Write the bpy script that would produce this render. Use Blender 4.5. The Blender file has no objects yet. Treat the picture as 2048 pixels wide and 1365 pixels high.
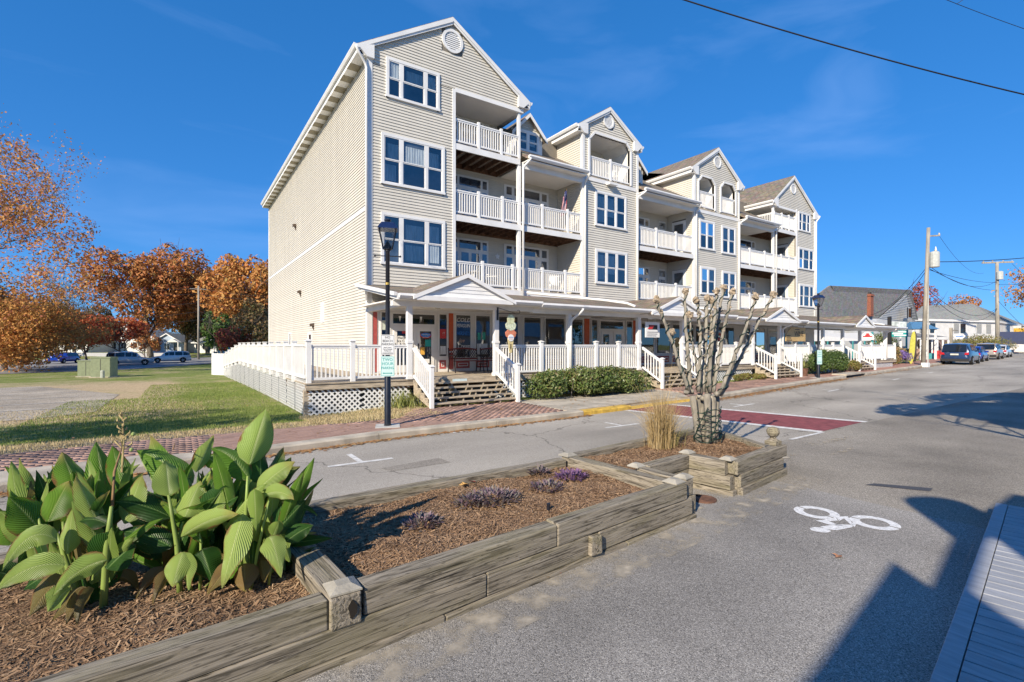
import bpy, bmesh, math, random
import numpy as np
from mathutils import Vector, Matrix, Quaternion

R = math.radians
scene = bpy.context.scene
COL = scene.collection

# ------------------------------------------------------------------ camera
CAM = Vector((-5.69, -17.87, 2.0))
FWD = Vector((0.558, 0.830, 0)).normalized()
RGT = Vector((FWD.y, -FWD.x, 0))
cd = bpy.data.cameras.new('camera')
cd.sensor_width = 36.0
cd.lens = 990.0 / 2048.0 * 36.0
cd.shift_y = 7.5 / 2048.0
cd.clip_start = 0.05
cd.clip_end = 3000
cam = bpy.data.objects.new('camera', cd)
COL.objects.link(cam)
cam.location = CAM
cam.rotation_euler = (R(90), 0, -math.atan2(FWD.x, FWD.y))
scene.camera = cam

# ------------------------------------------------------------------ world and sun
SUN_EL = R(30)
SUN_H = Vector((0.885, 0.464, 0)).normalized()      # the way the light travels over the ground
world = bpy.data.worlds.new('World')
scene.world = world
world.use_nodes = True
wn, wl = world.node_tree.nodes, world.node_tree.links
wn.clear()
wo = wn.new('ShaderNodeOutputWorld')
bg = wn.new('ShaderNodeBackground')
sky = wn.new('ShaderNodeTexSky')
sky.sky_type = 'NISHITA'
sky.sun_disc = False
sky.sun_elevation = SUN_EL
sky.sun_rotation = math.atan2(-SUN_H.x, -SUN_H.y)
sky.altitude = 0
sky.air_density = 0.8
sky.dust_density = 0.0
sky.ozone_density = 6.0
hs = wn.new('ShaderNodeHueSaturation')
hs.inputs['Saturation'].default_value = 1.22
hs.inputs['Value'].default_value = 1.0
# thin cirrus streaks
tc = wn.new('ShaderNodeTexCoord')
mp = wn.new('ShaderNodeMapping')
mp.inputs['Rotation'].default_value = (0.0, 0.25, 0.5)
mp.inputs['Scale'].default_value = (1.0, 2.2, 6.0)
nz = wn.new('ShaderNodeTexNoise')
nz.inputs['Scale'].default_value = 1.7
nz.inputs['Detail'].default_value = 7
nz.inputs['Distortion'].default_value = 0.6
rp = wn.new('ShaderNodeValToRGB')
rp.color_ramp.elements[0].position = 0.52
rp.color_ramp.elements[0].color = (0, 0, 0, 1)
rp.color_ramp.elements[1].position = 0.85
rp.color_ramp.elements[1].color = (0.30, 0.30, 0.30, 1)
mx = wn.new('ShaderNodeMix')
mx.data_type = 'RGBA'
mx.inputs[7].default_value = (1.6, 2.6, 4.8, 1)
wl.new(tc.outputs['Generated'], mp.inputs['Vector'])
wl.new(mp.outputs['Vector'], nz.inputs['Vector'])
wl.new(nz.outputs['Fac'], rp.inputs['Fac'])
wl.new(rp.outputs['Color'], mx.inputs[0])
wl.new(sky.outputs['Color'], hs.inputs['Color'])
tn = wn.new('ShaderNodeMix')          # deep, even autumn blue over the whole dome
tn.data_type = 'RGBA'
tn.blend_type = 'MULTIPLY'
tn.inputs[0].default_value = 1.0
tn.inputs[7].default_value = (0.20, 0.88, 2.45, 1)
gm = wn.new('ShaderNodeGamma')
gm.inputs[1].default_value = 0.5
wl.new(hs.outputs['Color'], tn.inputs[6])
wl.new(tn.outputs[2], gm.inputs[0])
wl.new(gm.outputs[0], mx.inputs[6])
wl.new(mx.outputs[2], bg.inputs['Color'])
wl.new(bg.outputs['Background'], wo.inputs['Surface'])
bg.inputs['Strength'].default_value = 0.145

sd = bpy.data.lights.new('sun', 'SUN')
sd.energy = 4.4
sd.angle = R(0.53)
sd.color = (1.0, 0.88, 0.70)
sun = bpy.data.objects.new('sun', sd)
COL.objects.link(sun)
SUN_DIR = Vector((SUN_H.x * math.cos(SUN_EL), SUN_H.y * math.cos(SUN_EL), -math.sin(SUN_EL)))
sun.rotation_euler = SUN_DIR.to_track_quat('-Z', 'Y').to_euler()
sun.location = (-40, -30, 40)

vs = scene.view_settings
vs.view_transform = 'Standard'
vs.look = 'None'
vs.exposure = 0.68
vs.gamma = 1.0
vs.use_curve_mapping = False
scene.cycles.max_bounces = 6
scene.cycles.diffuse_bounces = 4
scene.cycles.transparent_max_bounces = 12

# ------------------------------------------------------------------ helpers
rnd = random.Random(7)

def at(u, v, Y):
	"""The place in the world at photo column u, row v and Y metres in front of the camera."""
	return CAM + (FWD + RGT * ((u - 1024) / 990.0) + Vector((0, 0, (690 - v) / 990.0))) * Y

def wloc(o):
	L = Vector((0, 0, 0))
	while o:
		L += o.location
		o = o.parent
	return L

def tag(o, label, cat, group=None, kind=None):
	if label: o['label'] = label
	if cat: o['category'] = cat
	if group: o['group'] = group
	if kind: o['kind'] = kind
	return o

def thing(name, label, cat, loc=(0, 0, 0), group=None, kind=None):
	o = bpy.data.objects.new(name, None)
	o.empty_display_size = 0.2
	COL.objects.link(o)
	o.location = loc
	return tag(o, label, cat, group, kind)

def link(name, me, parent=None, world=True, loc=None):
	o = bpy.data.objects.new(name, me)
	COL.objects.link(o)
	if parent is not None:
		o.parent = parent
		if world:
			o.location = -wloc(parent)
	if loc is not None:
		o.location = (o.location if world else Vector((0, 0, 0))) + Vector(loc)
	return o

def copy_tree(o, parent=None):
	c = o.copy()
	COL.objects.link(c)
	c.parent = parent
	for ch in list(o.children):
		copy_tree(ch, c)
	return c

class MB:
	def __init__(s):
		s.v = []
		s.f = []
	def add(s, vs_, fs):
		k = len(s.v)
		s.v += [tuple(p) for p in vs_]
		s.f += [tuple(i + k for i in f) for f in fs]
		return s
	def box(s, x0, x1, y0, y1, z0, z1):
		return s.add([(x0, y0, z0), (x1, y0, z0), (x1, y1, z0), (x0, y1, z0),
                      (x0, y0, z1), (x1, y0, z1), (x1, y1, z1), (x0, y1, z1)],
                     [(0, 3, 2, 1), (4, 5, 6, 7), (0, 1, 5, 4), (1, 2, 6, 5), (2, 3, 7, 6), (3, 0, 4, 7)])
	def bar(s, p, q, w, h, up=(0, 0, 1)):
		p, q = Vector(p), Vector(q)
		d = (q - p).normalized()
		up = Vector(up)
		if abs(d.dot(up)) > 0.99: up = Vector((0, 1, 0)) if abs(d.y) < 0.9 else Vector((1, 0, 0))
		a = d.cross(up).normalized() * (w / 2)
		b = a.cross(d).normalized() * (h / 2)
		c = [p - a - b, p + a - b, p + a + b, p - a + b, q - a - b, q + a - b, q + a + b, q - a + b]
		return s.add(c, [(0, 3, 2, 1), (4, 5, 6, 7), (0, 1, 5, 4), (1, 2, 6, 5), (2, 3, 7, 6), (3, 0, 4, 7)])
	def tube(s, pts, rad, n=8, cap=True):
		pts = [Vector(p) for p in pts]
		if not hasattr(rad, '__len__'): rad = [rad] * len(pts)
		rings = []
		ref = None
		for i, p in enumerate(pts):
			d = (pts[min(i + 1, len(pts) - 1)] - pts[max(i - 1, 0)])
			if d.length < 1e-9: d = Vector((0, 0, 1))
			d.normalize()
			if ref is None:
				ref = Vector((1, 0, 0)) if abs(d.x) < 0.8 else Vector((0, 1, 0))
			a = (ref - d * ref.dot(d))
			if a.length < 1e-6: a = d.orthogonal()
			a.normalize()
			ref = a
			b = d.cross(a)
			rings.append([p + (a * math.cos(t) + b * math.sin(t)) * rad[i] for t in [2 * math.pi * k / n for k in range(n)]])
		k = len(s.v)
		for r in rings: s.v += [tuple(p) for p in r]
		for i in range(len(rings) - 1):
			for j in range(n):
				s.f.append((k + i * n + j, k + i * n + (j + 1) % n, k + (i + 1) * n + (j + 1) % n, k + (i + 1) * n + j))
		if cap:
			s.f.append(tuple(k + j for j in range(n))[::-1])
			s.f.append(tuple(k + (len(rings) - 1) * n + j for j in range(n)))
		return s
	def lathe(s, prof, c, n=12):
		k = len(s.v)
		for r, z in prof:
			for j in range(n):
				t = 2 * math.pi * j / n
				s.v.append((c[0] + r * math.cos(t), c[1] + r * math.sin(t), c[2] + z))
		for i in range(len(prof) - 1):
			for j in range(n):
				s.f.append((k + i * n + j, k + i * n + (j + 1) % n, k + (i + 1) * n + (j + 1) % n, k + (i + 1) * n + j))
		s.f.append(tuple(k + j for j in range(n))[::-1])
		s.f.append(tuple(k + (len(prof) - 1) * n + j for j in range(n)))
		return s
	def prism(s, poly, ext):
		"""polygon of 3-D points swept along ext"""
		n = len(poly)
		e = Vector(ext)
		vs_ = [Vector(p) for p in poly] + [Vector(p) + e for p in poly]
		fs = [tuple(range(n))[::-1], tuple(range(n, 2 * n))]
		fs += [(i, (i + 1) % n, n + (i + 1) % n, n + i) for i in range(n)]
		return s.add(vs_, fs)
	def quad(s, *p):
		return s.add(p, [tuple(range(len(p)))])
	def build(s, name, m, parent=None, smooth=False, world=True, bevel=0, fixn=True, loc=None):
		me = bpy.data.meshes.new(name)
		me.from_pydata(s.v, [], s.f)
		if fixn and len(s.f) < 4000:
			b = bmesh.new()
			b.from_mesh(me)
			bmesh.ops.recalc_face_normals(b, faces=b.faces)
			b.to_mesh(me)
			b.free()
		me.materials.append(m)
		if smooth:
			me.polygons.foreach_set('use_smooth', [True] * len(me.polygons))
		o = link(name, me, parent, world, loc)
		if bevel:
			bm_ = o.modifiers.new('bevel', 'BEVEL')
			bm_.width = bevel
			bm_.segments = 2
			bm_.limit_method = 'ANGLE'
		return o

def np_mesh(name, verts, faces, m, parent=None, world=True):
	me = bpy.data.meshes.new(name)
	verts = np.asarray(verts, dtype=np.float32).reshape(-1, 3)
	faces = np.asarray(faces, dtype=np.int32)
	nf, k = faces.shape
	me.vertices.add(len(verts))
	me.vertices.foreach_set('co', verts.ravel())
	me.loops.add(nf * k)
	me.loops.foreach_set('vertex_index', faces.ravel())
	me.polygons.add(nf)
	me.polygons.foreach_set('loop_start', np.arange(0, nf * k, k, dtype=np.int32))
	me.polygons.foreach_set('loop_total', np.full(nf, k, dtype=np.int32))
	me.update(calc_edges=True)
	me.materials.append(m)
	return link(name, me, parent, world)

def struct(o, label=None):
	o['kind'] = 'structure'
	if label: o['label'] = label
	return o

# ------------------------------------------------------------------ materials
MATS = {}
def new_mat(name):
	m = bpy.data.materials.new(name)
	m.use_nodes = True
	nt = m.node_tree
	b = nt.nodes['Principled BSDF']
	MATS[name] = m
	return m, nt, b

def mat(name, col, rough=0.6, var=0.12, scale=6.0, bump=0.0, bscale=60.0, metal=0.0, spec=0.4, rand=0.0, stretch=(1, 1, 1), col2=None, detail=5, trans=0.0, lo=0.35, hi=0.65):
	"""Principled with noise-mixed colour, optional relief and per-object variation."""
	m, nt, b = new_mat(name)
	N, L = nt.nodes, nt.links
	b.inputs['Roughness'].default_value = rough
	b.inputs['Metallic'].default_value = metal
	b.inputs['Specular IOR Level'].default_value = spec
	tcn = N.new('ShaderNodeTexCoord')
	mpn = N.new('ShaderNodeMapping')
	mpn.inputs['Scale'].default_value = stretch
	L.new(tcn.outputs['Object'], mpn.inputs['Vector'])
	n = N.new('ShaderNodeTexNoise')
	n.inputs['Scale'].default_value = scale
	n.inputs['Detail'].default_value = detail
	L.new(mpn.outputs['Vector'], n.inputs['Vector'])
	r = N.new('ShaderNodeValToRGB')
	c2 = col2 if col2 else tuple(c * (1 - var) for c in col)
	c1 = col if col2 else tuple(min(1, c * (1 + var * 0.6)) for c in col)
	r.color_ramp.elements[0].position = lo
	r.color_ramp.elements[0].color = (*c2, 1)
	r.color_ramp.elements[1].position = hi
	r.color_ramp.elements[1].color = (*c1, 1)
	L.new(n.outputs['Fac'], r.inputs['Fac'])
	out = r.outputs['Color']
	if rand:
		oi = N.new('ShaderNodeObjectInfo')
		mr = N.new('ShaderNodeMapRange')
		mr.inputs[3].default_value = 1 - rand
		mr.inputs[4].default_value = 1 + rand
		L.new(oi.outputs['Random'], mr.inputs[0])
		h = N.new('ShaderNodeHueSaturation')
		L.new(mr.outputs[0], h.inputs['Value'])
		L.new(out, h.inputs['Color'])
		out = h.outputs['Color']
	L.new(out, b.inputs['Base Color'])
	if bump:
		n2 = N.new('ShaderNodeTexNoise')
		n2.inputs['Scale'].default_value = bscale
		n2.inputs['Detail'].default_value = 4
		L.new(mpn.outputs['Vector'], n2.inputs['Vector'])
		bp = N.new('ShaderNodeBump')
		bp.inputs['Strength'].default_value = bump
		bp.inputs['Distance'].default_value = 0.02
		L.new(n2.outputs['Fac'], bp.inputs['Height'])
		L.new(bp.outputs['Normal'], b.inputs['Normal'])
	return m

def wood_mat(name, axis, c1, c2, c3, moss=None):
	"""weathered timber: long grain along axis, dark checks, knots and greenish stain"""
	m, nt, b = new_mat(name)
	N, L = nt.nodes, nt.links
	b.inputs['Roughness'].default_value = 0.85
	b.inputs['Specular IOR Level'].default_value = 0.2
	tcn = N.new('ShaderNodeTexCoord')
	oi = N.new('ShaderNodeObjectInfo')
	ad = N.new('ShaderNodeVectorMath'); ad.operation = 'ADD'
	sc = N.new('ShaderNodeVectorMath'); sc.operation = 'SCALE'; sc.inputs['Scale'].default_value = 9.0
	cmb = N.new('ShaderNodeCombineXYZ')
	for i in range(3): L.new(oi.outputs['Random'], cmb.inputs[i])
	L.new(cmb.outputs[0], sc.inputs[0])
	L.new(tcn.outputs['Object'], ad.inputs[0]); L.new(sc.outputs[0], ad.inputs[1])
	def nz_(st, s, d, dist=0.0):
		mpr = N.new('ShaderNodeMapping'); mpr.inputs['Rotation'].default_value = (0, 0, -0.098)
		mpn = N.new('ShaderNodeMapping'); mpn.inputs['Scale'].default_value = st
		L.new(ad.outputs[0], mpr.inputs['Vector']); L.new(mpr.outputs[0], mpn.inputs['Vector'])
		n = N.new('ShaderNodeTexNoise'); n.inputs['Scale'].default_value = s; n.inputs['Detail'].default_value = d
		n.inputs['Distortion'].default_value = dist
		L.new(mpn.outputs[0], n.inputs['Vector'])
		return n
	st = [34, 34, 34]; st[axis] = 2.2
	g = nz_(tuple(st), 1.0, 9, 1.2)
	st2 = [7, 7, 7]; st2[axis] = 0.9
	big = nz_(tuple(st2), 1.0, 4, 0.5)
	r = N.new('ShaderNodeValToRGB')
	e = r.color_ramp.elements
	e[0].position = 0.36; e[0].color = (*c3, 1)
	e[1].position = 0.66; e[1].color = (*c1, 1)
	el = e.new(0.45); el.color = (*c2, 1)
	L.new(g.outputs['Fac'], r.inputs['Fac'])
	mx_ = N.new('ShaderNodeMix'); mx_.data_type = 'RGBA'
	rr = N.new('ShaderNodeValToRGB')
	rr.color_ramp.elements[0].position = 0.45; rr.color_ramp.elements[1].position = 0.7
	L.new(big.outputs['Fac'], rr.inputs['Fac'])
	mul = N.new('ShaderNodeMath'); mul.operation = 'MULTIPLY'; mul.inputs[1].default_value = 0.55
	L.new(rr.outputs['Color'], mul.inputs[0])
	L.new(mul.outputs[0], mx_.inputs[0])
	L.new(r.outputs['Color'], mx_.inputs[6])
	mx_.inputs[7].default_value = (*(moss or c2), 1)
	sk = [9, 9, 9]; sk[axis] = 1.7
	mk = N.new('ShaderNodeMapping'); mk.inputs['Scale'].default_value = sk
	L.new(ad.outputs[0], mk.inputs['Vector'])
	vk = N.new('ShaderNodeTexVoronoi'); L.new(mk.outputs[0], vk.inputs['Vector'])
	rk_ = N.new('ShaderNodeMapRange'); rk_.inputs[1].default_value = .06; rk_.inputs[2].default_value = .26; rk_.inputs[3].default_value = .4; rk_.inputs[4].default_value = 1
	L.new(vk.outputs['Distance'], rk_.inputs[0])
	sl = [70, 70, 70]; sl[axis] = 1.1
	ck = nz_(tuple(sl), 1.0, 3, 0.6)
	rc = N.new('ShaderNodeMapRange'); rc.inputs[1].default_value = .34; rc.inputs[2].default_value = .42; rc.inputs[3].default_value = .35; rc.inputs[4].default_value = 1
	L.new(ck.outputs['Fac'], rc.inputs[0])
	mm = N.new('ShaderNodeMath'); mm.operation = 'MULTIPLY'; L.new(rk_.outputs[0], mm.inputs[0]); L.new(rc.outputs[0], mm.inputs[1])
	mf = N.new('ShaderNodeMix'); mf.data_type = 'RGBA'; mf.blend_type = 'MULTIPLY'; mf.inputs[0].default_value = 1
	L.new(mx_.outputs[2], mf.inputs[6]); L.new(mm.outputs[0], mf.inputs[7])
	L.new(mf.outputs[2], b.inputs['Base Color'])
	bp = N.new('ShaderNodeBump'); bp.inputs['Strength'].default_value = 0.9; bp.inputs['Distance'].default_value = 0.01
	L.new(g.outputs['Fac'], bp.inputs['Height']); L.new(bp.outputs['Normal'], b.inputs['Normal'])
	return m

def leaf_mat(name, cols, rough=0.5, trans=0.25, scale=1.5, spec=0.3):
	"""leaf stuff: colour picked per leaf island, some light through the blade"""
	m, nt, b = new_mat(name)
	N, L = nt.nodes, nt.links
	b.inputs['Roughness'].default_value = rough
	b.inputs['Specular IOR Level'].default_value = spec
	g = N.new('ShaderNodeNewGeometry')
	tcn = N.new('ShaderNodeTexCoord')
	n = N.new('ShaderNodeTexNoise'); n.inputs['Scale'].default_value = scale; n.inputs['Detail'].default_value = 2
	L.new(tcn.outputs['Object'], n.inputs['Vector'])
	mi = N.new('ShaderNodeMix'); mi.data_type = 'FLOAT'; mi.inputs[0].default_value = 0.5
	L.new(g.outputs['Random Per Island'], mi.inputs[2]); L.new(n.outputs['Fac'], mi.inputs[3])
	r = N.new('ShaderNodeValToRGB')
	r.color_ramp.interpolation = 'LINEAR'
	e = r.color_ramp.elements
	e[0].position = 0.2; e[0].color = (*cols[0], 1)
	e[1].position = 0.8; e[1].color = (*cols[-1], 1)
	for i, c in enumerate(cols[1:-1]):
		x = e.new(0.2 + 0.6 * (i + 1) / (len(cols) - 1)); x.color = (*c, 1)
	L.new(mi.outputs[0], r.inputs['Fac'])
	L.new(r.outputs['Color'], b.inputs['Base Color'])
	if trans:
		t = N.new('ShaderNodeBsdfTranslucent')
		L.new(r.outputs['Color'], t.inputs['Color'])
		ms = N.new('ShaderNodeMixShader'); ms.inputs[0].default_value = trans
		L.new(b.outputs[0], ms.inputs[1]); L.new(t.outputs[0], ms.inputs[2])
		L.new(ms.outputs[0], nt.nodes['Material Output'].inputs['Surface'])
	return m

def glass_mat(name, tint=(0.85, 0.9, 0.92), refl=0.16):
	m, nt, b = new_mat(name)
	N, L = nt.nodes, nt.links
	N.remove(b)
	t = N.new('ShaderNodeBsdfTransparent'); t.inputs['Color'].default_value = (*tint, 1)
	gl = N.new('ShaderNodeBsdfGlossy'); gl.inputs['Roughness'].default_value = 0.02
	fr = N.new('ShaderNodeFresnel'); fr.inputs['IOR'].default_value = 1.52
	mr = N.new('ShaderNodeMapRange'); mr.inputs[3].default_value = refl; mr.inputs[4].default_value = 1.0
	nz_ = N.new('ShaderNodeTexNoise'); nz_.inputs['Scale'].default_value = 1.3
	bp = N.new('ShaderNodeBump'); bp.inputs['Strength'].default_value = 0.03; bp.inputs['Distance'].default_value = 0.05
	L.new(nz_.outputs['Fac'], bp.inputs['Height']); L.new(bp.outputs['Normal'], gl.inputs['Normal'])
	ms = N.new('ShaderNodeMixShader')
	L.new(fr.outputs[0], mr.inputs[0]); L.new(mr.outputs[0], ms.inputs[0])
	L.new(t.outputs[0], ms.inputs[1]); L.new(gl.outputs[0], ms.inputs[2])
	L.new(ms.outputs[0], N['Material Output'].inputs['Surface'])
	return m

white = mat('white_vinyl', (0.78, 0.78, 0.77), rough=0.45, var=0.06, scale=2.5)
trim = mat('white_trim_paint', (0.76, 0.76, 0.75), rough=0.5, var=0.07, scale=1.5)
siding_m = mat('tan_vinyl_siding', (0.615, 0.585, 0.515), rough=0.55, var=0.05, scale=1.6, rand=0.03, bump=0.05, bscale=40, stretch=(1, 1, .12))
wall_m = mat('wall_sheathing', (0.2, 0.18, 0.15), rough=0.8)
ceil_m = mat('soffit_white', (0.80, 0.78, 0.74), rough=0.7, var=0.08, scale=0.7)
grey_trim = mat('shopfront_paint', (0.74, 0.73, 0.71), rough=0.5, var=0.08, scale=1.2)
orange_m = mat('orange_paint', (0.55, 0.10, 0.03), rough=0.5, var=0.1)
red_m = mat('red_panel_paint', (0.42, 0.09, 0.08), rough=0.5, var=0.12)
glass = glass_mat('window_glass')
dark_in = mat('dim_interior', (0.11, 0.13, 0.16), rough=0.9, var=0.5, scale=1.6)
curtain_m = mat('pale_curtain', (0.66, 0.67, 0.66), rough=0.9, var=0.25, scale=3, stretch=(6, 6, 0.6))
joist_m = mat('joist_timber', (0.16, 0.085, 0.05), rough=0.85, var=0.4, scale=5)
deck_wood = mat('grey_deck_wood', (0.44, 0.37, 0.28), rough=0.85, var=0.35, scale=3, stretch=(1, 6, 6), bump=0.2, bscale=20)
black_metal = mat('black_metal', (0.012, 0.014, 0.022), rough=0.3, var=0.3, spec=0.6)
concrete = mat('kerb_concrete', (0.46, 0.41, 0.33), rough=0.9, var=0.28, scale=2.2, bump=0.35, bscale=70)
paint_w = mat('road_paint_white', (0.68, 0.67, 0.64), rough=0.8, var=0.25, scale=9, bump=0.1)

def shingle_mat(name, c1, c2, sc=(1.0, 7.0)):
	m, nt, b = new_mat(name)
	N, L = nt.nodes, nt.links
	b.inputs['Roughness'].default_value = 0.95
	b.inputs['Specular IOR Level'].default_value = 0.15
	tcn = N.new('ShaderNodeTexCoord')
	br = N.new('ShaderNodeTexBrick')
	br.inputs['Scale'].default_value = 1.0
	br.inputs['Brick Width'].default_value = 0.33
	br.inputs['Row Height'].default_value = 0.14
	br.inputs['Mortar Size'].default_value = 0.008
	br.inputs['Color1'].default_value = (*c1, 1)
	br.inputs['Color2'].default_value = (*c2, 1)
	br.inputs['Mortar'].default_value = (*(x * 0.4 for x in c2), 1)
	br.inputs['Bias'].default_value = 0.0
	sep = N.new('ShaderNodeSeparateXYZ')
	L.new(tcn.outputs['Object'], sep.inputs[0])
	ax = N.new('ShaderNodeMath'); ax.operation = 'ADD'
	L.new(sep.outputs[0], ax.inputs[0]); L.new(sep.outputs[1], ax.inputs[1])
	sp2 = N.new('ShaderNodeMath'); sp2.operation = 'MULTIPLY'; sp2.inputs[1].default_value = 1.9
	L.new(sep.outputs[2], sp2.inputs[0])
	cb = N.new('ShaderNodeCombineXYZ')
	L.new(ax.outputs[0], cb.inputs[0]); L.new(sp2.outputs[0], cb.inputs[1])
	L.new(cb.outputs[0], br.inputs['Vector'])
	n = N.new('ShaderNodeTexNoise'); n.inputs['Scale'].default_value = 3.0; n.inputs['Detail'].default_value = 6
	L.new(tcn.outputs['Object'], n.inputs['Vector'])
	mx_ = N.new('ShaderNodeMix'); mx_.data_type = 'RGBA'; mx_.blend_type = 'OVERLAY'; mx_.inputs[0].default_value = 0.55
	L.new(br.outputs['Color'], mx_.inputs[6]); L.new(n.outputs['Color'], mx_.inputs[7])
	hs_ = N.new('ShaderNodeHueSaturation'); hs_.inputs['Saturation'].default_value = 0.75
	L.new(mx_.outputs[2], hs_.inputs['Color'])
	L.new(hs_.outputs['Color'], b.inputs['Base Color'])
	bp = N.new('ShaderNodeBump'); bp.inputs['Strength'].default_value = 0.5; bp.inputs['Distance'].default_value = 0.02
	L.new(br.outputs['Fac'], bp.inputs['Height']); bp.invert = True
	L.new(bp.outputs['Normal'], b.inputs['Normal'])
	return m
shingle = shingle_mat('brown_shingle', (0.27, 0.21, 0.15), (0.17, 0.135, 0.10))
shingle_grey = shingle_mat('grey_shingle', (0.30, 0.30, 0.295), (0.22, 0.22, 0.22))
shingle_pale = shingle_mat('pale_shingle', (0.33, 0.34, 0.31), (0.26, 0.27, 0.25))

def text(name, body, size, loc, rot, m, parent=None, align='CENTER', extrude=0.0015, sx=1.0, shear=0.0):
	cu = bpy.data.curves.new(name, 'FONT')
	cu.body = body
	cu.size = size
	cu.align_x = align
	cu.align_y = 'CENTER'
	cu.extrude = extrude
	cu.shear = shear
	cu.resolution_u = 2
	cu.materials.append(m)
	o = bpy.data.objects.new(name, cu)
	COL.objects.link(o)
	if parent is not None:
		o.parent = parent
		o.location = Vector(loc) - wloc(parent)
	else:
		o.location = loc
	o.rotation_euler = rot
	o.scale = (sx, 1, 1)
	return o
FACE = (R(90), 0, 0)                   # lettering that faces the street
CAMROT = (R(90), 0, -math.atan2(FWD.x, FWD.y))
# ================================================================== GROUND
def sstep(a, b, x):
	t = max(0.0, min(1.0, (x - a) / (b - a)))
	return t * t * (3 - 2 * t)
def zroad(x):
	return 0.008 * max(0.0, min(x, 90) - 6)
KERB = [(-80, -15.5), (-30, -11.9), (-12, -9.15), (-7.7, -8.5), (-4.3, -7.98), (-2, -7.65), (2.2, -7.5), (5.2, -7.3), (8, -7.0),
		(11, -7.05), (14.5, -6.6), (19.3, -6.0), (27.5, -5.2), (43, -3.8), (60, -2.2), (100, 1.8), (200, 12)]
def kerb_y(x):
	for (a, b), (c, d) in zip(KERB, KERB[1:]):
		if x <= c:
			return b + (d - b) * (x - a) / (c - a)
	return KERB[-1][1]
def walk_in(x):                                   # inner edge of the brick walk
	pts = [(-80, -12.6), (-30, -9.0), (-12, -6.7), (-8.3, -6.15), (-6.2, -5.95), (-3.3, -5.9), (-1.0, -5.85), (-.25, -4.7), (0, -4.4), (10, -4.3), (22, -3.9), (34, -3.0), (60, 0.4), (100, 4.4), (200, 15)]
	for (a, b), (c, d) in zip(pts, pts[1:]):
		if x <= c:
			return b + (d - b) * (x - a) / (c - a)
	return pts[-1][1]
WALK = 0.13
def gz(x, y):
	"""lawn and open ground"""
	ky = kerb_y(x)
	if y < ky + 0.6:
		return zroad(x) - 0.12
	z = zroad(x) + 0.10 - 0.10 * sstep(-5.6, -3.6, y) * (1 - sstep(-2.5, 0, x)) - 0.50 * sstep(-4.5, 38, y) * (1 if x < 20 else 0.4) + 0.9 * sstep(70, 130, y)
	return z

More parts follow.
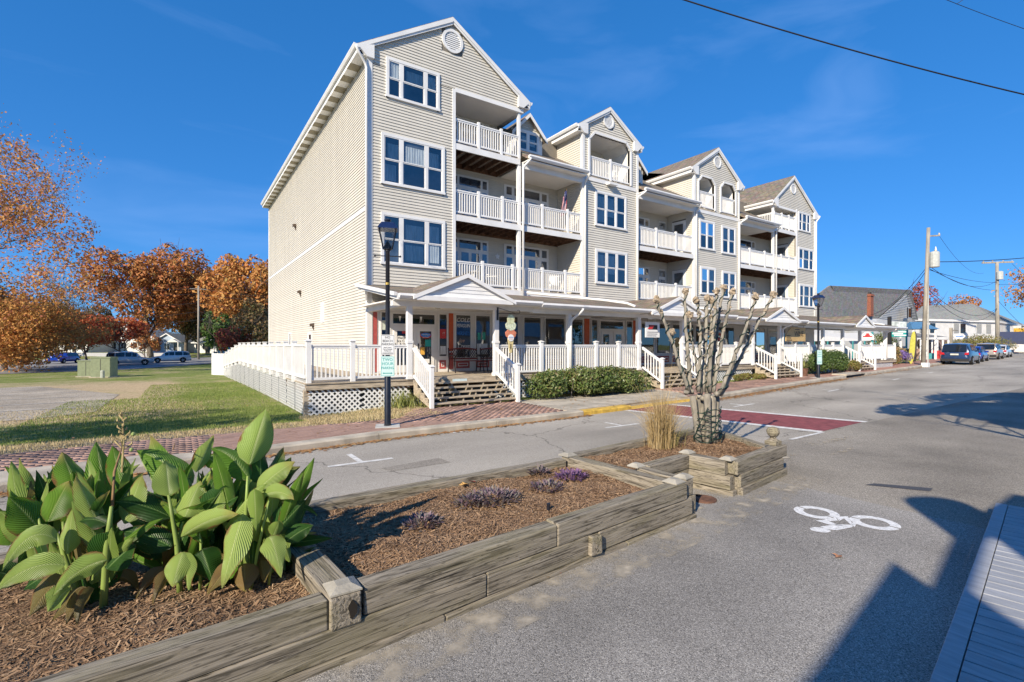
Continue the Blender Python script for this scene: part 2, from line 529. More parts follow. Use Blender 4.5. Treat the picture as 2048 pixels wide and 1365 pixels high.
# --- ground materials
def lawn_material():
	m, nt, b = new_mat('patchy_lawn')
	N, L = nt.nodes, nt.links
	b.inputs['Roughness'].default_value = 1.0
	b.inputs['Specular IOR Level'].default_value = 0.05
	tcn = N.new('ShaderNodeTexCoord')
	def noise(s, d=5, st=(1, 1, 1)):
		mpn = N.new('ShaderNodeMapping'); mpn.inputs['Scale'].default_value = st
		L.new(tcn.outputs['Object'], mpn.inputs['Vector'])
		n = N.new('ShaderNodeTexNoise'); n.inputs['Scale'].default_value = s; n.inputs['Detail'].default_value = d
		L.new(mpn.outputs[0], n.inputs['Vector'])
		return n
	big = noise(0.22, 4); fine = noise(9, 6); mid = noise(1.4, 5)
	green = N.new('ShaderNodeValToRGB')
	green.color_ramp.elements[0].position = 0.3; green.color_ramp.elements[0].color = (0.12, 0.165, 0.04, 1)
	green.color_ramp.elements[1].position = 0.7; green.color_ramp.elements[1].color = (0.26, 0.30, 0.09, 1)
	L.new(fine.outputs['Fac'], green.inputs['Fac'])
	dry = N.new('ShaderNodeValToRGB')
	dry.color_ramp.elements[0].position = 0.3; dry.color_ramp.elements[0].color = (0.36, 0.275, 0.17, 1)
	dry.color_ramp.elements[1].position = 0.7; dry.color_ramp.elements[1].color = (0.55, 0.44, 0.29, 1)
	L.new(fine.outputs['Fac'], dry.inputs['Fac'])
	# dry patches: around the gravel lot (x -14..-6, y 2..20) and by the walk
	sep = N.new('ShaderNodeSeparateXYZ'); L.new(tcn.outputs['Object'], sep.inputs[0])
	def bandmask(out, a, b_, c, d):
		m1 = N.new('ShaderNodeMapRange'); m1.interpolation_type = 'SMOOTHSTEP'
		m1.inputs[1].default_value = a; m1.inputs[2].default_value = b_
		L.new(out, m1.inputs[0])
		m2 = N.new('ShaderNodeMapRange'); m2.interpolation_type = 'SMOOTHSTEP'
		m2.inputs[1].default_value = c; m2.inputs[2].default_value = d; m2.inputs[3].default_value = 1; m2.inputs[4].default_value = 0
		L.new(out, m2.inputs[0])
		mu = N.new('ShaderNodeMath'); mu.operation = 'MULTIPLY'
		L.new(m1.outputs[0], mu.inputs[0]); L.new(m2.outputs[0], mu.inputs[1])
		return mu.outputs[0]
	bx = bandmask(sep.outputs[0], -60, -50, -6.6, -4.9)
	by = bandmask(sep.outputs[1], -1.5, 0.5, 16, 28)
	mu = N.new('ShaderNodeMath'); mu.operation = 'MULTIPLY'; L.new(bx, mu.inputs[0]); L.new(by, mu.inputs[1])
	bw = bandmask(sep.outputs[1], -9, -7, -5.0, -3.6)
	mxx = N.new('ShaderNodeMath'); mxx.operation = 'MAXIMUM'; L.new(mu.outputs[0], mxx.inputs[0]); L.new(bw, mxx.inputs[1])
	ad = N.new('ShaderNodeMath'); ad.operation = 'ADD'
	sm = N.new('ShaderNodeMath'); sm.operation = 'MULTIPLY_ADD'; sm.inputs[1].default_value = 1.9; sm.inputs[2].default_value = -0.98
	L.new(mid.outputs['Fac'], sm.inputs[0])
	bg2 = N.new('ShaderNodeMath'); bg2.operation = 'MULTIPLY_ADD'; bg2.inputs[1].default_value = 2.4; bg2.inputs[2].default_value = -1.05
	L.new(big.outputs['Fac'], bg2.inputs[0])
	a2 = N.new('ShaderNodeMath'); a2.operation = 'ADD'; L.new(sm.outputs[0], a2.inputs[0]); L.new(bg2.outputs[0], a2.inputs[1])
	L.new(mxx.outputs[0], ad.inputs[0]); L.new(a2.outputs[0], ad.inputs[1])
	cl = N.new('ShaderNodeClamp'); L.new(ad.outputs[0], cl.inputs[0])
	mx_ = N.new('ShaderNodeMix'); mx_.data_type = 'RGBA'
	L.new(cl.outputs[0], mx_.inputs[0]); L.new(green.outputs[0], mx_.inputs[6]); L.new(dry.outputs[0], mx_.inputs[7])
	L.new(mx_.outputs[2], b.inputs['Base Color'])
	bp = N.new('ShaderNodeBump'); bp.inputs['Strength'].default_value = 0.8; bp.inputs['Distance'].default_value = 0.05
	f2 = noise(25, 5)
	L.new(f2.outputs['Fac'], bp.inputs['Height']); L.new(bp.outputs['Normal'], b.inputs['Normal'])
	return m
lawn_m = lawn_material()

def asphalt_material(name, base, speck, dark, s=230, crack=0.0, streak=0.0, rough_bump=0.5):
	m, nt, b = new_mat(name)
	N, L = nt.nodes, nt.links
	b.inputs['Roughness'].default_value = 0.9
	b.inputs['Specular IOR Level'].default_value = 0.25
	tcn = N.new('ShaderNodeTexCoord')
	v = N.new('ShaderNodeTexVoronoi'); v.inputs['Scale'].default_value = s * 0.45
	L.new(tcn.outputs['Object'], v.inputs['Vector'])
	sepc = N.new('ShaderNodeSeparateColor'); L.new(v.outputs['Color'], sepc.inputs[0])
	r = N.new('ShaderNodeValToRGB')
	e = r.color_ramp.elements
	e[0].position = 0.0; e[0].color = (*dark, 1)
	e[1].position = 1.0; e[1].color = (*speck, 1)
	x = e.new(0.35); x.color = (*base, 1)
	x = e.new(0.8); x.color = (*(q * 1.18 for q in base), 1)
	L.new(sepc.outputs[0], r.inputs['Fac'])
	big = N.new('ShaderNodeTexNoise'); big.inputs['Scale'].default_value = 0.5; big.inputs['Detail'].default_value = 7
	mpn = N.new('ShaderNodeMapping'); mpn.inputs['Scale'].default_value = (0.35 if streak else 1, 1, 1)
	L.new(tcn.outputs['Object'], mpn.inputs['Vector']); L.new(mpn.outputs[0], big.inputs['Vector'])
	mr = N.new('ShaderNodeMapRange'); mr.inputs[1].default_value = 0.3; mr.inputs[2].default_value = 0.7
	mr.inputs[3].default_value = 0.72; mr.inputs[4].default_value = 1.26
	L.new(big.outputs['Fac'], mr.inputs[0])
	mul = N.new('ShaderNodeMix'); mul.data_type = 'RGBA'; mul.blend_type = 'MULTIPLY'; mul.inputs[0].default_value = 1
	L.new(r.outputs['Color'], mul.inputs[6]); L.new(mr.outputs[0], mul.inputs[7])
	out = mul.outputs[2]
	if crack:
		dn = N.new('ShaderNodeTexNoise'); dn.inputs['Scale'].default_value = 2.5; dn.inputs['Detail'].default_value = 5
		L.new(tcn.outputs['Object'], dn.inputs['Vector'])
		mixv = N.new('ShaderNodeMix'); mixv.data_type = 'RGBA'; mixv.blend_type = 'LINEAR_LIGHT'; mixv.inputs[0].default_value = 0.35
		L.new(tcn.outputs['Object'], mixv.inputs[6]); L.new(dn.outputs['Color'], mixv.inputs[7])
		v2 = N.new('ShaderNodeTexVoronoi'); v2.feature = 'DISTANCE_TO_EDGE'; v2.inputs['Scale'].default_value = 0.22
		L.new(mixv.outputs[2], v2.inputs['Vector'])
		cr = N.new('ShaderNodeMapRange'); cr.inputs[1].default_value = 0.0; cr.inputs[2].default_value = 0.006
		cr.inputs[3].default_value = 1 - crack; cr.inputs[4].default_value = 1
		L.new(v2.outputs['Distance'], cr.inputs[0])
		m2 = N.new('ShaderNodeMix'); m2.data_type = 'RGBA'; m2.blend_type = 'MULTIPLY'; m2.inputs[0].default_value = 1
		L.new(out, m2.inputs[6]); L.new(cr.outputs[0], m2.inputs[7])
		out = m2.outputs[2]
	L.new(out, b.inputs['Base Color'])
	bp = N.new('ShaderNodeBump'); bp.inputs['Strength'].default_value = rough_bump; bp.inputs['Distance'].default_value = 0.006
	L.new(v.outputs['Distance'], bp.inputs['Height']); bp.invert = True
	L.new(bp.outputs['Normal'], b.inputs['Normal'])
	return m
asphalt_path = asphalt_material('path_asphalt', (0.265, 0.25, 0.23), (0.50, 0.475, 0.435), (0.10, 0.095, 0.088), s=330, rough_bump=0.5)
asphalt_road = asphalt_material('road_asphalt', (0.345, 0.315, 0.27), (0.50, 0.465, 0.41), (0.20, 0.185, 0.16), s=330, crack=0.6, streak=1)
asphalt_old = asphalt_material('apron_asphalt', (0.25, 0.225, 0.19), (0.45, 0.42, 0.36), (0.12, 0.11, 0.095), s=260)
asphalt_lot = asphalt_material('lot_asphalt', (0.26, 0.26, 0.26), (0.36, 0.36, 0.35), (0.17, 0.17, 0.17), s=120)
gravel_m = asphalt_material('gravel_lot', (0.34, 0.295, 0.235), (0.46, 0.44, 0.40), (0.17, 0.15, 0.12), s=70)
brick_m = mat('clay_paver', (0.37, 0.235, 0.185), rough=0.9, var=0.32, scale=1.3, rand=0.12, bump=0.25, bscale=60)
brick_far_m = mat('clay_paver_far', (0.38, 0.21, 0.165), rough=0.9, var=0.3, scale=3)
mortar_m = mat('paver_joint_sand', (0.29, 0.19, 0.15), rough=1)
maroon_m = mat('maroon_crosswalk_paint', (0.24, 0.065, 0.07), rough=0.85, var=0.25, scale=5, bump=0.15, bscale=120)
yellow_m = mat('yellow_kerb_paint', (0.62, 0.40, 0.07), rough=0.85, var=0.3, scale=6)
chalk_m = mat('faded_stall_paint', (0.45, 0.44, 0.42), rough=1, var=0.3, scale=3)
sand_m = mat('wash_of_sand', (0.46, 0.41, 0.33), rough=1, var=0.2, scale=8)
def thin_out(m, s, a, b_):
	N, L = m.node_tree.nodes, m.node_tree.links
	n = N.new('ShaderNodeTexNoise'); n.inputs['Scale'].default_value = s; n.inputs['Detail'].default_value = 8
	L.new(N['Texture Coordinate'].outputs['Object'], n.inputs['Vector'])
	r = N.new('ShaderNodeMapRange'); r.inputs[1].default_value = a; r.inputs[2].default_value = b_
	L.new(n.outputs['Fac'], r.inputs[0]); L.new(r.outputs[0], N['Principled BSDF'].inputs['Alpha'])
thin_out(sand_m, 4.5, 0.47, 0.72)

# --- the ground sheet
xs = [-1600, -900, -500, -300, -200, -140, -100, -80] + [-60 + i * 1.0 for i in range(0, 171)] + [120, 140, 170, 210, 300, 500, 900, 1600]
ys = [-1600, -900, -500, -300, -150, -80, -50, -30, -20] + [-16 + i * 0.5 for i in range(0, 41)] + [5 + i * 1.5 for i in range(0, 90)] + [150, 180, 230, 300, 450, 700, 1100, 1600]
V = [(x, y, gz(max(-60, min(110, x)), y)) for y in ys for x in xs]
nx = len(xs)
Fc = [(j * nx + i, j * nx + i + 1, (j + 1) * nx + i + 1, (j + 1) * nx + i) for j in range(len(ys) - 1) for i in range(nx - 1)]
g = np_mesh('ground', V, Fc, lawn_m)
struct(g, 'patchy green and straw coloured lawn beside the building')

def strip(name, xs_, ya, yb, zf, m, ny=2):
	vs_, fs = [], []
	for x in xs_:
		a, b_ = ya(x), yb(x)
		for k in range(ny):
			y = a + (b_ - a) * k / (ny - 1)
			vs_.append((x, y, zf(x, y)))
	for i in range(len(xs_) - 1):
		for k in range(ny - 1):
			fs.append((i * ny + k, (i + 1) * ny + k, (i + 1) * ny + k + 1, i * ny + k + 1))
	return np_mesh(name, vs_, fs, m)
XR = [-80, -60, -45, -30] + [-20 + 1.0 * i for i in range(0, 80)] + [65, 75, 90, 100, 130, 200]
road = struct(strip('road', XR, lambda x: -12.47, lambda x: kerb_y(x) + 0.02, lambda x, y: zroad(x), asphalt_road))
apron = struct(strip('asphalt_apron', [1.58 + 2 * i for i in range(0, 40)] + [100, 200], lambda x: -60, lambda x: -12.47, lambda x, y: zroad(x) - 0.001, asphalt_old))
path = struct(strip('bike_path', [-80, -60, -40, -20, -10, -5, 0, 1.58], lambda x: -60, lambda x: -12.47, lambda x, y: 0.0, asphalt_path))

# --- kerb: one object per cast length
kerb_root = thing('kerb', 'tan concrete kerb along the brick walk', None, (0, -7.5, 0), kind='structure')
def kw(x): return .30 + .6 * sstep(5.4, 6.4, -x)
def kerb_piece(x0, x1, m=concrete, h=0.135):
	n = max(1, int(round((x1 - x0) / 1.0)))
	mb = MB()
	prev = None
	for i in range(n + 1):
		x = x0 + (x1 - x0) * i / n
		y, z = kerb_y(x), zroad(x)
		ring = [(x, y + kw(x), z - 0.1), (x, y - 0.0, z - 0.1), (x, y, z + h - 0.03), (x, y + 0.025, z + h), (x, y + kw(x), z + h + 0.002)]
		k = len(mb.v)
		mb.v += ring
		if prev is not None:
			for j in range(4): mb.f.append((prev + j, k + j, k + j + 1, prev + j + 1))
		else:
			mb.f.append((k, k + 1, k + 2, k + 3, k + 4))
		prev = k
	mb.f.append((prev + 4, prev + 3, prev + 2, prev + 1, prev))
	mb.build('kerb_stone', m, kerb_root)
x = -14.2
while x < 3.0:
	kerb_piece(x, x + 2.99); x += 3.0
kerb_piece(3.8, 5.9, yellow_m, 0.12)
kerb_piece(5.905, 9.8, yellow_m, 0.035)
x = 9.81
while x < 24.5:
	kerb_piece(x, x + 2.99); x += 3.0
kerb_piece(x + 0.0, 25.0) if x < 24.9 else None
x = 28.2
while x < 60:
	kerb_piece(x, x + 3.99); x += 4.0
kerb_piece(60.3, 150)
kerb_piece(-60, -14.21)
# storm drain mouth in the kerb
dr = thing('storm_drain', 'concrete storm drain mouth in the kerb beside the far lamp post', 'drain', (26, kerb_y(26), zroad(26)))
mb = MB()
for xa, xb in ((25.0, 28.19),):
	ya, yb = kerb_y(xa), kerb_y(xb)
	mb.prism([(xa, ya - 0.03, zroad(26) + 0.13), (xb, yb - 0.03, zroad(26) + 0.14), (xb, yb + 0.75, zroad(26) + 0.14), (xa, ya + 0.75, zroad(26) + 0.13)], (0, 0, 0.07))
mb.build('drain_slab', concrete, dr)
MB().box(25.05, 28.1, kerb_y(26.5) + 0.32, kerb_y(26.5) + 0.36, zroad(26) - 0.1, zroad(26) + 0.12).build('drain_back', dark_in, dr)

# --- brick walk: joint bed, single bricks, concrete landing
walk = strip('brick_walk', [-60, -45, -30] + [-20 + 1.0 * i for i in range(0, 81)] + [70, 90, 110, 150, 200],
             lambda x: kerb_y(x) + 0.295, walk_in, lambda x, y: zroad(x) + WALK - 0.014 + 0.012 * (y - kerb_y(x) - 0.155), mortar_m)
struct(walk, 'red clay brick walk along the kerb')
far = strip('far_brick_walk', [24 + i for i in range(0, 37)] + [70, 90, 110, 150], lambda x: kerb_y(x) + 0.30, lambda x: walk_in(x) - 0.01,
			lambda x, y: zroad(x) + WALK + 0.012 * (y - kerb_y(x) - 0.155), brick_far_m)
struct(far)
def zwalk(x, y):
	return zroad(x) + WALK + 0.012 * (y - kerb_y(x) - 0.155)
bricks = []
bl, bw_, gap = 0.205, 0.102, 0.0035
row = 0
yy = -10.2
while yy < -3.7:
	xx = -14 + (bl / 2 if row % 2 else 0)
	while xx < 24:
		cx_, cy_ = xx + bl / 2, yy + bw_ / 2
		off = 0.11 * (cx_ + 2) if cx_ < -2 else (0.0 if cx_ < 11 else 0.115 * (cx_ - 11))
		cy2 = cy_ + (off if cx_ >= -2 else off * 1.0)
		if kerb_y(cx_) + kw(cx_) + bw_ / 2 < cy2 < walk_in(cx_) - bw_ / 2 and not (3.4 < cx_ < 10.4):
			bricks.append((cx_, cy2))
		xx += bl
	yy += bw_
	row += 1
bricks.sort(key=lambda p: (p[0] - CAM.x) ** 2 + (p[1] - CAM.y) ** 2)
vis = [p for p in bricks if (Vector((p[0], p[1], 0)) - CAM).dot(RGT) / max(0.1, (Vector((p[0], p[1], 0)) - CAM).dot(FWD)) > -1.04]
vis = [p for p in vis if p[0] > -5.2][:300]
visset = set(vis)
bm_mesh = MB().box(-bl / 2 + gap / 2, bl / 2 - gap / 2, -bw_ / 2 + gap / 2, bw_ / 2 - gap / 2, -0.02, 0.0)
me_brick = bpy.data.meshes.new('brick')
me_brick.from_pydata(bm_mesh.v, [], bm_mesh.f)
me_brick.materials.append(brick_m)
for (cx_, cy_) in vis:
	o = link('brick', me_brick, walk, True)
	o.location += Vector((cx_, cy_, zwalk(cx_, cy_) + rnd.uniform(-0.003, 0.004)))
	o.rotation_euler = (rnd.uniform(-.012, .012), rnd.uniform(-.008, .008), 0.11 if cx_ < -2 else (0.0 if cx_ < 11 else 0.115))
vv, ff = [], []
for (cx_, cy_) in bricks:
	if (cx_, cy_) in visset: continue
	a = 0.11 if cx_ < -2 else (0.0 if cx_ < 11 else 0.115)
	ca, sa = math.cos(a), math.sin(a)
	z = zwalk(cx_, cy_) + rnd.uniform(-0.003, 0.004)
	k = len(vv)
	for dz in (-0.02, 0):
		for sx, sy in ((-1, -1), (1, -1), (1, 1), (-1, 1)):
			lx, ly = sx * (bl - gap) / 2, sy * (bw_ - gap) / 2
			vv.append((cx_ + lx * ca - ly * sa, cy_ + lx * sa + ly * ca, z + dz))
	ff += [(k + 4, k + 5, k + 6, k + 7), (k, k + 1, k + 5, k + 4), (k + 1, k + 2, k + 6, k + 5), (k + 2, k + 3, k + 7, k + 6), (k + 3, k, k + 4, k + 7)]
bm2 = mat('clay_paver_mass', (0.37, 0.235, 0.185), rough=0.9, var=0.32, scale=1.3, bump=0.25, bscale=60)
def island_tint(m, amt=0.2):
	nt = m.node_tree
	N, L = nt.nodes, nt.links
	b = N['Principled BSDF']
	src = b.inputs['Base Color'].links[0].from_socket
	g_ = N.new('ShaderNodeNewGeometry')
	mr = N.new('ShaderNodeMapRange'); mr.inputs[3].default_value = 1 - amt; mr.inputs[4].default_value = 1 + amt
	L.new(g_.outputs['Random Per Island'], mr.inputs[0])
	h = N.new('ShaderNodeHueSaturation'); L.new(mr.outputs[0], h.inputs['Value']); L.new(src, h.inputs['Color'])
	L.new(h.outputs['Color'], b.inputs['Base Color'])
island_tint(bm2, .1)
bo = np_mesh('brick_field', vv, ff, bm2, walk)
bo['kind'] = 'stuff'
# concrete landing at the crossing, in three slabs
land = thing('concrete_landing', 'smooth tan concrete landing at the crosswalk end', None, (6.9, -5.8, 0.14), kind='structure')
for xa, xb in ((3.42, 5.6), (5.61, 7.9), (7.91, 10.38)):
	mb = MB()
	mb.prism([(xa, kerb_y(xa) + 0.31, 0.03), (xb, kerb_y(xb) + 0.31, 0.03), (xb, walk_in(xb), zroad(xb) + 0.04), (xa, walk_in(xa), zroad(xa) + 0.04)], (0, 0, 0.115))
	mb.build('slab', concrete, land)

# --- crosswalk and markings
def flat(name, pts, m, dz=0.004, **kw):
	mb = MB()
	mb.quad(*[(x, y, zroad(x) + dz) for x, y in pts])
	return mb.build(name, m, **kw)
cw = flat('crosswalk', [(5.75, -7.25), (7.7, -7.15), (8.75, -12.38), (6.62, -12.4)], maroon_m)
struct(cw, 'maroon painted crosswalk band across the road')
struct(flat('crosswalk_line', [(5.5, -7.3), (5.75, -7.3), (6.62, -12.42), (6.36, -12.42)], paint_w, 0.008))
struct(flat('crosswalk_line', [(7.7, -7.2), (7.93, -7.2), (9.0, -12.42), (8.76, -12.42)], paint_w, 0.008))
struct(flat('edge_line', [(5.0, -12.53), (6.5, -12.5), (6.5, -12.42), (5.0, -12.44)], paint_w, 0.006))
def tmark(cx_, cy_, L1, L2, a=0.1, side=1):
	mb = MB()
	ca, sa = math.cos(a), math.sin(a)
	def q(x0, x1, y0, y1):
		P = []
		for lx, ly in ((x0, y0), (x1, y0), (x1, y1), (x0, y1)):
			x, y = cx_ + lx * ca - ly * sa, cy_ + lx * sa + ly * ca
			P.append((x, y, zroad(x) + 0.005))
		mb.quad(*P)
	q(-L1 / 2, L1 / 2, -0.05, 0.05)
	q(-0.05, 0.05, 0.051, L2)
	o = mb.build('parking_tick', paint_w)
	struct(o)
tmark(-3.12, -9.46, 1.1, 0.75, 0.0)
tmark(3.4, -9.25, 1.15, 0.6, 0.0)
tmark(9.6, -8.7, 1.2, 0.5, 0.03)
tmark(17.0, -8.2, 1.2, 0.4, 0.1)
tmark(26.0, -7.4, 1.2, 0.4, 0.1)
tmark(34.0, -6.6, 1.2, 0.4, 0.1)
struct(flat('parking_tick', [(-0.6, -7.83), (0.35, -7.8), (0.35, -7.72), (-0.6, -7.75)], paint_w, 0.005))
# repair patches
tar = mat('tar_patch', (0.075, 0.075, 0.08), rough=0.7, var=0.2, scale=30, bump=0.4, bscale=180)
struct(flat('asphalt_patch', [(2.42, -14.82), (2.62, -14.86), (3.02, -15.42), (2.8, -15.45)], tar, 0.004))
struct(flat('road_patch', [(-3.0, -10.05), (-1.9, -9.9), (-1.85, -10.3), (-2.9, -10.32)], asphalt_old, 0.004))
# --- bicycle marking
bike = MB()
def grd(u, v):
	d = FWD + RGT * ((u - 1024) / 990.0) + Vector((0, 0, (690 - v) / 990.0))
	t = (0.004 - CAM.z) / d.z
	return CAM + d * t
def zz(x, y): return grd(1400 + .4286 * x, 780 + .4286 * y)
def ring(c, r0, r1, gaps):
	c = Vector(c)
	n = 48
	for i in range(n):
		if i in gaps: continue
		a, b_ = 2 * math.pi * i / n, 2 * math.pi * (i + 1) / n
		P = [(c.x + r * math.cos(t), c.y + r * math.sin(t), 0.005) for r, t in ((r0, a), (r1, a), (r1, b_), (r0, b_))]
		bike.quad(*P)
ring(zz(543, 572), 0.135, 0.235, {10, 34})
ring(zz(815, 620), 0.135, 0.235, {12, 36})
def poly(pts): bike.quad(*[tuple(zz(*p)) for p in pts])
poly([(540, 610), (580, 606), (640, 628), (712, 630), (712, 641), (640, 634), (600, 628)])
poly([(578, 606), (632, 596), (644, 610), (600, 614)])
poly([(632, 592), (690, 590), (720, 640), (700, 626), (672, 600), (650, 612)])
poly([(700, 626), (740, 604), (735, 618), (722, 640)])
poly([(560, 638), (640, 628), (712, 641), (640, 655), (600, 652)])
poly([(512, 645), (540, 640), (585, 645), (613, 660), (590, 667), (545, 662), (518, 655)])
bk = bike.build('bicycle_marking', mat('thermoplastic_white', (0.74, 0.74, 0.73), rough=0.7, var=0.2, scale=25), fixn=False)
thin_out(MATS['thermoplastic_white'], 70, 0.28, 0.38)
struct(bk, 'white bicycle symbol on the path')
# pale sand washed along the planter foot
mb = MB()
sr = random.Random(3)
n = 20
for i in range(n):
	xa, xb = -5.4 + 7.6 * i / n, -5.4 + 7.6 * (i + 1) / n
	ya = lambda x: -14.84 + .098 * (x + 5.0)
	mb.quad((xa, ya(xa) - .30, .004), (xb, ya(xb) - .30, .004), (xb, ya(xb) + .1, .004), (xa, ya(xa) + .1, .004))
mb.quad((-.7, -14.2, .0045), (.45, -14.05, .0045), (.4, -13.5, .0045), (-.7, -13.5, .0045))
for cx_, cy_, rx, ry in ((3.0, -13.3, .9, .16), (4.6, -13.6, .7, .1), (5.6, -13.0, 1.1, .15), (0.0, -13.75, .5, .2), (.9, -14.25, .5, .06)):
	for q in range(5):
		n = 10
		a0, b0 = cx_ + sr.uniform(-.5, .5) * rx, cy_ + sr.uniform(-.6, .6) * ry
		mb.quad(*[(a0 + rx * .6 * math.cos(a) * sr.uniform(.5, 1.1), b0 + ry * .6 * math.sin(a) * sr.uniform(.5, 1.1), 0.0045 + 0.0004 * q) for a in [2 * math.pi * k / n for k in range(n)]])
sd_ = mb.build('sand_wash', sand_m)
tag(sd_, 'pale sand washed over the asphalt by the planters', 'sand', kind='stuff')

# --- parking lot and gravel lot behind the lawn
lot = strip('parking_lot', [-120, -60, -40, -30, -25, -20, -16, -12.5, -10, -8, -5, 0, 10, 20, 40],
			lambda x: 41 + 0.5 * (x + 18) if x < -10 else 45 + 1.6 * (x + 10), lambda x: 86.0 if x < -10 else max(86, 45 + 1.6 * (x + 10) + 1),
			lambda x, y: gz(x, y) + 0.03, asphalt_lot, ny=12)
struct(lot, 'grey asphalt parking lot behind the lawn')
gl = strip('gravel_lot', [-40, -30, -20, -16, -14, -12, -11, -10, -9, -8.3, -7.8], lambda x: 0.4 if x < -9 else 0.4 + 0.9 * (x + 9), lambda x: 19 if x < -12 else 19 - 2.4 * (x + 12),
           lambda x, y: gz(x, y) + 0.012, gravel_m, ny=20)
struct(gl, 'worn gravel lot with faded stall lines')
for k, yk in enumerate((3.2, 5.6, 8.4, 11.6, 15.2)):
	x1 = -8.4 - 0.35 * k
	mb = MB()
	n = 14
	for i in range(n):
		xa, xb = -24 + (x1 + 24) * i / n, -24 + (x1 + 24) * (i + 1) / n
		mb.quad((xa, yk, gz(xa, yk) + 0.022), (xb, yk, gz(xb, yk) + 0.022), (xb, yk + 0.12, gz(xb, yk + .12) + 0.022), (xa, yk + 0.12, gz(xa, yk + .12) + 0.022))
	struct(mb.build('stall_line', chalk_m))
# ================================================================== THE LONG BUILDING
B = thing('condominium_building', 'four storey tan clapboard building with white balconies and ground floor shops', 'building', (0, 0, 0))
L1, L2, L3, L4 = 0.93, 4.41, 7.29, 10.17
CRS = 0.113                                        # height of one siding course
SIDING_LEFT = [300]
side_mass = MB()
def clap(P, n, a0, a1, b0, b1, z0, z1, lip=0.03):
	"""one clapboard: P(a) -> point on the wall, n outward; a0..a1 at the foot, b0..b1 at the head"""
	n = Vector(n)
	A = [P(a0, z0) + n * lip, P(a1, z0) + n * lip, P(b1, z1) + n * 0.003, P(b0, z1) + n * 0.003, P(a0, z0), P(a1, z0)]
	return A, [(0, 1, 2, 3), (4, 5, 1, 0)]
def siding(P, n, lo, hi, z0, z1, holes=(), single=True, parent=None, zbase=0.93):
	"""courses of clapboard between lo(z) and hi(z), cut round the holes (a0,a1,z0,z1)"""
	parent = parent or B
	k = math.floor((z0 - zbase) / CRS)
	while zbase + k * CRS < z1 - 0.01:
		za, zb = max(z0, zbase + k * CRS), min(z1, zbase + (k + 1) * CRS)
		k += 1
		if zb - za < 0.02: continue
		zm = (za + zb) / 2
		segs = [(lo(za), hi(za), lo(zb), hi(zb))]
		if segs[0][1] - segs[0][0] < 0.05: continue
		for h in holes:
			if h[2] < zm < h[3]:
				new = []
				for s_ in segs:
					if h[1] <= min(s_[0], s_[2]) or h[0] >= max(s_[1], s_[3]):
						new.append(s_); continue
					if h[0] > s_[0] + 0.02: new.append((s_[0], h[0], s_[2], h[0]))
					if h[1] < s_[1] - 0.02: new.append((h[1], s_[1], h[1], s_[3]))
				segs = new
		for s_ in segs:
			if s_[3] < s_[2]:
				m_ = (s_[2] + s_[3]) / 2
				s_ = (s_[0], s_[1], m_, m_)
			vs_, fs = clap(P, n, *s_, za, zb)
			if single and SIDING_LEFT[0] > 0:
				SIDING_LEFT[0] -= 1
				MB().add(vs_, fs).build('siding_board', siding_m, parent, fixn=False)
			else:
				side_mass.add(vs_, fs)
Fp = lambda y: (lambda a, z: Vector((a, y, z)))      # wall facing the street at depth y
Sp = lambda x: (lambda a, z: Vector((x, -a, z)))     # wall facing -x; a runs with -y
FN, SN = (0, -1, 0), (-1, 0, 0)

def part(name, mb, m, parent=None, **kw):
	return mb.build(name, m, parent or B, **kw)

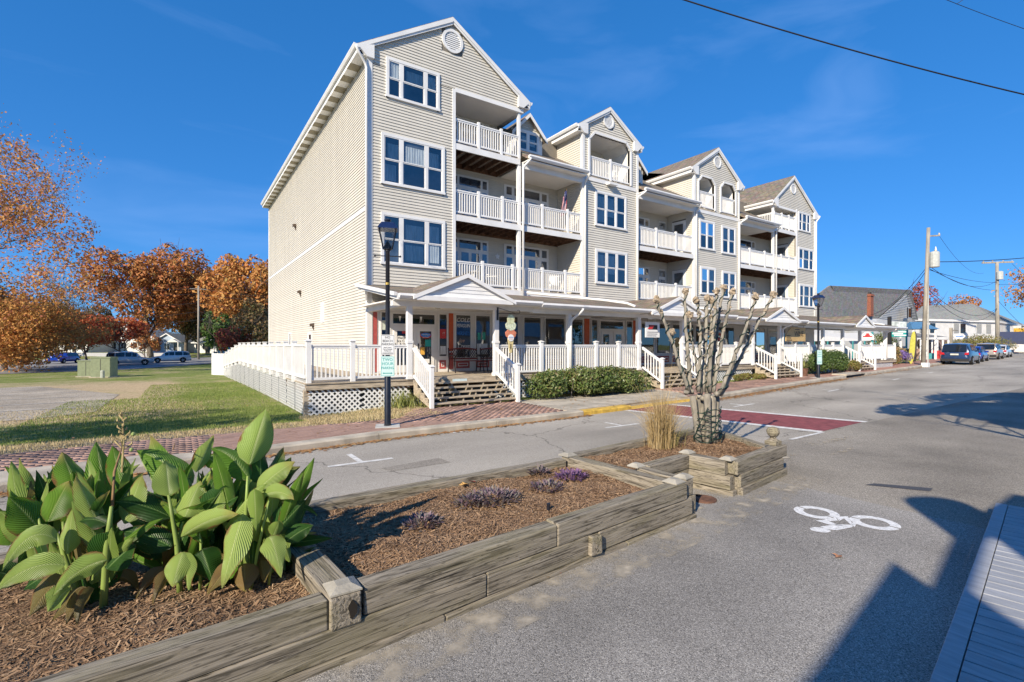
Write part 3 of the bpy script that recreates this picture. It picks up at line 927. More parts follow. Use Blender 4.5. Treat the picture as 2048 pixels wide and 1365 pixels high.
# --- windows
def window(x0, x1, z0, z1, cols, y=0.0, curtain=(), parent=None, rail=True, trimw=0.105):
	w = MB()
	yo = y - 0.075
	for a, b_, c, d in ((x0, x0 + trimw, z0, z1), (x1 - trimw, x1, z0, z1)):
		w.box(a, b_, yo, y, c, d)
	w.box(x0 + trimw, x1 - trimw, yo, y, z1 - trimw, z1)
	w.box(x0 - 0.02, x1 + 0.02, yo - 0.02, y, z0, z0 + trimw * 0.8)
	tot = sum(cols)
	xi0, xi1 = x0 + trimw, x1 - trimw
	zi0, zi1 = z0 + trimw * 0.8, z1 - trimw
	mull = 0.11
	ww = (xi1 - xi0 - mull * (len(cols) - 1))
	xa = xi0
	lights = []
	for i, c in enumerate(cols):
		xb = xa + ww * c / tot
		if i: w.box(xa - mull, xa, yo + 0.012, y, zi0, zi1)
		zc = (zi0 + zi1) / 2
		f = 0.035
		for (za, zb, yy_) in ((zi0, zc, y - 0.035), (zc, zi1, y - 0.05)):
			w.box(xa, xa + f, yy_ - 0.012, yy_ + 0.01, za, zb)
			w.box(xb - f, xb, yy_ - 0.012, yy_ + 0.01, za, zb)
			w.box(xa + f, xb - f, yy_ - 0.012, yy_ + 0.01, za, za + f)
			w.box(xa + f, xb - f, yy_ - 0.012, yy_ + 0.01, zb - f, zb)
			lights.append((xa + f, xb - f, za + f, zb - f, yy_))
		xa = xb + mull
	wo_ = part('window', w, trim, parent)
	for i, (a, b_, c, d, yy_) in enumerate(lights):
		MB().quad((a, yy_, c), (b_, yy_, c), (b_, yy_, d), (a, yy_, d)).build('pane', glass, wo_)
	MB().quad((xi0, y - 0.004, zi0), (xi1, y - 0.004, zi0), (xi1, y - 0.004, zi1), (xi0, y - 0.004, zi1)).build('dim_room', dark_in, wo_)
	for (a, b_, c, d) in curtain:
		xa_, xb_ = xi0 + (xi1 - xi0) * a, xi0 + (xi1 - xi0) * b_
		za_, zb_ = zi0 + (zi1 - zi0) * c, zi0 + (zi1 - zi0) * d
		m = MB()
		n = max(4, int((xb_ - xa_) / 0.05))
		for i in range(n):
			t0, t1 = xa_ + (xb_ - xa_) * i / n, xa_ + (xb_ - xa_) * (i + 1) / n
			y0, y1 = y - 0.008 - 0.012 * (i % 2), y - 0.008 - 0.012 * ((i + 1) % 2)
			m.quad((t0, y0, za_), (t1, y1, za_), (t1, y1, zb_), (t0, y0, zb_))
		m.build('blind', curtain_m, wo_)
	return wo_
def hole(x0, x1, z0, z1): return (x0 + 0.03, x1 - 0.03, z0 + 0.03, z1 - 0.03)

# --- gable roofs
def gable_roof(xl, xp, xr, zl, zp, zr, y0, y1, th=0.13, gutter=True, name='roof'):
	m = MB()
	for (xa, za, xb, zb) in ((xl, zl, xp, zp), (xp, zp, xr, zr)):
		m.prism([(xa, y0, za), (xb, y0, zb), (xb, y0, zb - th), (xa, y0, za - th)], (0, y1 - y0, 0))
	r = part(name, m, shingle)
	rk = MB()
	d = 0.17
	for (xa, za, xb, zb) in ((xl, zl, xp, zp), (xp, zp, xr, zr)):
		for yb_, dd, o_ in ((y0 - 0.02, d, -0.045), (y0 + 0.012, d + 0.09, -0.06)):
			rk.prism([(xa, yb_, za + o_ + .02), (xb, yb_, zb + o_ + .02), (xb, yb_, zb + o_ - dd), (xa, yb_, za + o_ - dd * .75)], (0, 0.03, 0))
	# soffit under the rakes and eaves
	rk.box(xl + 0.02, xl + 0.4, y0 + 0.04, y1, zl - 0.32, zl - 0.30)
	rk.box(xr - 0.4, xr - 0.02, y0 + 0.04, y1, zr - 0.32, zr - 0.30)
	rk.box(xl + 0.0, xl + 0.02, y0 + 0.04, y1, zl - 0.32, zl - 0.14)
	rk.box(xr - 0.02, xr, y0 + 0.04, y1, zr - 0.32, zr - 0.14)
	# eave returns
	rk.prism([(xl, y0 - 0.022, zl - 0.02), (xl + 0.62, y0 - 0.022, zl + (zp - zl) / (xp - xl) * 0.62 - 0.25), (xl + 0.62, y0 - 0.022, zl - 0.36), (xl + 0.36, y0 - 0.022, zl - 0.36)], (0, 0.12, 0))
	rk.prism([(xr, y0 - 0.022, zr - 0.02), (xr - 0.62, y0 - 0.022, zr + (zp - zr) / (xr - xp) * 0.62 - 0.25), (xr - 0.62, y0 - 0.022, zr - 0.36), (xr - 0.36, y0 - 0.022, zr - 0.36)], (0, 0.12, 0))
	part('rake_trim', rk, trim, r)
	g_ = MB()
	for x_, s_ in ((xl, -1), (xr, 1)):
		z_ = zl if s_ < 0 else zr
		g_.prism([(x_, y0 + 0.0, z_ - 0.02), (x_ + s_ * 0.12, y0 + 0.0, z_ - 0.0), (x_ + s_ * 0.13, y0, z_ - 0.05), (x_ + s_ * 0.08, y0, z_ - 0.14), (x_, y0, z_ - 0.14)], (0, y1 - y0, 0))
	part('gutter', g_, white, r)
	return r
def vent(x, z, r=0.5, y=0.0):
	m = MB()
	n = 32
	for i in range(n):
		a, b_ = 2 * math.pi * i / n, 2 * math.pi * (i + 1) / n
		m.prism([(x + r0 * math.cos(t), y - 0.07, z + r0 * math.sin(t)) for r0, t in ((r * .76, a), (r, a), (r, b_), (r * .76, b_))], (0, 0.065, 0))
	v = part('round_vent', m, trim)
	k = 9
	for i in range(k):
		zz_ = z - r * .76 + (i + .5) * 2 * r * .76 / k
		h = math.sqrt(max(0.0, (r * .78) ** 2 - (zz_ - z) ** 2))
		MB().prism([(x - h, y - 0.05, zz_ - 0.045), (x - h, y - 0.01, zz_ + 0.045), (x - h, y - 0.006, zz_ + 0.03), (x - h, y - 0.046, zz_ - 0.06)], (2 * h, 0, 0)).build('louver', trim, v)
	return v

# --- railings: the first 300 balusters are parts, the rest one mass
BAL_LEFT = [300]
bal_mass = MB()
_bal_mesh = {}
def bal_mesh(h):
	k = round(h, 2)
	if k not in _bal_mesh:
		m = MB().box(-0.019, 0.019, -0.019, 0.019, 0, h)
		me = bpy.data.meshes.new('baluster')
		me.from_pydata(m.v, [], m.f)
		me.materials.append(white)
		_bal_mesh[k] = me
	return _bal_mesh[k]
def railing(p, q, z, posts=(0, 1), h=1.0, gap=0.112, parent=None, zq=None, postw=0.105, capped=True, single=True, foot=0.0):
	"""rail from p to q (x, y) over a floor at z (zq at the far end)"""
	p, q = Vector((p[0], p[1], 0)), Vector((q[0], q[1], 0))
	zq = z if zq is None else zq
	L_ = (q - p).length
	d = (q - p) / L_
	Z = lambda t: z + (zq - z) * t
	m = MB()
	P = lambda t, dz: p + (q - p) * t + Vector((0, 0, Z(t) + dz))
	m.bar(P(0, h - 0.02), P(1, h - 0.02), 0.085, 0.05)
	m.bar(P(0, h - 0.075), P(1, h - 0.075), 0.045, 0.06)
	m.bar(P(0, 0.11), P(1, 0.11), 0.05, 0.07)
	r = part('railing', m, white, parent)
	for t in posts:
		b = P(t, 0)
		pm = MB()
		w = postw / 2
		pm.box(b.x - w, b.x + w, b.y - w, b.y + w, Z(t) - 0.05 - foot, Z(t) + h + 0.1)
		if capped:
			w2 = w + 0.025
			pm.box(b.x - w2, b.x + w2, b.y - w2, b.y + w2, Z(t) + h + 0.1, Z(t) + h + 0.125)
			pm.add([(b.x - w2, b.y - w2, Z(t) + h + .125), (b.x + w2, b.y - w2, Z(t) + h + .125), (b.x + w2, b.y + w2, Z(t) + h + .125), (b.x - w2, b.y + w2, Z(t) + h + .125), (b.x, b.y, Z(t) + h + .165)],
                   [(0, 1, 4), (1, 2, 4), (2, 3, 4), (3, 0, 4)])
		pm.build('post', white, r)
	n = int(L_ / gap)
	for i in range(1, n):
		t = i / n
		if any(abs(t - tp) * L_ < postw / 2 + 0.02 for tp in posts): continue
		b = P(t, 0.13)
		hh = h - 0.2
		if single and BAL_LEFT[0] > 0:
			BAL_LEFT[0] -= 1
			link('baluster', bal_mesh(hh), r, True, b)
		else:
			bal_mass.box(b.x - .019, b.x + .019, b.y - .019, b.y + .019, b.z, b.z + hh)
	return r

# ------------------------------------------------------------------ walls of the bays
DEP = 23.8
rk1 = lambda x: 14.98 - 0.617 * abs(x - 3.39)
# bay 1: backing walls
m = MB()
m.prism([(0.0, 0.0, 4.01), (3.5, 0.0, 4.01), (3.5, 0.0, 12.28), (6.75, 0.0, 12.28), (6.75, 0, rk1(6.75)), (3.39, 0, rk1(3.39)), (0, 0, rk1(0))], (0, 0.18, 0))
part('front_wall', m, wall_m)
part('side_wall', MB().box(0.0, 0.16, 0.185, DEP, -0.6, 12.6), wall_m)
part('inner_wall', MB().box(3.32, 3.5, 0.181, 1.9, L1, 12.28), wall_m)
# back wall behind the balconies and the shopfronts' wall
part('balcony_wall', MB().box(3.5, 10.4, 1.9, 2.1, 4.0, 12.3), wall_m)
part('balcony_wall', MB().box(14.25, 19.0, 1.9, 2.1, 4.0, 10.3), wall_m)
part('balcony_wall', MB().box(23.5, 30.56, 1.9, 2.1, 4.0, 12.0), wall_m)
part('back_wall', MB().box(0.18, 33.2, 13.8, 14.0, 0, 10.3).box(0.18, 6.75, DEP - .2, DEP, 0, 12.6).box(6.57, 6.75, 2.11, DEP - 0.21, 9.9, 12.7), wall_m)
part('end_wall', MB().box(33.06, 33.24, 0.2, 13.79, 0, 11.6), wall_m)
part('shop_wall', MB().box(0.0, 33.2, 0.0, 0.17, 0.93, 3.94), grey_trim)
# bays 2-4 fronts
def prism_wall(pts, t=0.18, y=0.0):
	return MB().prism([(x, y, z) for x, z in pts], (0, t, 0))
BAY = {2: (10.4, 14.25, 10.03, 12.15, 14.48, 12.52, 13.88, 12.42), 3: (19.0, 23.5, 18.63, 21.2, 23.86, 12.2, 13.87, 12.02), 4: (27.64, 33.24, 27.35, 30.1, 33.6, 11.72, 13.87, 11.58)}
def rake(b):
	xl, xp, xr, zl, zp, zr = BAY[b][2:]
	return lambda x: (zl + (zp - zl) * (x - xl) / (xp - xl) if x < xp else zr + (zp - zr) * (xr - x) / (xr - xp)) - 0.14
def lo_of(b, x0):
	xl, xp, xr, zl, zp, zr = BAY[b][2:]
	def f(z):
		t = z + 0.14
		return max(x0, xl + (t - zl) * (xp - xl) / (zp - zl)) if t > zl else x0
	return f
def hi_of(b, x1):
	xl, xp, xr, zl, zp, zr = BAY[b][2:]
	def f(z):
		t = z + 0.14
		return min(x1, xr - (t - zr) * (xr - xp) / (zp - zr)) if t > zr else x1
	return f

# ---- side wall siding first (largest boards), with its openings
SIDE_OPEN = [(-9.9, -9.0, 0.93, 2.62), (-15.4, -14.7, 0.93, 2.75), (-7.0, -6.45, 3.05, 4.0)]
siding(Sp(0.0), SN, lambda z: -DEP, lambda z: -0.16, 0.0, 12.56, holes=SIDE_OPEN + [(-DEP - 1, 1, 6.93, 7.10)])
part('band_trim', MB().box(-0.035, 0.0, 0.0, DEP, 6.93, 7.10), trim)
# corner boards
part('corner_board', MB().box(-0.04, 0.16, -0.04, 0.0, 0.93, 12.62).box(-0.04, 0.0, 0.0, 0.13, 0.93, 12.62), trim)
part('corner_board', MB().box(-0.04, 0.0, DEP - 0.14, DEP + 0.04, 0, 12.56), trim)
# soffit strips under the long eave
sv_m = mat('soffit_vent_strip', (0.30, 0.27, 0.20), rough=0.8)
for i in range(1, 48, 2): part('soffit_vent', MB().box(-0.43, -0.01, 0.2 + i * 0.49, 0.2 + i * 0.49 + 0.47, 12.436, 12.446), sv_m)
# side wall door, window, louvre and lamps
def side_unit(y0, y1, z0, z1, panes):
	m = MB()
	for a, b_, c, d in ((y0, y0 + .09, z0, z1), (y1 - .09, y1, z0, z1), (y0 + .09, y1 - .09, z1 - .09, z1), (y0 + .09, y1 - .09, z0, z0 + .07)):
		m.box(-0.06, 0.0, a, b_, c, d)
	for (a, b_, c, d) in panes[1:]:
		pass
	o = part('window', m, trim)
	for (a, b_, c, d) in panes:
		MB().quad((-0.03, a, c), (-0.03, b_, c), (-0.03, b_, d), (-0.03, a, d)).build('pane', glass, o)
	MB().quad((-0.004, y0, z0), (-0.004, y1, z0), (-0.004, y1, z1), (-0.004, y0, z1)).build('dim_room', mat('blue_grey_interior', (0.12, 0.15, 0.2), rough=.8), o)
	return o
side_unit(9.0, 9.9, 0.95, 2.62, [(9.09, 9.81, 1.05, 2.53)])
side_unit(14.7, 15.4, 0.95, 2.75, [(14.8, 15.3, 1.0, 2.2), (14.8, 15.3, 2.3, 2.65)])
m = MB().box(-0.05, 0, 6.45, 7.0, 3.05, 4.0)
lv = part('louvred_vent', m, trim)
for i in range(7): MB().box(-0.07, -0.051, 6.5, 6.95, 3.12 + .12 * i, 3.17 + .12 * i).build('louver', trim, lv)
for yy_, zz_ in ((13.2, 8.9), (11.8, 4.9), (8.6, 2.95)):
	m = MB()
	m.prism([(0, yy_ - .1, zz_ + .16), (-0.2, yy_ - .1, zz_ + .12), (-0.2, yy_ - .1, zz_ - .02), (0, yy_ - .1, zz_ + .02)], (0, 0.2, 0))
	m.prism([(0, yy_ - .05, zz_ + .02), (-0.12, yy_ - .05, zz_), (-0.03, yy_ - .05, zz_ - .22), (0, yy_ - .05, zz_ - .22)], (0, 0.1, 0))
	part('wall_lamp', m, mat('bronze_lamp', (0.10, 0.07, 0.05), rough=.5))

# ---- bay 1 front
W1 = [(0.67, 2.84, 11.2, 12.7), (0.49, 3.06, 7.95, 9.85), (0.48, 3.08, 4.98, 6.91)]
H1 = [hole(*w) for w in W1]
rlo = lambda z: max(0.16, 3.39 - (14.98 - z) / 0.617) if z > 12.7 else 0.16
rhi = lambda z: min(6.75, 3.39 + (14.98 - z) / 0.617)
siding(Fp(0.0), FN, rlo, lambda z: 3.42, 3.45, 12.28, holes=H1)
siding(Fp(0.0), FN, rlo, rhi, 12.3, 14.9, holes=H1[:1] + [(2.95, 3.89, 13.74, 14.64)])
part('corner_board', MB().box(3.42, 3.56, -0.045, 0.02, 3.9, 12.3), trim)
part('opening_trim', MB().box(3.56, 6.9, -0.045, 0.1, 12.2, 12.36), trim)
window(*W1[0], (0.25, 0.5, 0.25), curtain=[(0.04, 0.24, .5, 1), (0.36, 0.72, 0.5, 0.86), (0.8, 0.97, 0.52, 0.9)])
window(*W1[1], (0.28, 0.42, 0.28), curtain=[(0.06, 0.27, 0.5, 0.86), (0.36, 0.68, 0.5, 0.88), (0.74, 0.94, .5, .86), (0.0, 0.2, 0.05, 0.4)])
window(*W1[2], (0.28, 0.42, 0.28), curtain=[(0.36, 0.66, 0.5, 0.86), (0.36, 0.66, 0.08, 0.42), (0.74, 0.94, 0.08, 0.9)])
vent(3.42, 14.19, 0.47)
gable_roof(-0.42, 3.39, 7.21, 12.77, 15.12, 12.75, -0.13, DEP + 0.3)
# downspouts
def pipe(name, pts, w=0.085, m=white, parent=None):
	mb = MB()
	for a, b_ in zip(pts, pts[1:]): mb.bar(a, b_, w, w * 0.75)
	return part(name, mb, m, parent)
def curvy(p0, p1, n=8):
	p0, p1 = Vector(p0), Vector(p1)
	out = []
	for i in range(n + 1):
		t = i / n
		e = t * t * (3 - 2 * t)
		out.append(Vector((p0.x + (p1.x - p0.x) * e, p0.y + (p1.y - p0.y) * e, p0.z + (p1.z - p0.z) * t)))
	return out
def downspout(p_top, p_turn, z_end, extra=()):
	pts = curvy(p_top, p_turn) + [Vector((p_turn[0], p_turn[1], z_end))] + [Vector(e) for e in extra]
	mb = MB()
	mb.tube(pts, 0.05, 8)
	return part('downspout', mb, white, smooth=True)
downspout((-0.48, -0.25, 12.62), (-0.08, -0.10, 12.0), 3.6)

# ---- balconies between bays
def deck_floor(x0, x1, z, y0=0.0, y1=1.9):
	m = MB()
	n = int((y1 - y0) / 0.145)
	for i in range(n):
		a = y0 + (y1 - y0) * i / n
		m.box(x0, x1, a, a + (y1 - y0) / n - 0.012, z - 0.035, z)
	f = part('balcony_floor', m, deck_wood)
	k = int((x1 - x0) / 0.42)
	for i in range(k + 1):
		xx_ = x0 + 0.04 + (x1 - x0 - 0.08) * i / k
		MB().box(xx_ - 0.02, xx_ + 0.02, y0 + 0.04, y1, z - 0.25, z - 0.036).build('joist', joist_m, f)
	MB().box(x0, x1, y1 - .05, y1 - 0.005, z - .27, z - .04).build('ledger', joist_m, f)
	part('fascia_board', MB().box(x0, x1, y0 - 0.03, y0 + 0.03, z - 0.27, z - 0.03), trim, f)
	return f
def door_unit(x0, x1, z0, z1, y=1.9, leaves=2, n=None):
	"""white door set with a transom row"""
	n = n or Vector((0, -1, 0))
	m = MB()
	m.box(x0, x1, y - 0.05, y, z0, z1)
	o = part('door', m, trim)
	zt = z1 - 0.52
	tw = (x1 - x0)
	for a, b_ in ((0.05, 0.16), (0.22, 0.78), (0.84, 0.95)):
		xa, xb = x0 + tw * a, x0 + tw * b_
		MB().quad((xa, y - 0.056, zt + .06), (xb, y - 0.056, zt + .06), (xb, y - 0.056, z1 - .1), (xa, y - 0.056, z1 - .1)).build('dim_room', dark_in, o)
		MB().quad((xa, y - 0.062, zt + .06), (xb, y - 0.062, zt + .06), (xb, y - 0.062, z1 - .1), (xa, y - 0.062, z1 - .1)).build('pane', glass, o)
	for a, b_ in ((0.05, 0.17), (0.27, 0.46), (0.54, 0.73), (0.83, 0.95)):
		xa, xb = x0 + tw * a, x0 + tw * b_
		MB().quad((xa, y - 0.056, z0 + .35), (xb, y - 0.056, z0 + .35), (xb, y - 0.056, zt - .12), (xa, y - 0.056, zt - .12)).build('dim_room', mat('curtained_room', (0.16, 0.19, 0.25), rough=.9, var=.4, scale=3) if 'curtained_room' not in MATS else MATS['curtained_room'], o)
		MB().quad((xa, y - 0.062, z0 + .35), (xb, y - 0.062, z0 + .35), (xb, y - 0.062, zt - .12), (xa, y - 0.062, zt - .12)).build('pane', glass, o)
	return o
for (x0, x1, ztop) in ((3.5, 10.4, None), (14.25, 19.0, None), (23.5, 30.56, None)):
	for z in (L2, L3):
		dz = 0.0 if x0 < 14 else (-0.05 if x0 < 20 else -0.16)
		deck_floor(x0, x1, z + dz)
deck_floor(3.5, 6.75, L4)
deck_floor(27.64, 30.56, L4 - 0.2)
# doors
for x0, x1 in ((4.3, 6.25), (7.12, 9.8)):
	door_unit(x0, x1, L2, L2 + 2.4); door_unit(x0, x1, L3, L3 + 2.35)
door_unit(4.3, 6.3, L4, 12.25)
for z in (L2, L3):
	door_unit(15.1, 17.35, z - .05, z + 2.15)
	door_unit(18.2, 18.75, z + 0.4, z + 2.15)
	door_unit(24.2, 25.3, z - .16, z + 2.1); door_unit(26.0, 28.6, z - .16, z + 2.1)
door_unit(27.9, 29.9, L4 - .2, 11.9)
# siding in the recesses (back walls, then the walls that face the sun)
bw = lambda a, b_: (lambda z: a, lambda z: b_)
siding(Fp(1.9), FN, *bw(3.5, 10.4), L2, 9.95, holes=[(4.35, 6.2, 0, 6.78), (7.17, 9.75, 0, 6.78), (4.35, 6.2, 7.0, 9.62), (7.17, 9.75, 7.0, 9.62)], single=False)
siding(Fp(1.9), FN, *bw(3.5, 6.75), 9.95, 12.3, holes=[(4.35, 6.25, 9, 12.22)], single=False)
siding(Fp(1.9), FN, *bw(14.25, 19.0), L2, 9.95, holes=[(15.15, 17.3, 0, 6.5), (15.15, 17.3, 7, 9.4), (18.25, 18.7, 4.8, 6.5), (18.25, 18.7, 7.7, 9.4)], single=False)
siding(Fp(1.9), FN, *bw(23.5, 30.56), L2 - .1, 9.85, holes=[(24.25, 25.25, 0, 6.5), (24.25, 25.25, 7, 9.4), (26.05, 28.55, 0, 6.5), (26.05, 28.55, 7, 9.4)], single=False)
siding(Fp(1.9), FN, *bw(27.64, 30.56), 9.9, 12.0, holes=[(27.95, 29.85, 9, 11.9)], single=False)
# bay cheeks that face -x inside the recesses, and above the low roofs
def cheek(b, x, ztop, yb=5.6, open_=()):
	part('cheek_wall', MB().box(x, x + 0.16, 0.181, 1.9, 4.0, 10.35), wall_m)
	siding(Sp(x), SN, lambda z: -1.9, lambda z: -0.1, L2 - .2, 10.0, single=(b == 2), holes=open_)
	# above the roof: the roof climbs 0.58 per metre from z 10.38 at y 0
	part('cheek_wall', MB().prism([(x, 0.181, 10.36), (x, yb, 10.38 + .58 * yb), (x, yb, ztop), (x, 0.181, ztop)], (0.16, 0, 0)), wall_m)
	siding(Sp(x), SN, lambda z: -min(yb, max(0.12, (z - 10.36) / .58)), lambda z: -0.1, 10.45, ztop - 0.02, single=(b == 2))
	part('corner_board', MB().box(x - 0.04, x + 0.12, -0.045, 0.0, 3.9, ztop).box(x - 0.04, x, 0, 0.1, 3.9, ztop), trim)
cheek(2, 10.4, 12.22)
sd_h = [(-1.5, -0.55, 0, 6.5), (-1.5, -0.55, 7.0, 9.35)]
cheek(3, 19.0, 11.9, open_=sd_h)
part('cheek_wall', MB().box(30.56, 30.72, 0.181, 1.9, 4.0, 11.7), wall_m)
siding(Sp(30.56), SN, lambda z: -1.9, lambda z: -0.1, L2 - .2, 11.65, single=False, holes=[(-1.5, -0.55, 0, 6.4), (-1.5, -0.55, 7.0, 9.25), (-1.5, -.55, 9.9, 11.4)])
part('corner_board', MB().box(30.52, 30.68, -0.045, 0.0, 3.9, 11.6), trim)
for x, zs in ((19.0, (L2 - .05, L3 - .05)), (30.56, (L2 - .16, L3 - .16, L4 - .2))):
	for z in zs:
		m = MB().box(x - 0.05, x, 0.55, 1.5, z, z + 2.08)
		o = part('door', m, trim)
		MB().quad((x - .056, .72, z + .3), (x - .056, 1.33, z + .3), (x - .056, 1.33, z + 1.9), (x - .056, .72, z + 1.9)).build('dim_room', MATS['curtained_room'], o)
		MB().quad((x - .062, .72, z + .3), (x - .062, 1.33, z + .3), (x - .062, 1.33, z + 1.9), (x - .062, .72, z + 1.9)).build('pane', glass, o)

# ---- bay 2 with the eight-sided opening
def oct_front(b, opens, y=0.0):
	x0, x1 = BAY[b][0], BAY[b][1]
	rk = rake(b)
	xp = BAY[b][3]
	zb = min(o[2] for o in opens)
	parts_ = MB()
	# below the openings
	parts_.prism([(x0, y, 3.95), (x1, y, 3.95), (x1, y, zb), (x0, y, zb)], (0, 0.18, 0))
	xa = x0
	for (a, b_, z0, z1, c) in opens:
		parts_.prism([(xa, y, zb), (a, y, zb), (a, y, z1 - c), (a + c, y, z1), (xa, y, z1)], (0, 0.18, 0))
		xa = b_
	parts_.prism([(xa, y, zb), (x1, y, zb), (x1, y, opens[-1][3]), (xa, y, opens[-1][3])], (0, 0.18, 0))
	for i, (a, b_, z0, z1, c) in enumerate(opens):
		parts_.prism([(b_, y, z1 - c), (b_, y, z1), (b_ - c, y, z1)], (0, 0.18, 0))
		if i == 0: parts_.prism([(a, y, z1 - c), (a + c, y, z1), (a, y, z1)], (0, 0.18, 0))
		if i == 1: parts_.prism([(a, y, z1 - c), (a + c, y, z1), (a, y, z1)], (0, 0.18, 0))
	zt = max(o[3] for o in opens)
	parts_.prism([(x0, y, zt), (x1, y, zt), (x1, y, rk(x1)), (xp, y, rk(xp)), (x0, y, rk(x0))], (0, 0.18, 0))
	part('front_wall', parts_, wall_m)
	# trim round each opening, white room behind
	for (a, b_, z0, z1, c) in opens:
		t = MB()
		w = 0.11
		path_ = [(a, z0), (a, z1 - c), (a + c, z1), (b_ - c, z1), (b_, z1 - c), (b_, z0)]
		for (p, q) in zip(path_, path_[1:]):
			t.bar((p[0], y - 0.035, p[1]), (q[0], y - 0.035, q[1]), w, 0.07, up=(0, 1, 0))
		part('opening_trim', t, trim)
		r_ = MB()
		d = 1.75
		for (p, q) in zip(path_, path_[1:]):
			r_.quad((p[0], y + 0.0, p[1]), (q[0], y + 0.0, q[1]), (q[0], y + d, q[1]), (p[0], y + d, p[1]))
		part('alcove', r_, ceil_m, fixn=False)
		MB().quad((a, y + d, z0), (b_, y + d, z0), (b_, y + d, z1), (a, y + d, z1)).build('alcove_back', siding_m, B)
		part('balcony_floor', MB().box(a, b_, y - 0.02, y + d, z0 - 0.1, z0 - 0.002), deck_wood)
Z4 = 10.22
oct2 = [(10.80, 13.72, Z4, 12.38, 0.36)]
oct_front(2, oct2)
door_unit(11.0, 12.6, Z4, 12.0, y=1.74)
oct3 = [(19.35, 20.98, 10.02, 11.9, 0.36), (21.52, 23.12, 10.02, 11.9, 0.36)]
oct_front(3, oct3)
W2 = [(11.19, 13.36, 7.84, 9.59), (11.22, 13.42, 5.0, 6.71)]
W3 = [(19.43, 20.9, 7.6, 9.32), (21.62, 23.06, 7.55, 9.25), (19.53, 21.0, 4.95, 6.58), (21.66, 23.12, 4.85, 6.5)]
W4 = [(30.8, 32.5, 10.12, 11.5), (30.8, 33.0, 7.4, 8.95), (30.9, 33.02, 4.7, 6.34)]
siding(Fp(0.0), FN, lo_of(2, 10.52), hi_of(2, 14.17), 4.0, 13.7, holes=[hole(*w) for w in W2] + [(o[0], o[1], o[2] - .06, o[3] - o[4]) for o in oct2] + [(o[0] + .18, o[1] - .18, o[3] - o[4] - .01, o[3]) for o in oct2] + [(12.15 - .3, 12.15 + .3, 12.85, 13.5)])
siding(Fp(0.0), FN, lo_of(3, 19.12), hi_of(3, 23.42), 4.0, 13.7, holes=[hole(*w) for w in W3] + [(o[0], o[1], o[2] - .06, o[3] - o[4]) for o in oct3] + [(o[0] + .18, o[1] - .18, o[3] - o[4] - .01, o[3]) for o in oct3], single=False)
m = MB()
rk = rake(4)
m.prism([(30.56, 0, 3.95), (33.24, 0, 3.95), (33.24, 0, 11.4), (30.56, 0, 11.4)], (0, .18, 0))
m.prism([(27.64, 0, 11.4), (33.24, 0, 11.4), (33.24, 0, rk(33.24)), (30.1, 0, rk(30.1)), (27.64, 0, rk(27.64))], (0, .18, 0))
part('front_wall', m, wall_m)
siding(Fp(0.0), FN, lambda z: 30.68, lambda z: 33.16, 3.9, 11.4, holes=[hole(*w) for w in W4], single=False)
siding(Fp(0.0), FN, lo_of(4, 27.7), hi_of(4, 33.16), 11.5, 13.7, holes=[hole(*W4[0])], single=False)
part('opening_trim', MB().box(27.6, 30.6, -0.04, 0.1, 11.35, 11.5), trim)
for x in (14.25, 23.5, 33.24):
	part('corner_board', MB().box(x - 0.1, x + 0.04, -0.045, 0.0, 3.9, {14.25: 12.2, 23.5: 11.8, 33.24: 11.4}[x]), trim)
for w in W2: window(*w, (1, 1, 1), curtain=[(0.04, 0.3, 0.1, 0.9), (0.36, 0.62, 0.3, 0.9)])
for w in W3: window(*w, (1, 1), curtain=[(0.05, 0.45, 0.5, 0.95), (0.6, 0.95, 0.5, 0.95)])
for w in W4: window(*w, (0.28, 0.42, 0.28), curtain=[(0.35, 0.6, 0.1, 0.9)])
for b in (2, 3, 4):
	xl, xp, xr, zl, zp, zr = BAY[b][2:]
	gable_roof(xl, xp, xr, zl, zp, zr, -0.13, 6.2)
vent(12.12, 13.16, 0.36); vent(21.2, 13.0, 0.36); vent(30.1, 12.95, 0.36)
# white belt under the eight-sided openings
part('belt_trim', MB().box(10.55, 14.1, -0.05, -0.002, 9.98, 10.16), trim)
part('belt_trim', MB().box(19.15, 23.4, -0.05, -0.002, 9.72, 9.9), trim)
part('wall_lamp', MB().box(11.95, 12.5, -0.3, -0.05, 9.95, 10.06), trim)

# ---- low main roof between bays with eaves, beams and ceilings
def main_roof(x0, x1, dz=0.0):
	m = MB()
	m.prism([(x0, -0.42, 10.22 + dz), (x0, 6.2, 14.06 + dz), (x0, 6.2, 13.92 + dz), (x0, -0.42, 10.08 + dz)], (x1 - x0, 0, 0))
	m.prism([(x0, 6.2, 14.06 + dz), (x0, 14.2, 10.2 + dz), (x0, 14.2, 10.08 + dz), (x0, 6.2, 13.92 + dz)], (x1 - x0, 0, 0))
	r = part('roof', m, shingle)
	part('beam', MB().box(x0, x1, -0.03, 0.14, 9.78 + dz, 10.07 + dz), trim, r)
	part('ceiling', MB().box(x0, x1, 0.14, 1.9, 9.9 + dz, 9.95 + dz), ceil_m, r)
	part('soffit', MB().box(x0, x1, -0.42, -0.03, 10.02 + dz, 10.06 + dz), ceil_m, r)
	g_ = MB().prism([(x0, -0.42, 10.23 + dz), (x0, -0.55, 10.24 + dz), (x0, -0.56, 10.18 + dz), (x0, -0.5, 10.1 + dz), (x0, -0.42, 10.1 + dz)], (x1 - x0, 0, 0))
	part('gutter', g_, white, r)
main_roof(6.9, 10.36)
main_roof(14.29, 18.96, -0.1)
main_roof(23.54, 27.6, -0.2)
part('ceiling', MB().box(3.5, 6.75, 0.1, 1.9, 12.28, 12.34), ceil_m)
part('ceiling', MB().box(27.64, 30.56, 0.1, 1.9, 11.42, 11.47), ceil_m)
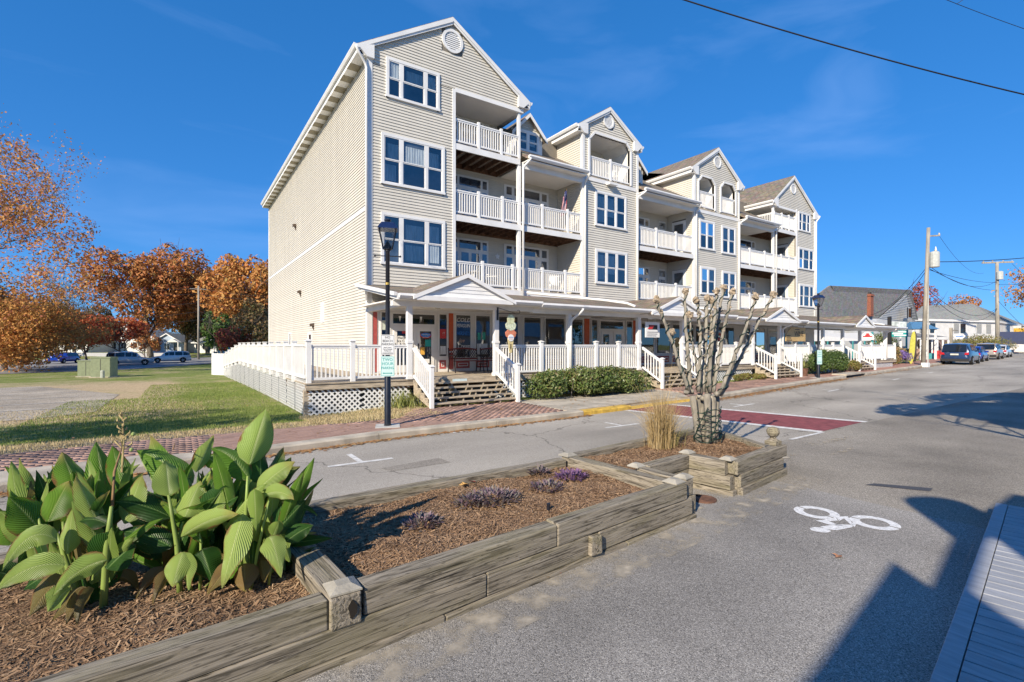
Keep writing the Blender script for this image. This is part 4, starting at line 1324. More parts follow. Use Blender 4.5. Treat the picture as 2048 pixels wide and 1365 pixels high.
# posts through the balconies
def bpost(x, z0, z1, y=0.07, w=0.12):
	part('balcony_post', MB().box(x - w / 2, x + w / 2, y - w / 2, y + w / 2, z0, z1), white)
bpost(6.72, 4.1, L4 - .28, w=.15); bpost(6.72, L4, 12.3); bpost(27.64, 4.0, L4 - .48, w=.15); bpost(27.64, L4 - .2, 11.4)
downspout((6.98, -0.5, 10.12), (6.84, -0.12, 9.72), 4.25)
downspout((10.42, -0.5, 10.12), (10.5, -0.1, 9.75), 4.3)
downspout((14.36, -0.5, 10.0), (14.16, -0.1, 9.65), 4.2)
downspout((18.98, -0.5, 10.0), (19.1, -0.1, 9.65), 4.2)
downspout((23.6, -0.5, 9.9), (23.42, -0.1, 9.55), 4.1)
downspout((27.5, -0.5, 9.9), (27.75, -0.1, 9.55), 4.1)
downspout((33.6, -0.2, 11.5), (33.28, -0.1, 11.0), 3.9)
# dormers
def dormer(xc, y, z0, w, zt, zp, over=0.24):
	m = MB().box(xc - w / 2, xc + w / 2, y, y + 2.4, z0, zt).prism([(xc - w / 2, y, zt), (xc + w / 2, y, zt), (xc, y, zp - .1)], (0, 2.4, 0))
	d = part('dormer', m, siding_m)
	r_ = MB()
	for s_ in (-1, 1):
		xe = xc + s_ * (w / 2 + over)
		ze = zt - (zp - zt) / (w / 2) * over
		r_.prism([(xc, y - .25, zp + .02), (xe, y - .25, ze + .02), (xe, y - .25, ze - .08), (xc, y - .25, zp - .08)], (0, 3.2, 0))
	part('dormer_roof', r_, shingle, d)
	t = MB()
	for s_ in (-1, 1):
		xe = xc + s_ * (w / 2 + over)
		ze = zt - (zp - zt) / (w / 2) * over
		t.prism([(xc, y - .28, zp - .0), (xe, y - .28, ze - .0), (xe, y - .28, ze - .2), (xc, y - .28, zp - .17)], (0, 0.035, 0))
		t.box(xc + s_ * w / 2 - .1, xc + s_ * w / 2 + .1, y - .03, y, z0, zt)
	part('dormer_trim', t, trim, d)
	k = 0
	m = MB()
	while zt + .05 + k * CRS < zp - .2:
		za, zb = zt + .05 + k * CRS, zt + .05 + (k + 1) * CRS
		h = lambda z: max(0.02, (zp - .1 - z) / (zp - .1 - zt) * w / 2)
		vs_, fs = clap(Fp(y), FN, xc - h(za), xc + h(za), xc - h(zb), xc + h(zb), za, zb)
		m.add(vs_, fs); k += 1
	part('dormer_siding', m, siding_m, d, fixn=False)
	window(xc - w / 2 + .12, xc + w / 2 - .12, z0 + .12, zt + .02, (1, 1), y=y - .03, curtain=[(.2, .48, 0.4, .8), (.6, .9, 0.3, .7)])
dormer(7.95, 1.15, 10.95, 1.55, 12.05, 12.85)
dormer(15.15, 1.15, 10.9, 1.35, 11.9, 12.55)
dormer(24.35, 1.3, 10.7, 1.2, 11.5, 12.1)

# ---- balcony rails (largest in the picture first)
railing((3.56, 0.05), (6.66, 0.05), L2, (0.42, 0.99 * .92 + .0,), capped=False)
railing((6.80, 0.05), (10.36, 0.05), L2, (0.34, 0.72, 1.0), capped=False)
railing((3.56, 0.05), (6.66, 0.05), L3, (0.36, 0.74), capped=False)
railing((6.80, 0.05), (10.36, 0.05), L3, (0.34, 0.76, 1.0), capped=False)
railing((3.56, 0.05), (6.66, 0.05), L4, (0.36, 0.72), capped=False)
# ---- porch: deck, posts, roof, gables, stairs, rails, lattice
PY = -3.25
XD0, XD1 = -2.8, 38.5
STAIRS = [(0.34, 3.40), (10.75, 13.55), (19.5, 22.1), (29.9, 32.3)]
m = MB()
k = 0
yy = PY - 0.08
porch = part('porch_deck', MB().box(XD0 + .06, XD1 - .06, PY + .02, -0.002, L1 - 0.28, L1 - 0.042), joist_m)
n = 0
while yy < -0.05:
	MB().box(XD0, XD1, yy, yy + 0.135, L1 - 0.04, L1).build('deck_board', deck_wood, porch)
	yy += 0.141
# rim board seen over the lattice
MB().box(XD0 + .02, XD1, PY - 0.05, PY + 0.018, L1 - 0.2, L1 - 0.042).build('rim_board', deck_wood, porch)
part('side_deck', MB().box(XD0 + .2, -0.05, -0.06, 24, L1 - 0.06, L1 - 0.005), deck_wood)

def lattice(P, a0, a1, zf, z1, name='lattice_panel', w=0.05, sp=0.128, parent=None):
	"""two layers of diagonal slats between the ground zf(a) and z1, as one panel"""
	mb = MB()
	for layer, s_ in ((0, 1), (1, -1)):
		off = 0.006 + 0.008 * layer
		c = a0 - (z1 - min(zf(a0), zf(a1))) if s_ > 0 else a0
		end = a1 if s_ > 0 else a1 + (z1 - min(zf(a0), zf(a1)))
		while c < end:
			# line a = c + s*(z - zlow)
			zl = min(zf(a0), zf(a1))
			pts = []
			N_ = 14
			for i in range(N_ + 1):
				z = zl + (z1 - zl) * i / N_
				a = c + s_ * (z - zl)
				if a0 <= a <= a1 and z >= zf(a): pts.append((a, z))
			if len(pts) >= 2:
				(aa, za), (ab, zb) = pts[0], pts[-1]
				h = w * 0.7
				mb.quad(P(aa - h, za, off), P(aa + h, za, off), P(ab + h, zb, off), P(ab - h, zb, off))
			c += sp * 1.414 * 0.9
	o = part(name, mb, white, parent, fixn=False)
	return o
front_lat = lambda a, z, off: (a, PY + 0.03 - off, z)
# strip trims and panels per bay of deck
def zfoot(x): return (zwalk(x, walk_in(x)) - 0.08) if x > .5 else gz(x, PY) - .03
EDG = [XD0] + [v for s_ in STAIRS for v in s_] + [38.0]
for a, b_ in ((XD0 + .06, -1.2), (-1.2, 0.3), (3.42, 7.0), (7.0, 10.7), (13.6, 16.5), (16.5, 19.45), (22.15, 26.0), (26.0, 29.85), (32.35, 38)):
	lattice(front_lat, a, b_, zfoot, L1 - 0.2)
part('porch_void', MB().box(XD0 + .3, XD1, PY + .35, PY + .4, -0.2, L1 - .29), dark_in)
for x in (-2.72, -0.55):
	part('deck_pier', MB().box(x - .09, x + .09, PY + .045, PY + .2, 0.0, L1 - .2), deck_wood)

# porch posts
POSTS = [0.27, 3.46, 6.78, 10.68, 13.62, 19.45, 22.15, 27.2, 29.85, 32.4, 36.5]
def porch_dz(x): return -0.008 * max(0, x - 3)
for x in POSTS:
	mb = MB().box(x - .08, x + .08, PY - .08, PY + .08, L1 + .0, 3.36 + porch_dz(x))
	mb.box(x - .105, x + .105, PY - .105, PY + .105, L1, L1 + .1)
	mb.box(x - .10, x + .10, PY - .10, PY + .10, L1 + 1.12, L1 + 1.2)
	part('porch_post', mb, white)
# porch roof in lengths between the gables
def proof(x0, x1):
	mb = MB()
	dz = porch_dz((x0 + x1) / 2)
	mb.prism([(x0, -3.82, 3.50 + dz), (x0, -0.03, 4.18 + dz * .3), (x0, -0.03, 4.08 + dz * .3), (x0, -3.82, 3.41 + dz)], (x1 - x0, 0, 0))
	r = part('porch_roof', mb, shingle)
	part('porch_beam', MB().box(x0, x1, PY - .1, PY + .1, 3.20 + dz, 3.39 + dz), trim, r)
	part('porch_ceiling', MB().box(x0, x1, -3.8, -0.005, 3.36 + dz, 3.40 + dz), ceil_m, r)
	g_ = MB().prism([(x0, -3.82, 3.52 + dz), (x0, -3.95, 3.53 + dz), (x0, -3.96, 3.46 + dz), (x0, -3.90, 3.39 + dz), (x0, -3.82, 3.39 + dz)], (x1 - x0, 0, 0))
	part('gutter', g_, white, r)
	part('fascia_board', MB().box(x0, x1, -3.82, -3.79, 3.36 + dz, 3.5 + dz), trim, r)
for a, b_ in ((-0.3, 5.0), (5.0, 11.2), (11.2, 17), (17, 24), (24, 30), (30, 38.6)): proof(a, b_)
# the left end closes with a slanting rake
part('rake_trim', MB().prism([(-0.36, -3.9, 3.52), (-0.36, 0.0, 4.2), (-0.36, 0.0, 4.02), (-0.36, -3.9, 3.34)], (0.06, 0, 0)), trim)
part('gutter', MB().bar((-0.42, -3.9, 3.5), (-0.42, 0.0, 4.15), 0.1, 0.1), white)
part('porch_beam', MB().box(-0.02, 0.14, PY, 0.0, 3.2, 3.38), trim)
def pgable(xc, hw, zp, z0):
	mb = MB()
	y0, y1 = -4.0, -0.3
	for s_ in (-1, 1):
		mb.prism([(xc, y0, zp), (xc + s_ * (hw + .12), y0, z0 - .04), (xc + s_ * (hw + .12), y0, z0 - .12), (xc, y0, zp - .08)], (0, y1 - y0, 0))
	r = part('porch_gable_roof', mb, shingle)
	f = MB().prism([(xc - hw, y0 + .1, z0 - .05), (xc + hw, y0 + .1, z0 - .05), (xc, y0 + .1, zp - .06)], (0, .08, 0))
	g_ = part('pediment', f, trim, r)
	k = 0
	while z0 + .0 + k * .118 < zp - .2:
		za, zb = z0 + k * .118, z0 + (k + 1) * .118
		h = lambda z: max(.02, (zp - .06 - z) / (zp - z0 + .0) * hw)
		vs_, fs = clap(Fp(y0 + .1), FN, xc - h(za), xc + h(za), xc - h(zb), xc + h(zb), za, zb, .02)
		MB().add(vs_, fs).build('pediment_board', white, g_, fixn=False); k += 1
	t = MB()
	for s_ in (-1, 1):
		t.prism([(xc, y0 - .02, zp - .0), (xc + s_ * (hw + .13), y0 - .02, z0 - .04), (xc + s_ * (hw + .13), y0 - .02, z0 - .16), (xc, y0 - .02, zp - .13)], (0, .05, 0))
	t.box(xc - hw - .02, xc + hw + .02, y0 + .0, y0 + .14, z0 - .17, z0 - .03)
	part('pediment_trim', t, white, r)
pgable(1.95, 1.72, 4.27, 3.52)
pgable(12.55, 1.75, 4.13, 3.42)
pgable(21.2, 1.65, 4.03, 3.36)
pgable(31.4, 1.3, 3.92, 3.28)
# splash pipes lying on the porch roof
def rpipe(pts): part('downspout', MB().tube(pts, 0.055, 8), white, smooth=True)
rpipe([(7.0, -0.15, 4.3), (7.6, -0.5, 4.22), (9.4, -2.4, 3.92), (10.05, -3.2, 3.75), (10.1, -3.6, 3.6)])
rpipe([(14.2, -0.15, 4.22), (14.6, -.5, 4.15), (16.3, -2.6, 3.82), (16.6, -2.9, 3.75)])
rpipe([(23.5, -0.15, 4.1), (23.8, -.5, 4.05), (24.8, -3.0, 3.7)])
rpipe([(33.3, -0.15, 4.0), (34, -1.5, 3.8), (35, -3.2, 3.5), (35.2, -3.7, 3.4)])
for x in (6.78, 22.3, 36.5):
	downspout((x + .15, -3.9, 3.4 + porch_dz(x)), (x + .0, PY - .12, 2.85), 1.0)
# ceiling lamps
for x, y in ((1.0, -2.6), (1.75, -2.2), (2.4, -2.8), (12.3, -1.5)):
	mb = MB().lathe([(0.13, 0), (0.15, -.03), (0.09, -.12), (0.02, -.13)], (x, y, 3.36 + porch_dz(x)), 6)
	part('ceiling_lamp', mb, mat('lamp_glass', (.5, .48, .42), rough=.3))

# stairs
def stairs(x0, x1, zb, n):
	y0 = PY - 0.09
	rise = (L1 - zb) / n
	run = 0.265
	root = part('stair', MB().box(x0 + .02, x1 - .02, y0 - .03, y0, L1 - .16, L1 - .04), deck_wood)
	for i in range(1, n):
		z = L1 - rise * i
		ya = y0 - run * i
		MB().box(x0 + .03, x1 - .03, ya - .03, ya + run * .5 - .01, z - .04, z).build('tread', deck_wood, root)
		MB().box(x0 + .03, x1 - .03, ya + run * .5 - .002, ya + run - .04, z - .04, z).build('tread', deck_wood, root)
	ns = 6
	for i in range(ns):
		x = x0 + .06 + (x1 - x0 - .12) * i / (ns - 1)
		pts = [(x, y0 - .002, L1 - rise - .045)]
		for j in range(1, n):
			z = L1 - rise * j - .042
			pts += [(x, y0 - run * (j - 1), z), (x, y0 - run * j, z)]
		pts = [(x, y0 - .002, L1 - rise - .045)]
		poly_ = []
		for j in range(1, n):
			z = L1 - rise * j - .042
			poly_.append((x - .02, y0 - run * (j - 1) - (.002 if j == 1 else 0), z))
			poly_.append((x - .02, y0 - run * j, z))
		poly_.append((x - .02, y0 - run * (n - 1), zb))
		poly_.append((x - .02, y0 - run * (n - 1) + .2, zb))
		poly_.append((x - .02, y0 - .002, L1 - rise - .35))
		MB().prism(poly_, (.04, 0, 0)).build('stringer', deck_wood, root)
	ye = y0 - run * (n - 1)
	for x in (x0 + .02, x1 - .02):
		r = railing((x, PY - .16), (x, ye - .05), L1, (1.0,), h=.98, gap=.135, zq=zb + rise * .9, foot=rise)
	return root
zs_ = [zwalk(1.8, -4.6), zwalk(12.2, -4.5), zwalk(20.8, -4.3) + .05, zwalk(31, -4) + .05]
stairs(*STAIRS[0], zs_[0], 6)
railing((XD0 + .1, PY), (0.2, PY), L1, (0.0, 0.42), h=1.07, postw=.13)
railing((3.55, PY), (6.7, PY), L1, (0.60,), h=1.07, postw=.13)
railing((6.86, PY), (10.6, PY), L1, (0.36, 0.70), h=1.07, postw=.13)
stairs(*STAIRS[1], zs_[1], 5)
stairs(*STAIRS[2], zs_[2], 5)
stairs(*STAIRS[3], zs_[3], 4)
railing((13.7, PY), (19.37, PY), L1, (0.25, .5, .75), h=1.07, postw=.13)
railing((22.25, PY), (27.1, PY), L1, (0.33, .66), h=1.07, postw=.13)
railing((27.3, PY), (29.78, PY), L1, (.5,), h=1.07, postw=.13)
railing((32.5, PY), (38.3, PY), L1, (.3, .6, 1), h=1.07, postw=.13)
# the other balcony rails
railing((10.86, 0.05), (13.66, 0.05), Z4, (0.52,), capped=False)
for z in (L2 - .05, L3 - .05):
	railing((14.3, 0.05), (18.9, 0.05), z, (0.32, .68, 1), capped=False)
for (a, b_, z0, z1, c) in oct3:
	railing((a + .05, .05), (b_ - .05, .05), z0, (), capped=False)
for z in (L2 - .16, L3 - .16):
	railing((23.6, .05), (27.55, .05), z, (.3, .75), capped=False)
	railing((27.72, .05), (30.5, .05), z, (.33, .7, 1), capped=False)
railing((27.72, .05), (30.5, .05), L4 - .2, (0, .36, .7, 1), capped=False)
railing((27.66, 1.8), (27.66, 0.1), L4 - .2, (), capped=False)
railing((6.72, 0.12), (6.72, 1.85), L4, (), capped=False)

# ---- fence and lattice along the left side, dropping with the ramp
fence = thing('ramp_fence', 'long white slatted fence with capped posts running back along the side wall', 'fence', (XD0, -3.2, 0))
FY = [PY, -1.75, -0.3, 1.2, 2.8, 4.5, 6.3, 8.2, 10.2, 12.3, 14.5, 17, 19.5, 22, 24.5, 27, 29.5, 32]
def ftop(y): return 2.0 if y < 15 else 2.0 - (y - 15) * 0.066
for i, (a, b_) in enumerate(zip(FY, FY[1:])):
	mb = MB()
	h = 1.0
	mb.bar((XD0, a, ftop(a) - .02), (XD0, b_, ftop(b_) - .02), .08, .05)
	mb.bar((XD0, a, ftop(a) - h + .1), (XD0, b_, ftop(b_) - h + .1), .05, .08)
	p_ = mb.build('rail_panel', white, fence)
	nb = int((b_ - a) / .112)
	for j in range(1, nb):
		y = a + (b_ - a) * j / nb
		bq = MB().box(XD0 - .019, XD0 + .019, y - .019, y + .019, ftop(y) - h + .13, ftop(y) - .04)
		if i < 6: bq.build('slat', white, p_)
		else:
			if j == 1: acc = MB()
			acc.add(bq.v, bq.f)
	if i >= 6: acc.build('slats', white, p_)
	w = .065
	y = b_
	pm = MB().box(XD0 - w, XD0 + w, y - w, y + w, ftop(y) - 1.12, ftop(y) + .09).box(XD0 - w - .02, XD0 + w + .02, y - w - .02, y + w + .02, ftop(y) + .09, ftop(y) + .12)
	pm.build('post', white, fence)
lat_side = lambda a, z, off: (XD0 + 0.03 - off, a, z)
for i, (a, b_) in enumerate(zip(FY, FY[1:])):
	mb_ = lattice(lat_side, a + .02, b_ - .02, lambda y: gz(-3, y) - .04, ftop(b_) - 0.98, parent=fence)
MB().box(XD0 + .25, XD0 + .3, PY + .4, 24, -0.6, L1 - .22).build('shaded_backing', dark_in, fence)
# fence panel across the far end
fe = thing('end_fence_panel', 'plain white fence panel standing across the far end of the ramp', 'fence', tuple(at(427, 741, 40)))
pA, pB = at(425, 741, 40.5), at(462, 741, 38.5)
base = gz(-3, 30)
mb = MB()
for k in range(9):
	t0, t1 = k / 9, (k + .94) / 9
	a, b_ = pA.lerp(pB, t0), pA.lerp(pB, t1)
	MB().prism([(a.x, a.y, base), (b_.x, b_.y, base), (b_.x, b_.y, base + 1.75), (a.x, a.y, base + 1.75)], (0.03, 0.03, 0)).build('plank', white, fe)
MB().bar((pA.x, pA.y, base), (pA.x, pA.y, base + 1.95), .14, .14).build('post', white, fe)

# flush the remaining pieces
o = side_mass.build('siding_field', siding_m, B, fixn=False)
o['kind'] = 'stuff'
o = bal_mass.build('baluster_row', white, B, fixn=True)
o['kind'] = 'stuff'
# ================================================================== SHOPFRONTS
shop_in = mat('shop_interior', (0.03, 0.035, 0.035), rough=0.9, var=0.8, scale=2.2)
def shop_window(x0, x1, z0=1.58, z1=3.2, panel=True, dark=None):
	w = MB()
	f = 0.05
	w.box(x0 - f, x0, -0.06, -0.002, z0 - f, z1 + f).box(x1, x1 + f, -0.06, -0.002, z0 - f, z1 + f)
	w.box(x0, x1, -0.06, -0.002, z1, z1 + f).box(x0, x1, -0.07, -0.002, z0 - f, z0)
	o = part('shop_window', w, grey_trim)
	MB().quad((x0, -0.006, z0), (x1, -0.006, z0), (x1, -0.006, z1), (x0, -0.006, z1)).build('dim_room', dark or shop_in, o)
	MB().quad((x0, -0.04, z0), (x1, -0.04, z0), (x1, -0.04, z1), (x0, -0.04, z1)).build('pane', glass, o)
	if panel:
		za, zb = L1 + 0.12, z0 - 0.16
		MB().box(x0 + .02, x1 - .02, -0.012, -0.002, za, zb).build('red_panel', red_m, o)
		t = MB()
		for a, b_, c, d in ((x0 + .1, x1 - .1, za + .08, za + .105), (x0 + .1, x1 - .1, zb - .105, zb - .08), (x0 + .1, x0 + .125, za + .105, zb - .105), (x1 - .125, x1 - .1, za + .105, zb - .105)):
			t.box(a, b_, -0.02, -0.013, c, d)
		t.build('panel_moulding', white, o)
	return o
def pilaster(x0, x1, m=orange_m, z0=1.75, z1=3.26, foot=True):
	part('pilaster', MB().box(x0, x1, -0.03, -0.002, z0, z1), m)
	if foot: part('pilaster', MB().box(x0, x1, -0.031, -0.002, L1 + .1, z0 - .06), red_m)
def shop_door(x0, x1, zt=2.78, leaves=1, tz=3.2):
	w = MB().box(x0, x1, -0.05, -0.002, L1, tz + .04)
	o = part('shop_door', w, grey_trim)
	n = leaves
	for i in range(n):
		a = x0 + (x1 - x0) * i / n + .1
		b_ = x0 + (x1 - x0) * (i + 1) / n - .1
		lf = MB()
		s = .12
		lf.box(a, a + s, -.085, -.051, L1 + .02, zt - .1).box(b_ - s, b_, -.085, -.051, L1 + .02, zt - .1).box(a + s, b_ - s, -.085, -.051, L1 + .02, L1 + .3).box(a + s, b_ - s, -.085, -.051, zt - .26, zt - .1)
		lf.build('door_leaf', grey_trim, o)
		MB().quad((a + s, -.056, L1 + .3), (b_ - s, -.056, L1 + .3), (b_ - s, -.056, zt - .26), (a + s, -.056, zt - .26)).build('dim_room', shop_in, o)
		MB().quad((a + s, -.068, L1 + .3), (b_ - s, -.068, L1 + .3), (b_ - s, -.068, zt - .26), (a + s, -.068, zt - .26)).build('pane', glass, o)
		MB().box(a + .03, a + .06, -.13, -.086, 1.85, 2.05).build('door_handle', black_metal, o)
	MB().quad((x0 + .08, -.056, zt + .02), (x1 - .08, -.056, zt + .02), (x1 - .08, -.056, tz - .04), (x0 + .08, -.056, tz - .04)).build('dim_room', shop_in, o)
	MB().quad((x0 + .08, -.062, zt + .02), (x1 - .08, -.062, zt + .02), (x1 - .08, -.062, tz - .04), (x0 + .08, -.062, tz - .04)).build('pane', glass, o)
	return o
# unit 1
pilaster(0.20, 0.34, red_m, 1.0, 3.2, False)
shop_window(0.50, 0.80, 1.1, 3.2, False)
d1 = shop_door(0.86, 2.70, leaves=2)
shop_window(2.84, 3.16, 1.55, 3.2)
pilaster(3.27, 3.46)
w_cold = shop_window(3.58, 4.24, 1.50, 3.2)
shop_window(4.50, 5.18, 1.50, 3.2)
w_visit = shop_window(5.40, 6.60, 1.50, 3.2)
shop_window(6.94, 7.84, 1.50, 3.2)
shop_window(8.12, 9.24, 1.50, 3.2)
shop_window(9.62, 10.38, 1.50, 3.2)
pilaster(10.52, 10.84)
shop_window(10.98, 11.34, 1.55, 3.2)
shop_door(11.48, 13.2, leaves=2)
shop_window(13.40, 13.80, 1.55, 3.2)
pilaster(13.92, 14.2)
for a, b_ in ((14.52, 15.48), (15.72, 16.8), (17.05, 17.9), (18.1, 18.9)): shop_window(a, b_, 1.55, 3.12)
for a, b_ in ((19.1, 19.75), (22.0, 22.9), (24.2, 25.2), (25.4, 26.4)): shop_window(a, b_, 1.5, 3.05)
shop_door(19.95, 21.85, leaves=2, tz=3.1)
shop_door(26.8, 28.0, leaves=1, tz=3.05)
for a, b_ in ((28.3, 29.0), (29.6, 30.4), (30.7, 31.6)): shop_window(a, b_, 1.5, 3.05)
pilaster(23.2, 23.9, orange_m, 1.2, 2.2, False)
# wall between porch ceiling and shop heads
part('head_trim', MB().box(0.02, 33.2, -0.035, -0.002, 3.27, 3.355), trim)

# lettering and papers on the glass
ink_w = mat('sign_white', (0.8, 0.8, 0.78), rough=.6, var=.03)
ink_b = mat('sign_blue', (0.05, 0.22, 0.62), rough=.6, var=.05)
ink_k = mat('sign_black', (0.02, 0.02, 0.02), rough=.6)
ink_o = mat('sign_peach', (0.75, 0.42, 0.25), rough=.6, var=.05)
ink_r = mat('sign_red', (0.55, 0.05, 0.05), rough=.6, var=.05)
ink_y = mat('sign_yellow', (0.75, 0.42, 0.08), rough=.6, var=.05)
ink_t = mat('sign_teal', (0.02, 0.32, 0.30), rough=.6, var=.05)
def wt(win, s, x, z, size, m, y=-0.046, sx=1.0, shear=0.25):
	text('lettering', s, size, (x, y, z), FACE, m, win, sx=sx, shear=shear, extrude=0.001)
wt(w_cold, 'COLD', 3.91, 3.0, .24, ink_w, sx=1.0)
wt(w_cold, 'PENGUIN', 3.91, 2.77, .2, ink_w, sx=.72)
wt(w_cold, 'HERSHEYS', 3.91, 2.46, .21, ink_b, sx=.62)
wt(w_cold, 'Ice', 3.83, 2.17, .22, ink_o)
wt(w_cold, 'Cream', 3.93, 1.94, .25, ink_w, sx=.85)
wt(w_visit, 'VISIT', 6.22, 3.0, .24, ink_o, sx=.95)
wt(w_visit, 'OUR', 6.1, 2.76, .17, ink_w)
wt(w_visit, 'CARS', 6.28, 2.53, .22, ink_o)
wt(w_visit, 'DOWNTOWN', 6.22, 2.30, .17, ink_b, sx=.72)
wt(w_visit, 'downtown', 6.3, 2.1, .1, ink_w)
def paper(win, x0, x1, z0, z1, m, y=-0.045):
	return MB().box(x0, x1, y - .002, y, z0, z1).build('notice', m, win)
teal_paper = mat('teal_poster', (0.05, 0.38, 0.30), rough=.7, var=.15)
wt(w_cold, '', 0, 0, .1, ink_w)
w2 = [o for o in B.children if o.name.startswith('shop_window')]
paper(w2[3], 4.58, 4.72, 2.2, 2.5, teal_paper); paper(w2[3], 4.8, 4.95, 2.2, 2.52, teal_paper); paper(w2[3], 4.55, 5.05, 1.6, 2.05, curtain_m)
paper(w_visit, 5.42, 5.52, 2.0, 2.5, teal_paper)
paper(w2[0], 0.52, 0.72, 2.55, 2.9, mat('pale_flyer', (.55, .6, .52), rough=.7))
paper(w2[1], 2.86, 3.14, 2.25, 2.62, ink_r); paper(w2[1], 2.9, 3.1, 2.68, 2.78, ink_k); paper(w2[1], 2.87, 3.13, 1.62, 1.95, curtain_m)
wt(w2[1], '!!', 3.0, 2.43, .2, ink_w)
# door signs
oval = MB()
n = 24
oval.prism([(2.24 + .24 * math.cos(2 * math.pi * i / n), -.078, 2.36 + .11 * math.sin(2 * math.pi * i / n)) for i in range(n)], (0, .004, 0))
od = oval.build('oval_sign', ink_r, d1)
oval = MB().prism([(2.24 + .21 * math.cos(2 * math.pi * i / n), -.081, 2.38 + .085 * math.sin(2 * math.pi * i / n)) for i in range(n)], (0, .003, 0))
oval.build('oval_sign', ink_b, d1)
text('lettering', "Hershey's", .085, (2.24, -.083, 2.395), FACE, ink_w, d1, shear=.2)
text('lettering', 'Ice Cream', .06, (2.24, -.083, 2.29), FACE, ink_w, d1, shear=.2)
paper(d1, 2.22, 2.46, 1.93, 2.2, ink_t, -.07)
paper(d1, 1.98, 2.2, 1.62, 1.9, ink_y, -.07)
paper(d1, 2.05, 2.4, 1.28, 1.45, ink_w, -.07)
sg = paper(d1, 1.02, 1.72, 1.93, 2.33, ink_w, -.07)
for k, s in enumerate(("Hershey's", 'Ice Cream', '& Shop')):
	text('lettering', s, .13, (1.37, -.076, 2.26 - .12 * k), FACE, ink_k, d1)
fl = MB().box(1.28, 1.55, -.072, -.07, 2.42, 2.55).build('small_flag', ink_r, d1)
for x in (1.2, 1.62, 2.05):
	MB().prism([(x - .05, -.07, 3.08), (x + .05, -.07, 3.08), (x, -.07, 2.86)], (0, .004, 0)).build('cone_decal', ink_w, d1)
# flag on the third floor balcony
flag = thing('flag', 'striped national flag on a short staff at the third floor balcony', 'flag', (9.45, 0.12, L3 + 0.6))
MB().tube([(9.5, 0.15, L3 + 0.5), (9.42, 0.0, L3 + 2.05)], .012, 6).build('staff', mat('varnished_pole', (.25, .13, .05)), flag)
def flag_mat():
	m, nt, b = new_mat('flag_cloth')
	N, L = nt.nodes, nt.links
	tcn = N.new('ShaderNodeTexCoord'); sep = N.new('ShaderNodeSeparateXYZ'); L.new(tcn.outputs['UV'], sep.inputs[0])
	mu = N.new('ShaderNodeMath'); mu.operation = 'MULTIPLY'; mu.inputs[1].default_value = 6.5; L.new(sep.outputs[0], mu.inputs[0])
	fr = N.new('ShaderNodeMath'); fr.operation = 'FRACT'; L.new(mu.outputs[0], fr.inputs[0])
	gt = N.new('ShaderNodeMath'); gt.operation = 'GREATER_THAN'; gt.inputs[1].default_value = .5; L.new(fr.outputs[0], gt.inputs[0])
	mx_ = N.new('ShaderNodeMix'); mx_.data_type = 'RGBA'; mx_.inputs[6].default_value = (.45, .03, .05, 1); mx_.inputs[7].default_value = (.75, .74, .72, 1)
	L.new(gt.outputs[0], mx_.inputs[0])
	a = N.new('ShaderNodeMath'); a.operation = 'LESS_THAN'; a.inputs[1].default_value = .54; L.new(sep.outputs[0], a.inputs[0])
	c = N.new('ShaderNodeMath'); c.operation = 'GREATER_THAN'; c.inputs[1].default_value = .6; L.new(sep.outputs[1], c.inputs[0])
	an = N.new('ShaderNodeMath'); an.operation = 'MULTIPLY'; L.new(a.outputs[0], an.inputs[0]); L.new(c.outputs[0], an.inputs[1])
	vo = N.new('ShaderNodeTexVoronoi'); vo.inputs['Scale'].default_value = 14; L.new(tcn.outputs['UV'], vo.inputs['Vector'])
	lt = N.new('ShaderNodeMath'); lt.operation = 'LESS_THAN'; lt.inputs[1].default_value = .22; L.new(vo.outputs['Distance'], lt.inputs[0])
	st = N.new('ShaderNodeMix'); st.data_type = 'RGBA'; st.inputs[6].default_value = (.02, .03, .12, 1); st.inputs[7].default_value = (.7, .7, .7, 1); L.new(lt.outputs[0], st.inputs[0])
	m2 = N.new('ShaderNodeMix'); m2.data_type = 'RGBA'; L.new(an.outputs[0], m2.inputs[0]); L.new(mx_.outputs[2], m2.inputs[6]); L.new(st.outputs[2], m2.inputs[7])
	L.new(m2.outputs[2], b.inputs['Base Color']); b.inputs['Roughness'].default_value = .8
	return m
# cloth: u across the drape, v down the staff
me = bpy.data.meshes.new('cloth')
gv, gf, uv = [], [], []
nu, nv = 10, 10
for j in range(nv + 1):
	for i in range(nu + 1):
		u_, v_ = i / nu, j / nv
		x = 9.42 - 0.02 - .42 * u_ * (1 - .55 * v_) + .05 * math.sin(7 * u_ + 3 * v_)
		y = -.02 + .06 * math.sin(9 * u_) * v_ + .1 * (1 - v_)
		z = L3 + 1.95 - 1.05 * (1 - v_) - .35 * u_
		gv.append((x, y, z)); uv.append((u_, v_))
for j in range(nv):
	for i in range(nu): gf.append((j * (nu + 1) + i, j * (nu + 1) + i + 1, (j + 1) * (nu + 1) + i + 1, (j + 1) * (nu + 1) + i))
me.from_pydata(gv, [], gf)
ul = me.uv_layers.new()
for p in me.polygons:
	for li in p.loop_indices: ul.data[li].uv = uv[me.loops[li].vertex_index]
me.materials.append(flag_mat())
link('cloth', me, flag)
# star decoration between second floor doors
st = MB()
pts = []
for i in range(10):
	r = .16 if i % 2 == 0 else .075
	a = math.pi / 2 + math.pi * i / 5
	pts.append((6.75 + r * math.cos(a) + .0, 1.86, L2 + 1.75 + r * math.sin(a)))
st.prism(pts, (0, .02, 0))
tag(st.build('wall_star', white), 'white star ornament between the second floor balcony doors', 'ornament')

